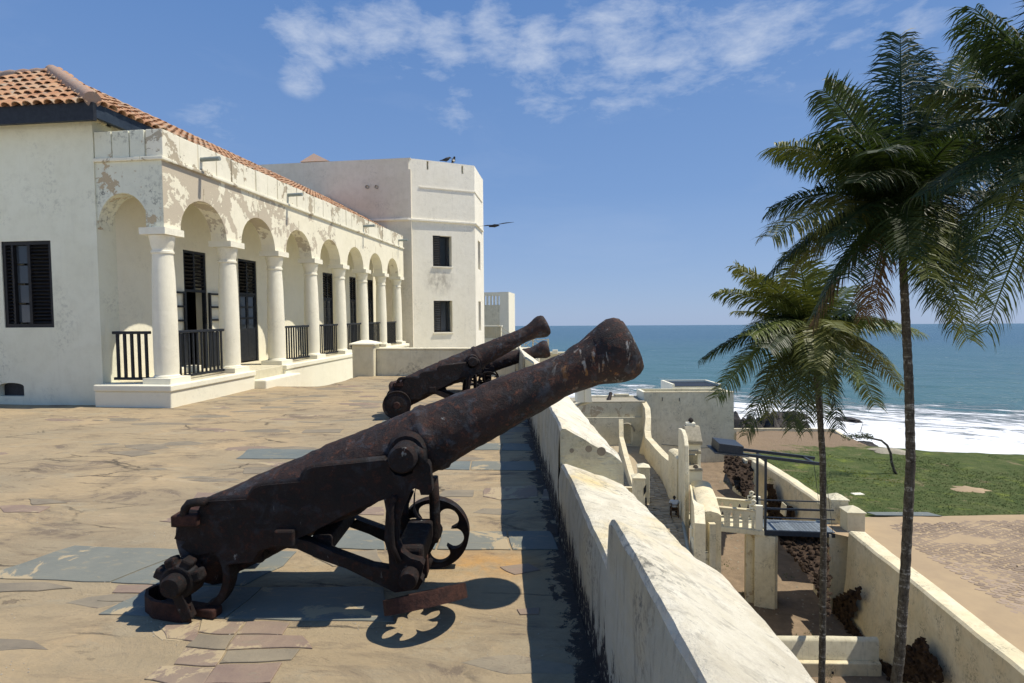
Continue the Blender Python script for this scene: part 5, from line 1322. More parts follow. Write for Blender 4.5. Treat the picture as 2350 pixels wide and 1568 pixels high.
        wl = MB(); ring_wheel(wl, wc_ + V((0, .0, 0)), V((0, 1, 0)), .225, rim=.03, th=.11, foils=1); put(wl, 'rim', smooth='auto')
        wl = MB(); wc_ = fa + V((0, -.36, 0)); ring_wheel(wl, wc_, V((0, 1, 0)), .232, foils=6); wl.tube([wc_ + V((0, -.06, 0)), wc_ + V((0, .06, 0))], [.07, .07], 14); put(wl, 'wheel', smooth='auto')
    # rear bracket plates of the cheek, breech stool
    x_ = MB(); q0 = crow_([(176, 984), (300, 980), (300, 1036), (176, 1036)], ZN - .03)
    if low:
        for p in q0: p.z *= .66
    x_.prism(q0, V((0, .16, 0))); put(x_, 'bracket', M_IRON2, bevel=.008)
    return root
c1_ = make_cannon('large rusty cannon in the foreground on an iron carriage with broken wheels', ORG, 0, True)
c2_ = make_cannon('second rusty cannon behind the foreground one, its solid rear wheel showing', ORG + F0 * 6.25 + R0 * (-.10), radians(9), False, seed=4.0)
c3_ = make_cannon('farthest rusty cannon lying low, muzzle over the pointed merlon', R0 * (-.56) + F0 * 12.4, radians(2), False, low=True, seed=9.0)
# broken rim piece and bar lying at the left of the first cannon
rim = thing('broken_wheel_rim', 'curved rusty half rim lying on the terrace at the left end of the cannon', 'iron rim', oz(400, 1420, 0, True), T=True)
def cw(P): return ORG + R0 * P.x + F0 * P.y + V((0, 0, P.z))
m_ = MB(); pts = [oz(440, 1434, 0, True), oz(395, 1430, 0, True), oz(350, 1422, 0, True), oz(333, 1408, 0, True), oz(336, 1392, 0, True), oz(360, 1380, 0, True), oz(400, 1376, 0, True), oz(440, 1382, 0, True)]
vs = []; fs = []
cen = sum(pts, V()) / len(pts)
for p in pts:
    i_ = p + (cen - p).normalized() * .022
    vs += [p + V((0, 0, .006)), p + V((0, 0, .105)), i_ + V((0, 0, .105)), i_ + V((0, 0, .006))]
for k in range(len(pts) - 1):
    for i in range(4): fs.append((4 * k + i, 4 * k + (i + 1) % 4, 4 * k + 4 + (i + 1) % 4, 4 * k + 4 + i))
fs += [(0, 1, 2, 3), (4 * len(pts) - 1, 4 * len(pts) - 2, 4 * len(pts) - 3, 4 * len(pts) - 4)]
m_.add(vs, fs); m_.build('rim', M_IRON2, rim, smooth='auto')
br = MB(); br.bar(oz(378, 1385, .035, True), oz(500, 1405, .035, True), .075, .05); ob = br.build('iron_bar', M_IRON2, None, bevel=.01); tag(ob, 'flat rusty iron bar lying beside the curved rim', 'iron bar', T=True)

# ================================================================== LOWER WARD (world frame)
def wall_strip(mb, pts, th, z0, round_=False, nrmflip=1):
    """wall along points (x,y,ztop); thickness th to the right of travel"""
    n = len(pts); L = []
    for i in range(n):
        a = V(pts[max(0, i - 1)]); b = V(pts[min(n - 1, i + 1)]); d = (b - a); d.z = 0; d.normalize(); s_ = V((d.y, -d.x, 0)) * nrmflip
        L.append((V(pts[i]), s_))
    k = [(0, 0), (.04, -.0), (.5, .0), (.96, 0), (1, 0)]
    if round_: k = [(0, -.14), (.15, -.03), (.5, .04), (.85, -.03), (1, -.14)]
    vs = []; fs = []; m = len(k) + 2
    for p, s_ in L:
        zb = z0(p.x, p.y) if callable(z0) else z0
        vs.append(V((p.x, p.y, zb))); 
        for q, dz in k: vs.append(p + s_ * th * q + V((0, 0, dz + .02 * noise.noise(p * 2 + V((q, 0, 0))))))
        e = p + s_ * th; vs.append(V((e.x, e.y, zb)))
    for i in range(n - 1):
        for j in range(m - 1): a = i * m + j; fs.append((a, a + 1, a + m + 1, a + m))
    fs += [tuple(range(m)), tuple((n - 1) * m + j for j in range(m))[::-1]]
    mb.add(vs, fs); return mb
def sub(pts, n=6):
    out_ = []
    for i in range(len(pts) - 1):
        for k in range(n):
            t = k / n; out_.append(V(pts[i]).lerp(V(pts[i + 1]), t))
    out_.append(V(pts[-1])); return out_

# fort wall mass below the terrace edge is the outer face of the battlement; ground strip at its foot
# --- far arch wall with door
aw_ = thing('arched_gate_wall', 'old cream wall with small arched doorway at the far end of the path', 'wall', oz(1440, 1023, ZP))
Zd = 55.0
def pz_(px, py, Z=Zd): return od(px, py, Z)
wl_, wr_ = pz_(1330, 1023), pz_(1482, 1023); zl_ = pz_(1400, 958).z; zt_ = pz_(1400, 924).z
dl, dr = pz_(1424.5, 1000), pz_(1451.5, 1000); 
D = (wr_ - wl_); D.z = 0; LW = D.length; D.normalize(); NB_ = V((-D.y, D.x, 0))
m_ = MB(); c_u = ((dl + dr) / 2 - wl_).dot(D); hw = (dr - dl).length / 2; spz = pz_(1438, 990).z
m_.arch_wall(wl_ - V((0, 0, wl_.z)), D, NB_, .7, LW, c_u, hw, spz, zl_, rise=hw * 1.1)
q = wl_ - V((0, 0, wl_.z))
def seg(mb, u0, u1, z0, z1, d0=0, th=.7):
    p = [q + D * u0 + NB_ * d0, q + D * u1 + NB_ * d0, q + D * u1 + NB_ * (d0 + th), q + D * u0 + NB_ * (d0 + th)]
    mb.hexa([v + V((0, 0, z0)) for v in p], [v + V((0, 0, z1)) for v in p])
seg(m_, 0, c_u - hw, -15, spz); seg(m_, c_u + hw, LW, -15, spz); seg(m_, c_u - hw, c_u + hw, -15, ZP + .02)
m_.build('wall', M_LOW, aw_)
m_ = MB(); pts = [q + D * (c_u - (hw + .14) * cos(pi * k / 12)) - NB_ * .04 + V((0, 0, spz + (hw * 1.1 + .14) * sin(pi * k / 12))) for k in range(13)]; m_.tube(pts, .085, 6); m_.build('arch_moulding', M_STONE, aw_, smooth=True)
m_ = MB(); seg(m_, 0, LW, zl_ + .003, zt_, .25, .6); m_.build('upper_wall', M_OLD, aw_); m_ = MB(); seg(m_, 0, LW, zt_ + .003, zt_ + .07, .20, .7); m_.build('coping', M_STONE, aw_)
m_ = MB(); seg(m_, c_u - 1.2, c_u + 1.2, ZP - 3, ZP + 3, 2.0, .2); m_.build('passage_back', M_OLD2, aw_)
# battlement behind it
rb = thing('rear_battlement', 'low grey battlement behind the arched wall facing the sea', 'wall', pz_(1400, 920, 60))
def rseg(pxa, pxb, pya, pyb, Z, nm, m, th=.6):
    a, b = pz_(pxa, pya, Z), pz_(pxb, pyb, Z); p = [V((a.x, a.y, 0)), V((b.x, b.y, 0)), V((b.x, b.y, 0)) + NB_ * th, V((a.x, a.y, 0)) + NB_ * th]
    o = MB(); o.hexa([v + V((0, 0, b.z)) for v in p], [v + V((0, 0, a.z)) for v in p]); return o.build(nm, m, rb, bevel=.02)
rseg(1345, 1410, 909, 925, 60, 'parapet', M_OLD); rseg(1410.5, 1444, 905, 925, 60, 'merlon', M_OLD); rseg(1444.5, 1482, 909, 925, 60, 'parapet', M_OLD)
rseg(1300, 1482, 921, 935, 57, 'walk', M_STONE, 3)
sc_ = od(1399, 912, 58.3); scn = thing('small_cannon', 'small dark cannon barrel pointing over the sea battlement', 'cannon', sc_ - V((0, 0, .4)))
m_ = MB(); m_.tube([sc_ + V((-.18, -.5, -.35)), sc_ + V((-.1, -.3, -.25)), sc_ + V((.1, .6, .15)), sc_ + V((.16, .9, .30))], [.22, .24, .17, .2], 12); m_.build('barrel', M_IRON, scn, smooth='auto')
m_ = MB(); m_.box(sc_ + V((0, 0, -.42)), (.55, .8, .16)); m_.build('rest', M_IRON, scn)
# bright corner buttress beyond the near merlon
bt = thing('white_buttress', 'bright white battered buttress beyond the merlon under the cannon muzzle', 'buttress', od(1345, 925, 50))
m_ = MB(); lo = [od(1325, 924, 50), od(1359, 923, 50)]; hi = [od(1325, 850, 50), od(1351, 850, 50)]
m_.hexa([lo[0], lo[1], lo[1] + NB_ * 2, lo[0] + NB_ * 2], [hi[0], hi[1], hi[1] + NB_ * 2, hi[0] + NB_ * 2]); m_.build('face', M_WHT, bt)
m_ = MB(); s1_ = [od(1341.3, 924, 49.9), od(1342.1, 924, 49.9), od(1341.4, 850, 49.9), od(1340.6, 850, 49.9)]; m_.prism(s1_, NB_ * .1); m_.build('seam', M_OLD, bt)
m_ = MB(); m_.hexa([od(1240, 960, 52), od(1359, 924, 50.6), od(1359, 924, 50.6) + NB_ * 2, od(1240, 960, 52) + NB_ * 2], [od(1240, 955, 52), od(1359, 921, 50.6), od(1359, 921, 50.6) + NB_ * 2, od(1240, 955, 52) + NB_ * 2]); m_.build('footing', M_OLD, bt)

# --- seaward bastion (white box with raised roof room)
bs = thing('square_bastion', 'big pale square bastion with sunken flat roof beside the sea', 'building', od(1580, 1050, 57))
fl_, fr_ = od(1478.6, 901, 57), od(1683.5, 901, 57); zt = od(1580, 901, 57).z; zt = fl_.z
D2 = (fr_ - fl_); D2.z = 0; W2 = D2.length; D2.normalize(); N2 = V((-D2.y, D2.x, 0)); qb = V((fl_.x, fl_.y, 0))
def bseg(mb, u0, u1, v0, v1, z0, z1):
    p = [qb + D2 * u0 + N2 * v0, qb + D2 * u1 + N2 * v0, qb + D2 * u1 + N2 * v1, qb + D2 * u0 + N2 * v1]
    mb.hexa([v + V((0, 0, z0)) for v in p], [v + V((0, 0, z1)) for v in p])
DB = 3.2
m_ = MB(); p0 = [qb, qb + D2 * W2, qb + D2 * (W2 - .0) + N2 * .3, qb + N2 * .3]
m_.hexa([p + V((0, 0, -14)) + (D2 * .15 if i in (1, 2) else D2 * -.0) for i, p in enumerate(p0)], [p + V((0, 0, zt)) for p in p0]); m_.build('front_wall', M_LOW, bs)
m_ = MB(); bseg(m_, 0, .3, .302, DB, -14, zt); m_.build('side_wall', M_WHT, bs); m_ = MB(); bseg(m_, W2 - .3, W2, .302, DB, -14, zt); m_.build('side_wall', M_LOW, bs)
m_ = MB(); bseg(m_, 0, W2, DB, DB + .3, -14, zt + .0); m_.build('back_wall', M_LOW, bs)
m_ = MB(); bseg(m_, .3, W2 - .3, .3, DB, zt - .85, zt - .8); m_.build('roof_deck', M_OLD, bs)
m_ = MB(); bseg(m_, -.03, W2 + .03, -.03, .33, zt + .003, zt + .06); m_.build('coping', M_OLD2, bs)
# raised box behind
ua = (od(1543, 897, 60.5) - qb).dot(D2); ub = (od(1650, 897, 60.5) - qb).dot(D2); zr = od(1590, 874, 64).z
m_ = MB(); bseg(m_, ua, ua + .25, DB + .3, DB + 5, -12, zr); bseg(m_, ub, ub + .25, DB + .3, DB + 5, -12, zr); bseg(m_, ua + .25, ub, DB + 4.75, DB + 5, -12, zr); m_.build('roof_room_wall', M_WHT, bs)
m_ = MB(); bseg(m_, ua + .25, ub, DB + .3, DB + 4.75, zt + .2, zt + .26); m_.build('roof_room_floor', M_BLK, bs)
m_ = MB(); bseg(m_, ua + .25, ub, DB + .305, DB + .5, -12, zt + .2); m_.build('roof_room_front', M_WHT, bs)
# little spouts and a hanging cable on its face
for px, py in ((1520, 916), (1559, 917)): m_ = MB(); m_.box(od(px, py, 56.97), (.05, .06, .35)); m_.build('slit', M_BLK, bs)
m_ = MB(); m_.tube([od(x, y, 56.95) for x, y in ((1518, 1020), (1560, 1024), (1610, 1028), (1665, 1026), (1682, 1020))], .025, 5); m_.build('cable', M_BLK, bs)

# --- inner sloping wall on the left of the path
lw_ = thing('inner_ramp_wall', 'cream wall left of the path, its top sloping down towards the gate pillars', 'wall', oz(1430, 1100, ZP))
a0 = oz(1424, 1024, ZP); a1 = oz(1462, 1200, ZP)
tops = [(1420, 961, 52.0), (1421, 1003, 51), (1430, 1040, 46), (1441, 1080, 42), (1452, 1117, 38.4)]
pts = [od(x, y, z) for x, y, z in tops]
m_ = MB(); wall_strip(m_, sub(pts, 4), .40, -11, nrmflip=-1); m_.build('wall', M_OLD2, lw_, bevel=.02)
m_ = MB(); e_ = pts[-1]; m_.bb(e_.x - 2.6, e_.x + .2, e_.y - .25, e_.y + .05, -11, e_.z); m_.build('end_wall', M_OLD2, lw_)
# gate pillars
def pillar(name, label, px, pyb, pyt, wpx, z, group, m=M_WHT, ecap=.28):
    b = oz(px, pyb, z); dep = (b - CAM).dot(F0); t = od(px, pyt, dep); w_ = wpx / FPX * dep
    o = thing(name, label, 'pillar', b, group)
    h = t.z - ecap - z
    s_ = MB(); s_.box((b.x, b.y + w_ / 2, z + h / 2 - .1), (w_, w_, h + .2)); s_.build('shaft', m, o, bevel=.03)
    zc_ = z + h; e = w_ / 2 + .05; c = (b.x, b.y + w_ / 2)
    s_ = MB(); s_.add([(c[0] - e, c[1] - e, zc_ + .003), (c[0] + e, c[1] - e, zc_ + .003), (c[0] + e, c[1] + e, zc_ + .003), (c[0] - e, c[1] + e, zc_ + .003), (c[0] - e, c[1] - e, zc_ + .07), (c[0] + e, c[1] - e, zc_ + .07), (c[0] + e, c[1] + e, zc_ + .07), (c[0] - e, c[1] + e, zc_ + .07), (c[0], c[1], zc_ + ecap)],
                     [(3, 2, 1, 0), (0, 1, 5, 4), (1, 2, 6, 5), (2, 3, 7, 6), (3, 0, 4, 7), (4, 5, 8), (5, 6, 8), (6, 7, 8), (7, 4, 8)]); s_.build('cap', m, o, bevel=.015)
    return o
pillar('gate_pillar', 'white square gate pillar with pyramid cap, the farther of two beside the path', 1477.5, 1157, 1065, 26, ZP, 'pillars of the path gate', M_CRM)
pillar('gate_pillar', 'white square gate pillar with pyramid cap, nearer to the battlement', 1466.5, 1190, 1089, 27, ZP, 'pillars of the path gate', M_CRM)
sg = thing('folding_easel', 'dark folding easel standing beside the gate pillars', 'easel', oz(1484, 1190, ZP))
for q_ in (((1478, 1196), (1482, 1142)), ((1492, 1193), (1481, 1142)), ((1485, 1180), (1483, 1142))): m_ = MB(); Zq = (oz(1484, 1190, ZP) - CAM).dot(F0) + (.5 if q_[0][0] == 1485 else 0); m_.bar(od(*q_[0], Zq), od(*q_[1], Zq), .05, .05, V((0, 1, 0))); m_.build('leg', M_BLK, sg)
m_ = MB(); Zq = (oz(1484, 1190, ZP) - CAM).dot(F0) - .1; m_.prism([od(1477, 1122, Zq), od(1483, 1111, Zq), od(1483, 1128, Zq), od(1477, 1138, Zq)], V((0, .05, 0))); m_.build('board', M_BLK, sg)
m_ = MB(); m_.bb(-.35, .35, -.25, .25, 0, .5); pc_ = oz(1460, 1215, ZP); m_.v = [v + V((pc_.x, pc_.y, ZP)) for v in m_.v]; ob = m_.build('block', M_WHT, None, bevel=.03); tag(ob, 'low white masonry block at the foot of the nearer gate pillar', 'block')

# --- curved wall right of the path
cwl = thing('curved_path_wall', 'curving white wall right of the path, dipping and rising towards the gatehouse', 'wall', oz(1500, 1100, ZP))
cpts = []
for (px, py, pyb) in ((1484.5, 956, 1041), (1489, 962, 1044), (1478.5, 987, 1045), (1481, 1004, 1052), (1492, 1016, 1066), (1505, 1031, 1082), (1518, 1045, 1100), (1529, 1054, 1125), (1534, 1058, 1142)):
    b = oz(px if px > 1482 else px, pyb, ZP); dep = (b - CAM).dot(F0); t = od(px, py, dep); cpts.append(V((t.x, t.y, t.z)))
m_ = MB(); wall_strip(m_, sub(cpts[2:], 5), .55, -14.5, nrmflip=-1); m_.build('wall', M_OLD2, cwl, bevel=.05)
m_ = MB(); wall_strip(m_, sub([cpts[2], cpts[2] + V((.25, 1.2, .9)), cpts[2] + V((.35, 2.6, 1.6)), cpts[2] + V((.3, 5.0, 1.9))], 4), .5, -14.5, nrmflip=1); m_.build('high_end', M_OLD2, cwl, bevel=.04)
m_ = MB(); bpt = oz(1466, 1041, ZP); m_.add([bpt, bpt + V((.9, -1.2, 0)), bpt + V((1.5, 1.5, 0)), cpts[2] + V((0, 0, -.2)), cpts[2] + V((.4, -.3, -.4)), cpts[2] + V((.4, .5, -.2))], [(0, 1, 4, 3), (1, 2, 5, 4), (0, 3, 5, 2), (3, 4, 5)]); m_.build('buttress', M_OLD2, cwl)
# rounded second wall
r2 = []
for (px, py, pyb) in ((1534, 1030, 1142), (1541, 1034, 1150), (1548, 1042, 1156), (1554, 1050, 1166)):
    b = oz(px, pyb, ZP); dep = (b - CAM).dot(F0); r2.append(od(px, py, dep))
m_ = MB(); wall_strip(m_, sub(r2, 4), .75, -14.5, True, nrmflip=-1); m_.build('rounded_section', M_OLD2, cwl, smooth='auto')
m_ = MB(); b = od(1547.5, 1096, 38.2); m_.box(b, (.18, .1, .45)); m_.build('recess', M_BLK, cwl)

# --- gatehouse with roofed niche
gh = thing('gatehouse_wall', 'tall whitewashed gatehouse wall carrying a roofed bell niche with ball finials', 'gatehouse', oz(1575, 1210, ZP))
# slab running away from the camera, thin face seen
g0 = oz(1571.5, 1211, ZP); g1 = oz(1556, 1165, ZP)
dg = (g1 - g0); dg.z = 0; Lg = dg.length; dg.normalize(); sg_ = V((dg.y, -dg.x, 0))
zg = od(1562, 976, 36).z
prof = [(0, ZP - 4.5), (0, zg - 2.2), (.3, zg - .6), (.9, zg - .15), (Lg * .55, zg), (Lg, zg - .2), (Lg, ZP - 4.5)]
m_ = MB(); m_.prism([g0 * 1.0 + dg * u - V((0, 0, g0.z)) + V((0, 0, z)) for u, z in prof], sg_ * .24); m_.build('tall_slab', M_CRM, gh, bevel=.04)
# round recess on the slab
m_ = MB(); rc_ = g0 + dg * .35 - sg_ * .0 + V((0, 0, 1.9)); m_.tube([rc_ - sg_ * .015, rc_ + sg_ * .01], [.5, .5], 20); m_.build('round_recess', M_LOW, gh)
m_ = MB(); rc_ = g0 + dg * .05 + V((0, 0, .9)) ; m_.box(rc_ - sg_ * .005, (.03, .45, 1.6), rz=0); m_.build('panel_recess', M_OLD2, gh)
ZG = 35.2
def gb(pxa, pya, pxb, pyb, Z, th, nm, m, bev=.02, par=None):
    a, b = od(pxa, pya, Z), od(pxb, pyb, Z); x = MB(); x.bb(a.x, b.x, a.y, a.y + th, b.z, a.z); return x.build(nm, m, par or gh, bevel=bev)
gb(1572, 1016, 1604, 1036, ZG, 1.0, 'niche_panel', M_WHT); gb(1571, 1034, 1609, 1041, ZG - .15, 1.25, 'lower_moulding', M_STONE, .04); gb(1572, 1041, 1580, 1078, ZG, .9, 'niche_pier', M_WHT)
gb(1601, 1012, 1607.5, 1078, ZG, .35, 'niche_column', M_WHT); gb(1580, 1044, 1601, 1078, ZG + .7, .3, 'niche_back', M_OLD2)
gb(1571, 1011, 1612, 1020, ZG - .2, 1.4, 'eaves_moulding', M_STONE, .05)
# pitched mossy roof
a, b = od(1571, 1012, ZG - .25), od(1612, 1012, ZG - .25); t0, t1 = od(1571, 978, ZG + .35), od(1606, 978, ZG + .35)
m_ = MB(); m_.add([a, b, b + V((0, 1.7, 0)), a + V((0, 1.7, 0)), t0, t1, t1 + V((0, .5, 0)), t0 + V((0, .5, 0))], [(3, 2, 1, 0), (4, 5, 6, 7), (0, 1, 5, 4), (1, 2, 6, 5), (2, 3, 7, 6), (3, 0, 4, 7)]); m_.build('niche_roof', M_STONE, gh, bevel=.06)
gb(1576, 971, 1596, 978, ZG + .4, .5, 'roof_block', M_WHT)
for (px, py, Z) in ((1585.5, 964.5, ZG + .55), (1596.5, 1073, ZG - .8)):
    c = od(px, py, Z); x = MB(); x.lathe(c - V((0, 0, .16)), [(.09, -.02), (.06, .02), (.13, .06), (.17, .14), (.15, .24), (.08, .31), (.02, .34)], 12); x.build('ball_finial', M_ROCK, gh, smooth=True)
gb(1576, 1076, 1612, 1081, ZG - 1.15, 1.5, 'ledge', M_STONE, .03); gb(1581, 1081, 1611, 1112, ZG - 1.0, 1.4, 'lower_block', M_WHT)
# --- coped wall from gatehouse to the viewer
cp = thing('coped_front_wall', 'thick white wall with rounded coping in front of the gatehouse', 'wall', oz(1600, 1290, ZP))
k1, k2, k3 = od(1587, 1102, 33.6), od(1597, 1134, 30.5), od(1604, 1173, 28.0)
m_ = MB(); wall_strip(m_, sub([k1, k2, k3], 6), 1.05, -14.5, True, nrmflip=-1); m_.build('wall', M_OLD2, cp, smooth='auto')
gb(1606, 1268, 1627, 1300, 27.6, .5, 'end_return', M_LOW, .02, cp)
m_ = MB(); a, b = od(1628.5, 1203, 27.4), od(1643, 1203, 27.4); 
m_.hexa([od(1628, 1300, 27.4), od(1642, 1300, 27.4), od(1642, 1300, 27.4) + V((0, .3, 0)), od(1628, 1300, 27.4) + V((0, .3, 0))], [a, b, b + V((0, .3, 0)), a + V((0, .3, 0))]); m_.build('slim_pier', M_OLD2, cp)
m_ = MB(); m_.tube([oz(1568, 1200, ZP + .1), oz(1585, 1290, ZP + .1)], [.10, .10], 8); ob = m_.build('drain_pipe', M_PIPE, None); tag(ob, 'grey drain pipe along the foot of the gatehouse wall', 'pipe')
# wing walls of gate front
gf = thing('gate_front_wall', 'cream gate front wall standing between the tall slab and the coped wall', 'wall', oz(1580, 1250, ZP))
m_ = MB(); pts = [od(1583, 1112, 33.2), od(1588, 1145, 30.8), od(1592, 1160, 28.5), od(1594, 1200, 27.2)]
wall_strip(m_, sub(pts, 4), .5, -14.5, nrmflip=-1); m_.build('wall', M_CRM, gf, bevel=.03)
for (px, py, Z) in ((1586, 1235, 30), (1590, 1262, 29)): m_ = MB(); m_.box(od(px, py, Z), (.05, .5, 1.2)); m_.build('pilaster', M_WHT, gf)

# --- bridge
ZB = ZP
bg_ = thing('stone_bridge', 'small white stone bridge with pointed openings in its balustrades', 'bridge', oz(1680, 1210, ZB))
nb0 = oz(1624, 1206, ZB - .1); nb1 = oz(1756, 1220, ZB - .1); dB = (nb1 - nb0); dB.z = 0; LB = dB.length; dB.normalize(); nBv = V((-dB.y, dB.x, 0)); 
WBR = 2.0
def brbox(u0, u1, v0, v1, z0, z1, nm, m=M_LOW, bev=.02):
    p = [nb0 * 1 + dB * u0 + nBv * v0, nb0 + dB * u1 + nBv * v0, nb0 + dB * u1 + nBv * v1, nb0 + dB * u0 + nBv * v1]
    x = MB(); x.hexa([V((v.x, v.y, z0)) for v in p], [V((v.x, v.y, z1)) for v in p]); return x.build(nm, m, bg_, bevel=bev)
brbox(-1.2, LB, -.06, WBR + .1, ZB - .35, ZB - .05, 'deck', M_LOW)
for v0, tag_ in ((0, 'near'), (WBR - .2, 'far')):
    u = -.9; us_ = .0
    nop = 7; Lo = (LB - .55 + .9) / nop
    x = MB()
    for k in range(nop):
        o_ = nb0 + dB * (u + k * Lo) + nBv * v0; o_.z = 0
        x.arch_wall(o_, dB, nBv, .2, Lo, Lo / 2, Lo * .17, ZB + .55, ZB + .98, rise=.30, seg=8, point=.5)
    x.build('balustrade', M_LOW, bg_)
    for k in range(nop + 1):
        c = u + k * Lo; w_ = Lo * .33
        brbox(max(c - w_, u), min(c + w_, u + nop * Lo), v0 + .0005, v0 + .1995, ZB - .048, ZB + .549, 'baluster_pier', M_LOW, 0)
    brbox(u, LB - .5, v0 - .04, v0 + .24, ZB + .982, ZB + 1.07, 'handrail', M_OLD2)
    # scroll post
    brbox(LB - .52, LB - .12, v0 - .02, v0 + .22, ZB - .048, ZB + 1.35, 'end_post', M_WHT)
    for (du, dz, r) in ((-.70, 1.22, .16), (-.62, 1.50, .12)):
        c = nb0 + dB * (LB + du) + nBv * (v0 + .1); c.z = ZB + dz
        x = MB(); pts = [c + (dB * cos(t) + V((0, 0, 1)) * sin(t)) * r * (1 - t / 14) for t in [k * .5 for k in range(14)]]; x.tube(pts, .05, 6); x.build('scroll', M_WHT, bg_, smooth=True)
brbox(LB - .55, LB + .55, .06, WBR - .1, -15, ZB - .352, 'pier', M_LOW, .02)
brbox(LB - 1.0, LB - .552, .4, WBR - .3, -15, ZB - .352, 'pier_buttress', M_OLD, .02)
brbox(LB + .552, LB + .68, .2, WBR - .3, -15, ZB - .37, 'pier_edge', M_OLD2, .02)

# --- drawbridge
dbg = thing('drawbridge', 'black steel drawbridge with lifting beams, counterweight box and blue planked deck', 'drawbridge', oz(1756, 1216, ZB))
p0_ = nb1.copy(); p0_.z = ZB; e1 = oz(1916, 1222, ZB); dD = (e1 - p0_); dD.z = 0; LD = dD.length; dD.normalize(); nD = V((-dD.y, dD.x, 0)); WDb = 1.75
def dpt(u, v, z): return p0_ + dD * u + nD * v + V((0, 0, z - p0_.z))
npk = 20
for k in range(npk):
    x = MB(); a = dpt(LD * (k + .5) / npk, -.05, ZB); b = dpt(LD * (k + .5) / npk, WDb, ZB); x.bar(a, b, LD / npk - .015, .05); x.build('plank', M_DECK, dbg)
for v in (0, WDb - .05): x = MB(); x.bar(dpt(-.05, v, ZB - .16), dpt(LD, v, ZB - .16), .10, .26); x.build('girder', M_STEEL, dbg)
zb_hi = od(1756, 1050, 33).z
for v in (0.0, WDb - .2):
    x = MB(); x.bar(dpt(0, v, ZB - .3), dpt(0, v, zb_hi + .2), .12, .12, V((0, 1, 0))); x.build('post', M_STEEL, dbg)
    z1, z2 = ZB + 1.25, ZB + .72
    for zz_, ue in ((z1, LD * .98), (z2, LD * 1.0)): x = MB(); x.bar(dpt(0, v, zz_), dpt(ue, v, zz_ - .0), .06, .06); x.build('rail', M_STEEL, dbg)
for k, v in enumerate((0.0, WDb - .2)):
    ze = zb_hi + .15
    x = MB(); x.bar(dpt(-2.6, v, ze + .35), dpt(LD * .86, v, ze - .25), .14, .16); x.build('lifting_beam', M_STEEL, dbg)
for u in (-2.4, LD * .7): x = MB(); zz_ = zb_hi + (.48 if u < 0 else -.06); x.bar(dpt(u, 0, zz_), dpt(u, WDb - .2, zz_), .12, .12); x.build('cross_beam', M_STEEL, dbg)
x = MB(); x.bar(dpt(0, 0, zb_hi + .05), dpt(0, WDb - .2, zb_hi + .05), .14, .14); x.build('cross_beam', M_STEEL, dbg)
x = MB(); x.bar(dpt(-2.6, WDb / 2 - .1, zb_hi + .75), dpt(-1.25, WDb / 2 - .1, zb_hi + .60), WDb + .1, .50); x.build('counterweight_box', M_STEEL, dbg, bevel=.02)
x = MB(); x.bar(dpt(-2.85, WDb / 2 - .1, zb_hi + .47), dpt(-1.0, WDb / 2 - .1, zb_hi + .30), WDb + .4, .05); x.build('tray', M_STEEL, dbg)
for v in (0.0, WDb - .2): x = MB(); x.bar(dpt(LD * .84, v, ze - .22), dpt(LD * .97, v, ZB), .02, .02); x.build('chain', M_STEEL, dbg)

# --- outer pillars and counterscarp walls
pillar('bridge_pillar', 'cream pillar with faceted cap behind the far end of the drawbridge', 1927, 1201, 1136, 38, ZP, 'pillars at the outer end of the drawbridge', M_LOW, .35)
pillar('bridge_pillar', 'cream pillar with faceted cap in front of the far end of the drawbridge', 1965, 1220, 1165, 39, ZP, 'pillars at the outer end of the drawbridge', M_LOW, .35)
cn = thing('outer_wall', 'long mildewed retaining wall between moat and plaza running to the lower right corner', 'wall', cs_near[0] + V((0, 0, -4)))
def cwall(axis, root, th, zb):
    sp = sub(axis, 8); n = len(sp); vs = []; fs = []
    for i, p in enumerate(sp):
        a = sp[max(0, i - 1)]; b = sp[min(n - 1, i + 1)]; d = (b - a); d.z = 0; d.normalize(); s_ = V((-d.y, d.x, 0))
        if s_.x > 0: s_ = -s_     # towards the moat (left)
        zz_ = p.z + .06 * noise.noise(p * .7)
        zbt = zmoat(p.x, p.y) - .3
        for (w_, z) in ((-th / 2 - .0, ZP - .6), (-th / 2, zz_ - .10), (-th / 2 + .12, zz_), (th / 2 - .10, zz_ + .02), (th / 2, zz_ - .08), (th / 2 + .12, (zz_ + zbt) / 2), (th / 2 + .45 + .15 * noise.noise(p * .5), zbt)):
            q_ = p + s_ * w_; vs.append(V((q_.x, q_.y, z)))
    m = 7
    for i in range(n - 1):
        for j in range(m - 1): a = i * m + j; fs.append((a, a + 1, a + m + 1, a + m))
    x = MB(); x.add(vs, fs); fs2 = [tuple(range(m)), tuple((n - 1) * m + j for j in range(m))]; x.add([vs[i] for i in range(m)] + [vs[(n - 1) * m + i] for i in range(m)], [tuple(range(m)), tuple(range(m, 2 * m))])
    return x.build('wall', M_OLD2, root, smooth='auto')
cwall(cs_near, cn, .95, -14.5)
cf = thing('outer_wall', 'lower mildewed wall along the moat between drawbridge pillars and bastion', 'wall', cs_far[0] + V((0, 0, -4)))
cwall(cs_far, cf, .85, -14)
# abutment under the bridge end
ab = thing('bridge_abutment', 'cream wall abutment under the outer end of the drawbridge', 'wall', oz(1940, 1225, ZP) + V((0, 0, -4)))
a = oz(1903, 1226, ZP - .08); b = oz(1960, 1223, ZP - .08); x = MB(); x.hexa([V((a.x, a.y, -15)), V((b.x, b.y, -15)), V((b.x + .4, b.y + 2.6, -15)), V((a.x + .2, a.y + 2.6, -15))], [a, b, V((b.x + .4, b.y + 2.6, a.z)), V((a.x + .2, a.y + 2.6, a.z))]); x.build('block', M_OLD2, ab, bevel=.04)
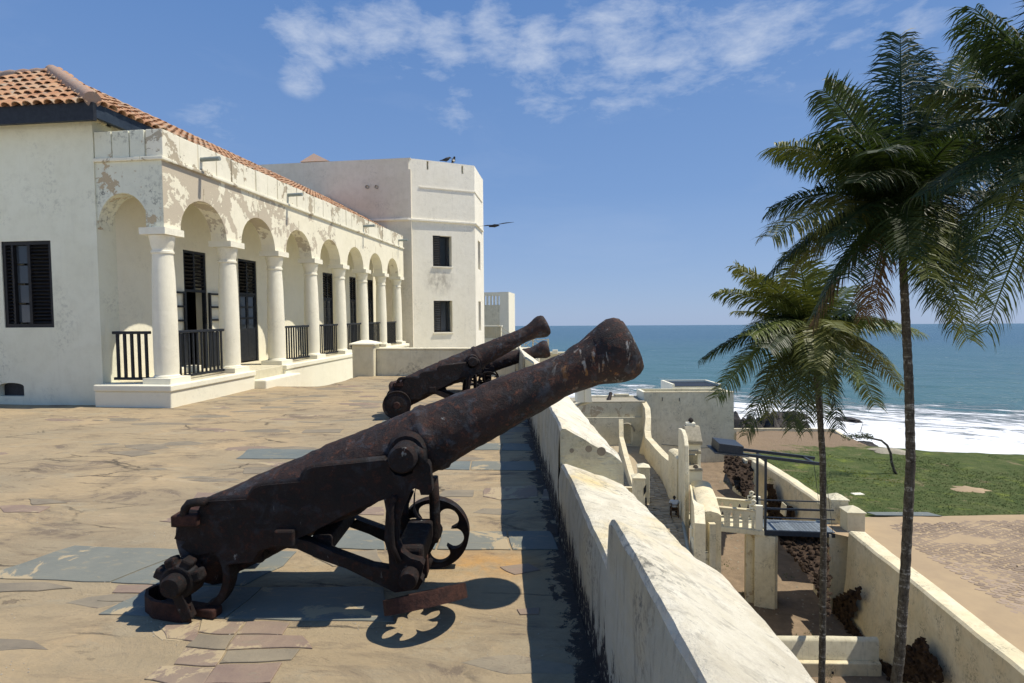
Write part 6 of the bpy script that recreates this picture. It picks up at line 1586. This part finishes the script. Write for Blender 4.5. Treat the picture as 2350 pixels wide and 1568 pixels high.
# rubble masonry showing at the wall foot
def rubble(root, poly_px, Zfn, n, smin, smax, seed):
    n = int(n * .55); smin *= .7; smax *= .75
    r = random.Random(seed); xs_ = [p[0] for p in poly_px]; ys_ = [p[1] for p in poly_px]; k = 0; tries = 0
    protos = []
    for q_ in range(5):
        me = bpy.data.meshes.new('stone'); bm = bmesh.new(); bmesh.ops.create_icosphere(bm, subdivisions=1, radius=1)
        for v in bm.verts: v.co *= 1 + .9 * noise.noise(v.co * 2.3 + V((q_ * 3.1 + seed, 0, 0)))
        bm.to_mesh(me); bm.free(); me.materials.append(M_TUFA); protos.append(me)
    rl_ = V(root.location)
    st_ = 4; ids = {}; bv = []; bf = []
    def gid(i, j):
        if (i, j) not in ids:
            px, py = min(xs_) + i * st_, min(ys_) + j * st_
            P = od(px, py, Zfn(px, py) + .12); nn = noise.noise(P * 1.8) * .35 + noise.noise(P * 5) * .22
            ids[(i, j)] = len(bv); bv.append(P - F0 * nn)
        return ids[(i, j)]
    for j in range(int((max(ys_) - min(ys_)) / st_)):
        for i in range(int((max(xs_) - min(xs_)) / st_)):
            if in_poly(min(xs_) + (i + .5) * st_, min(ys_) + (j + .5) * st_, poly_px): bf.append((gid(i, j), gid(i + 1, j), gid(i + 1, j + 1), gid(i, j + 1)))
    bk_ = MB(); bk_.add(bv, bf); bk_.build('rubble_bank', M_TUFA, root, kind='stuff')
    while k < n and tries < n * 30:
        tries += 1; px, py = r.uniform(min(xs_), max(xs_)), r.uniform(min(ys_), max(ys_))
        if not in_poly(px, py, poly_px): continue
        P = od(px, py, Zfn(px, py) + r.uniform(-.15, .1)); s_ = r.uniform(smin, smax)
        o = place('stone', protos[r.randrange(5)], root, P - rl_, (r.random() * 6, r.random() * 6, r.random() * 6)); o.scale = (s_ * r.uniform(.8, 1.5), s_, s_ * r.uniform(.6, .9)); k += 1
def wall_depth(axis, off=.55):
    def fn(px, py):
        # depth of the inner face of a counterscarp wall under this picture point
        a, b = V(axis[0]), V(axis[-1]); d = b - a; d.z = 0; d.normalize(); nn = V((d.y, -d.x, 0))
        if nn.x > 0: nn = -nn
        P = opl(px, py, a + nn * off, nn); return (P - CAM).dot(F0)
    return fn
rubble(cn, [(1783, 1218), (1880, 1225), (1903, 1240), (1904, 1420), (1870, 1350), (1840, 1300), (1790, 1245)], lambda x, y: 33.0 - (y - 1218) * .045, 330, .06, .22, 1)
rubble(cf, [(1664, 1045), (1700, 1050), (1728, 1060), (1730, 1148), (1705, 1140), (1680, 1110), (1662, 1080)], lambda x, y: 47 - (y - 1045) * .085, 190, .08, .26, 2)
rubble(cf, [(1700, 1062), (1730, 1066), (1728, 1110), (1712, 1140), (1700, 1120)], lambda x, y: 44 - (y - 1045) * .07, 80, .07, .2, 5)
rubble(cf, [(1762, 1110), (1775, 1110), (1786, 1150), (1822, 1165), (1826, 1190), (1760, 1190)], wall_depth(cs_far), 120, .06, .18, 6)
fn1 = wall_depth(cs_near, 1.0)
rubble(cn, [(1900, 1380), (1975, 1345), (1958, 1400), (1958, 1430), (1983, 1468), (1900, 1466)], lambda x, y: fn1(x, y), 200, .05, .16, 3)
rubble(cn, [(2100, 1470), (2120, 1462), (2140, 1500), (2160, 1530), (2165, 1568), (2060, 1568), (2000, 1568), (1990, 1540), (2002, 1498), (2030, 1520), (2060, 1530), (2080, 1490)], lambda x, y: fn1(x, y), 240, .05, .15, 4)

for (pxa, pya, pxb, pyb, Z) in ((1707, 1056, 1716, 1088, 45.5), (1729, 1062, 1741, 1130, 41.5), (1800, 1160, 1806, 1175, 36)):
    a_, b_ = od(pxa, pya, Z), od(pxb, pyb, Z); x = MB(); x.hexa([V((a_.x, b_.y, b_.z - .3)), V((b_.x - .05, b_.y, b_.z - .3)), V((b_.x, b_.y + .8, b_.z - .3)), V((a_.x, b_.y + .8, b_.z - .3))], [V((a_.x + .1, a_.y, a_.z)), V((b_.x, a_.y, a_.z)), V((b_.x, a_.y + .8, a_.z)), V((a_.x + .1, a_.y + .8, a_.z))]); x.build('masonry_stub', M_OLD2, cf, bevel=.04)
# --- cross wall at the bottom
xw = thing('moat_cross_wall', 'plain plaster wall crossing the moat at the bottom beside the palm trunks', 'wall', od(1900, 1568, 22))
a, b = oz(1770, 1466, -12.9), oz(2018, 1469, -12.9)
x = MB(); wall_strip(x, sub([a, a.lerp(b, .5) + V((0, .05, 0)), b], 5), .38, -16, True, nrmflip=-1); x.build('wall', M_LOW, xw, smooth='auto')
d_ = (b - a); d_.z = 0; d_.normalize(); nn_ = V((d_.y, -d_.x, 0)); nn_ = nn_ if nn_.y < 0 else -nn_
x = MB(); x.hexa([a + nn_ * .25 + V((0, 0, -3)), b + nn_ * .25 + V((0, 0, -3)), b + V((0, 0, -3)), a + V((0, 0, -3))], [a + nn_ * .22 + V((0, 0, -1.0)), b + nn_ * .22 + V((0, 0, -1.0)), b + V((0, 0, -.95)), a + V((0, 0, -.95))]); x.build('footing', M_OLD2, xw, bevel=.04)
x = MB(); x.box(od(1910, 1543, (a - CAM).dot(F0) - .28), (.10, .1, .12)); x.build('drain_hole', M_BLK, xw)

# --- sea wall edging and rocks
swl = thing('sea_wall', 'thin low sea wall edging the bare ground above the rocks', 'wall', shore[1] + V((0, 0, -.5)))
x = MB(); wall_strip(x, sub([shore[0] + V((-1, 0, .15)), shore[1] + V((0, 0, .2)), shore[2] + V((0, 0, .2)), shore[3] + V((0, 0, .1))], 5), .3, -17, nrmflip=1); x.build('wall', M_OLD2, swl)
def rock(name, label, px0, px1, pyt, pyb, Z, seed, parts=9):
    Z = (oz((px0 + px1) / 2, pyb, -17.2) - CAM).dot(F0)
    r = random.Random(seed); o = thing(name, label, 'rock', od((px0 + px1) / 2, pyb, Z), 'black rocks in the surf')
    x = MB()
    for k in range(parts):
        t = (k + .5) / parts; px = px0 + (px1 - px0) * t; c = od(px, pyb, Z + r.uniform(-3, 3)); h = (od(px, pyt, Z).z - od(px, pyb, Z).z) * r.uniform(.55, 1.1); wd = (px1 - px0) / parts / FPX * Z * 1.1
        b = len(x.v); x.sphere(c, 1.0, 14)
        for i in range(b, len(x.v)):
            v = x.v[i] - c; s_ = 1 + .55 * noise.noise(v * 1.8 + V((seed, k, 0))); x.v[i] = c + V((v.x * wd * 1.5 * s_, v.y * 2.6 * s_, v.z * h * s_))
    x.build('mass', M_ROCK, o); return o
rock('shore_rock', 'long low black rock ledge beside the square bastion', 1685, 1775, 953, 990, 76, 1, 9)
rock('shore_rock', 'taller black rock block in the surf behind the small palm', 1762, 1838, 947, 985, 80, 2, 6)
rock('shore_rock', 'low flat black reef left of the surf behind the palm fronds', 1775, 1850, 945, 956, 100, 3, 6)
rock('shore_rock', 'flat black reef breaking the surf right of the small palm', 1930, 1978, 957, 964, 92, 4, 5)
rock('shore_rock', 'small dark boulders in the foam near the leaning tree', 1965, 2006, 1014, 1022, 68, 5, 5)

# --- leaning tree on the lawn
lt_ = thing('leaning_tree', 'thin bare windswept tree leaning left on the lawn', 'tree', oz(2061, 1095, -10.6))
Zt = (oz(2061, 1095, -10.6) - CAM).dot(F0)
tp = [(2061, 1096), (2052, 1080), (2046, 1060), (2044, 1040), (2036, 1022), (2023, 1011), (2005, 1007), (1988, 1003), (1970, 1003), (1955, 1000)]
x = MB(); x.tube([od(a_, b_, Zt) for a_, b_ in tp], [.13, .11, .10, .10, .09, .085, .07, .06, .045, .03], 8); x.build('trunk', M_TRK, lt_, smooth=True)
x = MB(); rr = random.Random(2)
for (pa, pb) in (((1988, 1003), (1975, 990)), ((1975, 990), (1980, 972)), ((1970, 1003), (1945, 1010)), ((2005, 1007), (1985, 998)), ((1988, 1003), (1960, 1006)), ((1955, 1000), (1935, 998))):
    x.tube([od(*pa, Zt), od(*pb, Zt + rr.uniform(-.5, .5))], [.035, .015], 5)
x.build('branch', M_TRK, lt_)
x = MB()
for k in range(520):
    px = rr.uniform(1932, 2004); py = 1001 + (px - 1965) * .06 + rr.gauss(0, 3.6) + (3 if px < 1950 else 0); P = od(px, py, Zt + rr.uniform(-.9, .9)); s_ = rr.uniform(.05, .11)
    d1 = V((rr.uniform(-1, 1), rr.uniform(-1, 1), rr.uniform(-.5, .5))).normalized() * s_; d2 = V((rr.uniform(-1, 1), rr.uniform(-1, 1), rr.uniform(-.5, .5))).normalized() * s_ * .5
    x.add([P, P + d1 + d2, P + d1 * 2, P + d1 - d2], [(0, 1, 2, 3)])
x.build('crown', M_FRD, lt_)
# grass tufts on lawn and in the moat
def tufts(name, n, seed, gen, m, hmin, hmax):
    r = random.Random(seed); x = MB(); vs = []; fs = []
    for k in range(n):
        P = gen(r)
        if P is None: continue
        for q_ in range(3):
            a = r.random() * 6.28; h = r.uniform(hmin, hmax); w_ = h * .28; d = V((cos(a), sin(a), 0)); b = len(vs)
            vs += [P - d * w_, P + d * w_, P + V((r.uniform(-.5, .5) * h, r.uniform(-.5, .5) * h, h))]; fs.append((b, b + 1, b + 2))
            P = P + V((r.uniform(-.08, .08), r.uniform(-.08, .08), 0))
    x.add(vs, fs); return x.build(name, m, None, kind='stuff')
def gl(r):
    a = lerp_poly(near_line, r.uniform(0.02, .62)); c = lerp_poly(shore, r.uniform(0.15, .7)); p = a.lerp(c, r.random())
    kk = (noise.noise(V((p.x * .16, p.y * .16, 3)))) * 1.6 + (p.y - 50) * .07 + (27 - p.x) * .03
    if kk > .15: return None
    return V((p.x, p.y, zl(p.x, p.y)))
o = tufts('grass', 12000, 1, gl, M_LAWN, .03, .08); tag(o, 'short coarse grass covering the lawn above the surf', 'grass')
def gw(r):
    px, py = r.uniform(1760, 2100), r.uniform(1028, 1110)
    p = oz(px, py, -10.3)
    if noise.noise(V((p.x * .35, p.y * .18, 9))) < .08: return None
    return V((p.x, p.y, zl(p.x, p.y)))
o = tufts('weeds', 2600, 2, gw, M_WEED, .03, .09); tag(o, 'yellow green flowering ground weeds scattered over the far lawn', 'weeds')
def gm_(r):
    p = V((r.uniform(9, 22), r.uniform(17, 56), 0))
    if noise.noise(V((p.x * .5, p.y * .35, 5))) < .22: return None
    return V((p.x, p.y, zmoat(p.x, p.y)))
o = tufts('moat_grass', 9000, 3, gm_, M_GRASS, .03, .09); tag(o, 'sparse grass growing on the moat floor', 'grass')
# loose stones in the moat
pebm = MB(); rr = random.Random(6)
for k in range(900):
    p = V((rr.uniform(10, 22), rr.uniform(17, 56), 0)); p.z = zmoat(p.x, p.y); s_ = rr.uniform(.02, .07)
    pebm.add([p + V((-s_, -s_, 0)), p + V((s_, -s_, 0)), p + V((s_ * .6, s_, 0)), p + V((-s_, s_ * .7, 0)), p + V((0, 0, s_ * .9))], [(0, 1, 4), (1, 2, 4), (2, 3, 4), (3, 0, 4)])
o = pebm.build('loose_stones', M_STONE, None, kind='stuff'); tag(o, 'loose pale stones strewn over the moat floor', 'stones')
p_ = oz(1968, 1137, -10.3); x = MB(); x.box(p_ + V((0, 0, .05)), (.75, .45, .18), rz=.2); ob = x.build('stone_block', M_WHT, None, bevel=.03); tag(ob, 'pale flat stone block lying on the lawn behind the pillars', 'stone')
x = MB(); q_ = [oz(1988, 1176, -10.02), oz(2128, 1176, -10.02), oz(2162, 1185, -10.02), oz(2010, 1183, -10.02)]; x.prism(q_, V((0, 0, .03))); ob = x.build('slate_strip', M_SLATE, None); tag(ob, 'blue grey slate strip let into the plaza edge beside the lawn', 'paving strip')
for (px, py, s_, lb) in ((2230, 1128, 1.6, 'low pale sand heap on the lawn right of the tall palm'), (2045, 1035, 1.5, 'grey spoil heap at the lawn edge behind the leaning tree')):
    c = oz(px, py, -10.4); x = MB(); n = 18; vs = [c + V((0, 0, .28))]; fs = []
    for rr_, h in ((.4, .22), (.75, .10), (1.0, -.08)):
        for k in range(n): a = 2 * pi * k / n; j = 1 + .8 * noise.noise(V((cos(a) * 2, sin(a) * 2, px))); vs.append(c + V((cos(a) * s_ * rr_ * j, sin(a) * s_ * .8 * rr_ * j, h + .05 * noise.noise(V((a * 3, rr_ * 5, 1))))))
    fs += [(0, 1 + k, 1 + (k + 1) % n) for k in range(n)]
    for rI in range(2): fs += [(1 + rI * n + k, 1 + rI * n + (k + 1) % n, 1 + (rI + 1) * n + (k + 1) % n, 1 + (rI + 1) * n + k) for k in range(n)]
    x.add(vs, fs); ob = x.build('sand_heap', M_PLAZA if px > 2100 else M_STONE, None, smooth=True); tag(ob, lb, 'heap')

# ---- seated person on a chair, seen from behind
pb = oz(1549, 1190, ZP); chair = thing('chair', 'brown wooden chair under the person on the path', 'chair', pb)
def cb(mb, x0, x1, y0, y1, z0, z1): mb.bb(pb.x + x0, pb.x + x1, pb.y + y0, pb.y + y1, ZP + z0, ZP + z1); return mb
for sx in (-.21, .21):
    for sy in (-.0, .42): cb(MB(), sx - .022, sx + .022, sy - .022, sy + .022, .035, .45 if sy > .1 else .92).build('leg', M_WOOD, chair)
cb(MB(), -.24, .24, -.03, .45, .452, .49).build('seat', M_WOOD, chair)
for z in (.62, .80): cb(MB(), -.19, .19, -.012, .012, z, z + .045).build('back_slat', M_WOOD, chair)
per = thing('person', 'person in pale blue shirt and black trousers sitting on a chair by the gatehouse', 'person', pb)
def skin_obj(name, nodes, edges, m_, parent, lvl=1):
    me = bpy.data.meshes.new(name); pts = [V(n[0]) for n in nodes]; loc = V(pb)
    me.from_pydata([tuple(p) for p in pts], edges, []); o = bpy.data.objects.new(name, me); COL.objects.link(o); o.parent = parent
    sk = o.modifiers.new('skin', 'SKIN'); sk.use_smooth_shade = True
    for i, n in enumerate(nodes): me.skin_vertices[0].data[i].radius = (n[1], n[2] if len(n) > 2 else n[1])
    me.skin_vertices[0].data[0].use_root = True
    sb = o.modifiers.new('sub', 'SUBSURF'); sb.levels = lvl; sb.render_levels = lvl; me.materials.append(m_); return o
# body: pelvis, spine leaning slightly forward, legs forward (away from camera)
body = [((0, .14, .56), .13), ((0, .18, .76), .13), ((0, .22, .95), .15, .12), ((0, .25, 1.02), .07), ((0, .29, 1.07), .05), ((.01, .33, 1.16), .075, .09), ((.01, .35, 1.22), .06),
        ((-.19, .24, 1.00), .055), ((-.26, .34, .80), .042), ((-.14, .52, .72), .033), ((.19, .24, 1.00), .055), ((.27, .34, .80), .042), ((.15, .52, .72), .033),
        ((-.11, .22, .53), .085), ((-.15, .58, .55), .065), ((-.16, .58, .12), .042), ((-.16, .70, .06), .038), ((.11, .22, .53), .085), ((.15, .58, .55), .065), ((.16, .56, .12), .042), ((.16, .68, .06), .038)]
ed = [(0, 1), (1, 2), (2, 3), (3, 4), (4, 5), (5, 6), (2, 7), (7, 8), (8, 9), (2, 10), (10, 11), (11, 12), (0, 13), (13, 14), (14, 15), (15, 16), (0, 17), (17, 18), (18, 19), (19, 20)]
skin_obj('body', body, ed, M_SKIN, per, 2)
shirt = [((0, .13, .60), .17, .18), ((0, .17, .78), .18, .19), ((0, .205, .95), .20, .18), ((0, .235, 1.03), .11), ((-.20, .235, .99), .095), ((-.26, .31, .84), .075), ((.20, .235, .99), .095), ((.27, .31, .84), .075)]
skin_obj('shirt', shirt, [(0, 1), (1, 2), (2, 3), (2, 4), (4, 5), (2, 6), (6, 7)], M_SHIRT, per, 2)
trs = [((0, .14, .56), .15), ((-.11, .24, .535), .10), ((-.15, .58, .55), .08), ((-.16, .58, .16), .06), ((.11, .24, .535), .10), ((.15, .58, .55), .08), ((.16, .56, .16), .06)]
skin_obj('trousers', trs, [(0, 1), (1, 2), (2, 3), (0, 4), (4, 5), (5, 6)], M_TROU, per, 2)
x = MB(); x.sphere(pb + V((.01, .315, 1.19)), .105, 12, (.88, 1.0, 1.05)); x.build('hair', M_BIRD, per, smooth=True)
x = MB()
for sx in (-.16, .16): x.box(pb + V((sx, .66, .05)), (.09, .26, .08))
x.build('shoes', M_BIRD, per, bevel=.02)
x = MB()
for sx, s2 in ((-.14, 1), (.15, -1)):
    c = pb + V((sx, .52, .72)); x.sphere(c + V((s2 * .03, .03, 0)), .04, 8, (1, 1.2, .6))
    for k in range(4): x.tube([c + V((s2 * .03 + (k - 1.5) * .018, .06, 0)), c + V((s2 * .035 + (k - 1.5) * .018, .10, -.01)), c + V((s2 * .04 + (k - 1.5) * .018, .12 - .01 * abs(k - 1.5), -.035))], [.009, .008, .006], 5)
    x.tube([c + V((s2 * .0, .02, .01)), c + V((s2 * -.03, .05, .02))], [.011, .008], 5)
x.build('hands', M_SKIN, per, smooth=True)
sp_ = oz(1552, 1171, ZP)

# ================================================================== PALMS
def frond_mesh(p0, p1, p2, leaf, nl, seed, droop=.5, twist=0.0, wdt=.034):
    r = random.Random(seed); vs = []; fs = []
    B = lambda t: p0 * (1 - t) ** 2 + p1 * 2 * t * (1 - t) + p2 * t * t
    dB_ = lambda t: ((p1 - p0) * (1 - t) + (p2 - p1) * t).normalized()
    m = MB(); m.tube([B(k / 12) for k in range(13)], [.045 * (1 - k / 12) ** .8 + .006 for k in range(13)], 5)
    for i in range(nl):
        t = .10 + .90 * (i + r.uniform(-.3, .3)) / nl; t = min(max(t, .02), 1)
        P = B(t); T_ = dB_(t); side = T_.cross(V((0, 0, 1)))
        if side.length < .15: side = T_.cross(V((0, 1, .2)))
        side.normalize(); side = (Matrix.Rotation(twist, 3, T_) @ side); upn = side.cross(T_).normalized()
        prof = (min(1, t / .22) ** .7) * (1 - .50 * max(0, (t - .6) / .4) ** 1.4)
        for s_ in (-1, 1):
            L = leaf * prof * r.uniform(.85, 1.1); fwd = .22 + .50 * t + r.uniform(-.16, .16)
            d0 = (side * s_ * 1.0 + T_ * fwd + upn * .12).normalized(); sag = droop * r.uniform(.35, 1.55)
            a = P; b = a + d0 * L * .35; d1 = (d0 + V((0, 0, -sag * .8))).normalized(); c = b + d1 * L * .35; d2 = (d1 + V((0, 0, -sag * 1.1))).normalized(); e = c + d2 * L * .32
            wv = (T_ * .9 + V((r.uniform(-.3, .3), r.uniform(-.3, .3), r.uniform(-.2, .2)))).normalized(); w_ = wdt * r.uniform(.8, 1.2)
            k = len(m.v); m.v += [a - wv * w_ * .3, a + wv * w_ * .3, b - wv * w_ * .55, b + wv * w_ * .55, c - wv * w_ * .42, c + wv * w_ * .42, e]
            m.f += [(k, k + 1, k + 3, k + 2), (k + 2, k + 3, k + 5, k + 4), (k + 4, k + 5, k + 6)]
    return m
def palm(label, C0, trunk, tr_r, fr, depth, leaf, m_, nl, droop=.5, extra=0, seed=1, nuts=6, wdt=.036, grp='coconut palms'):
    base = trunk[0]; root = thing('coconut_palm', label, 'palm tree', base, grp)
    x = MB(); sp = sub(trunk, 14); n = len(sp); rad = []; pts_ = []
    for i, p in enumerate(sp):
        t = i / (n - 1); r_ = tr_r[0] + (tr_r[1] - tr_r[0]) * t
        pts_.append(p); rad.append(r_ * (1.06 if i % 2 else .97) * (1 + .5 * max(0, .04 - t) / .04))
    x.tube(pts_, rad, 14); x.build('trunk', M_TRK, root, smooth='auto')
    r = random.Random(seed); C_PY = 640
    for i, f_ in enumerate(fr):
        px, py, dz, rise = f_[:4]; tip = od(px, py, depth + dz); v = tip - C0; L = v.length
        p1 = C0 + v * .42 + V((0, 0, rise * 1.35 * L)); p0 = C0 + v.normalized() * .12
        mm = frond_mesh(p0, p1, tip, leaf * (.8 + .2 * min(1, L / 3.2)), int(nl * min(1.25, L / 3.2) + 8), seed * 100 + i, droop * r.uniform(.7, 1.25), r.uniform(-.5, .5), wdt)
        mm.build('frond', M_DRY if (m_ is M_FRD and py > C_PY + 60 and r.random() < .25) else (M_FRD if r.random() < (.85 if m_ is M_FRD else .28) else M_FRL), root, origin=C0)
    x = MB()
    for k in range(nuts): a = r.random() * 6.28; x = MB(); x.sphere(C0 + V((cos(a) * .3, sin(a) * .3, -.22 - r.random() * .35)), .115, 10, (1, 1, 1.25)); x.build('coconut', M_NUT if k % 3 else M_DRY, root, smooth=True)
    x = MB(); 
    for k in range(40):
        a = r.random() * 6.28; b = C0 + V((cos(a) * .16, sin(a) * .16, -.1)); e = b + V((cos(a) * r.uniform(.1, .4), sin(a) * r.uniform(.1, .4), r.uniform(-.9, .1))); x.tube([b, b.lerp(e, .5) + V((0, 0, .08)), e], [.02, .014, .005], 4)
    x.sphere(C0 + V((0, 0, -.1)), .24, 10, (1, 1, 1.7)); x.build('crown_heart', M_DRY, root)
    return root
# tall palm
DT = 14.0; CT = od(2070, 490, DT)
g0_ = od(2046, 1640, DT); gb_ = V((g0_.x - .35, g0_.y, -14.5))
trk = [gb_, g0_] + [od(x_, y_, DT) for x_, y_ in ((2064, 1510), (2078, 1300), (2090, 1060), (2086, 880), (2077, 700), (2071, 580))] + [CT]
tall = [(2066, 78, .3, .02), (2100, 125, .9, .04), (2150, 215, -.5, .1), (1888, 205, .2, .16), (1925, 190, 1.4, .15), (1780, 335, -.4, .20), (1785, 350, 1.6, .18),
        (1770, 480, .4, .22), (1768, 545, -.8, .2), (1790, 600, 1.0, .22), (1870, 720, -.4, .25), (1800, 640, .3, .24), (1945, 640, -1.6, .28), (1960, 420, -2.6, .22), (2010, 350, -2.6, .26),
        (2085, 590, -2.6, .32), (2218, 120, .9, .02), (2225, 118, 1.4, .0), (2310, 260, .2, .14), (2340, 350, -1.0, .16), (2330, 470, .6, .2), (2222, 780, -.3, .30), (2150, 690, -1.3, .3),
        (2250, 650, 1.0, .28), (2265, 560, -.4, .25), (2180, 600, 2.2, .3), (2000, 560, 2.6, .3), (1985, 730, 1.4, .32), (2215, 300, -1.8, .18), (1905, 560, -1.6, .25), (2180, 420, -2.4, .24), (2260, 700, .8, .32), (2190, 760, .4, .34), (2130, 640, -2.0, .34), (1900, 300, -1.8, .2), (2240, 420, 1.4, .22), (1867, 745, .4, .2), (2007, 720, .2, .3), (1762, 632, .5, .24)]
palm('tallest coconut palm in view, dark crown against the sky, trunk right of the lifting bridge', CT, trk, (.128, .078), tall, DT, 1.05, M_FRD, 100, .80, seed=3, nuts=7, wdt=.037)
# small palm
DS = 19.0; CS = od(1866, 762, DS)
g0_ = od(1884, 1640, DS); gb_ = V((g0_.x, g0_.y, -14.5))
trk = [gb_, g0_] + [od(x_, y_, DS) for x_, y_ in ((1887, 1500), (1890, 1250), (1888, 1050), (1880, 930), (1870, 820))] + [CS]
small = [(1688, 610, .3, .10), (1655, 668, -.5, .14), (1690, 715, 1.2, .12), (1612, 825, .2, .20), (1642, 915, -.8, .24), (1712, 1000, .3, .28), (1760, 960, 1.5, .26), (1820, 985, -1.4, .32),
         (1850, 990, .6, .3), (1925, 985, -.3, .32), (1975, 880, -.9, .26), (2072, 895, .4, .22), (2050, 850, 1.4, .2), (2108, 760, .4, .14), (2040, 740, -1.4, .16), (1885, 620, .3, .06),
         (1830, 580, -.6, .05), (1790, 630, .9, .08), (1945, 660, .6, .08), (1980, 700, -.8, .1), (1900, 900, -2.2, .3), (1870, 850, -3.0, .3), (1760, 800, -2.2, .22), (1960, 800, 2.2, .2), (1800, 700, 2.4, .15), (1680, 860, 1.4, .24), (1740, 640, -1.3, .12), (1890, 960, 1.6, .3), (2010, 930, .8, .28), (1930, 760, -2.6, .2), (1720, 770, -1.8, .2)]
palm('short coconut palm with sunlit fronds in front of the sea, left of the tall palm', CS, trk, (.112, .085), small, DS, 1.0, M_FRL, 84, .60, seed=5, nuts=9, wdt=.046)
# right-hand palm, trunk outside the picture
DR = 10.5; CR = od(2500, 330, DR); gb_ = V((CR.x + .5, CR.y - .5, -10.2))
trk = [gb_, gb_.lerp(CR, .5) + V((.25, 0, 0)), CR]
rgt = [(2222, 60, .2, .12), (2235, 20, -.6, .10), (2270, 150, .8, .16), (2300, 90, -1.0, .12), (2140, 215, .3, .14), (2165, 300, -.5, .16), (2225, 345, 1.0, .18), (2110, 450, .2, .18), (2200, 440, -1.1, .2),
       (2190, 560, .5, .24), (2245, 600, -.7, .24), (2262, 765, .3, .24), (2340, 640, .8, .3), (2300, 520, -1.4, .28), (2350, 420, -1.8, .22), (2380, 200, -1.8, .2), (2450, -80, .2, .05), (2330, -60, .5, .08),
       (2600, -50, .2, .1), (2760, 120, .2, .18), (2790, 330, .4, .22), (2740, 560, -.5, .28), (2620, 700, .4, .3), (2480, 720, -1.0, .3), (2560, 500, -2, .3), (2650, 200, 2, .2), (2420, 400, 2.3, .25)]
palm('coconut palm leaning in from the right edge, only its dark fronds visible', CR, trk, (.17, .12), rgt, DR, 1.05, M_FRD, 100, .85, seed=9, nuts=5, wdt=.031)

# ================================================================== apply the terrace fall to everything standing on it
for o in TILT:
    o.matrix_world = TM @ Matrix.LocRotScale(o.location, o.rotation_euler, o.scale)
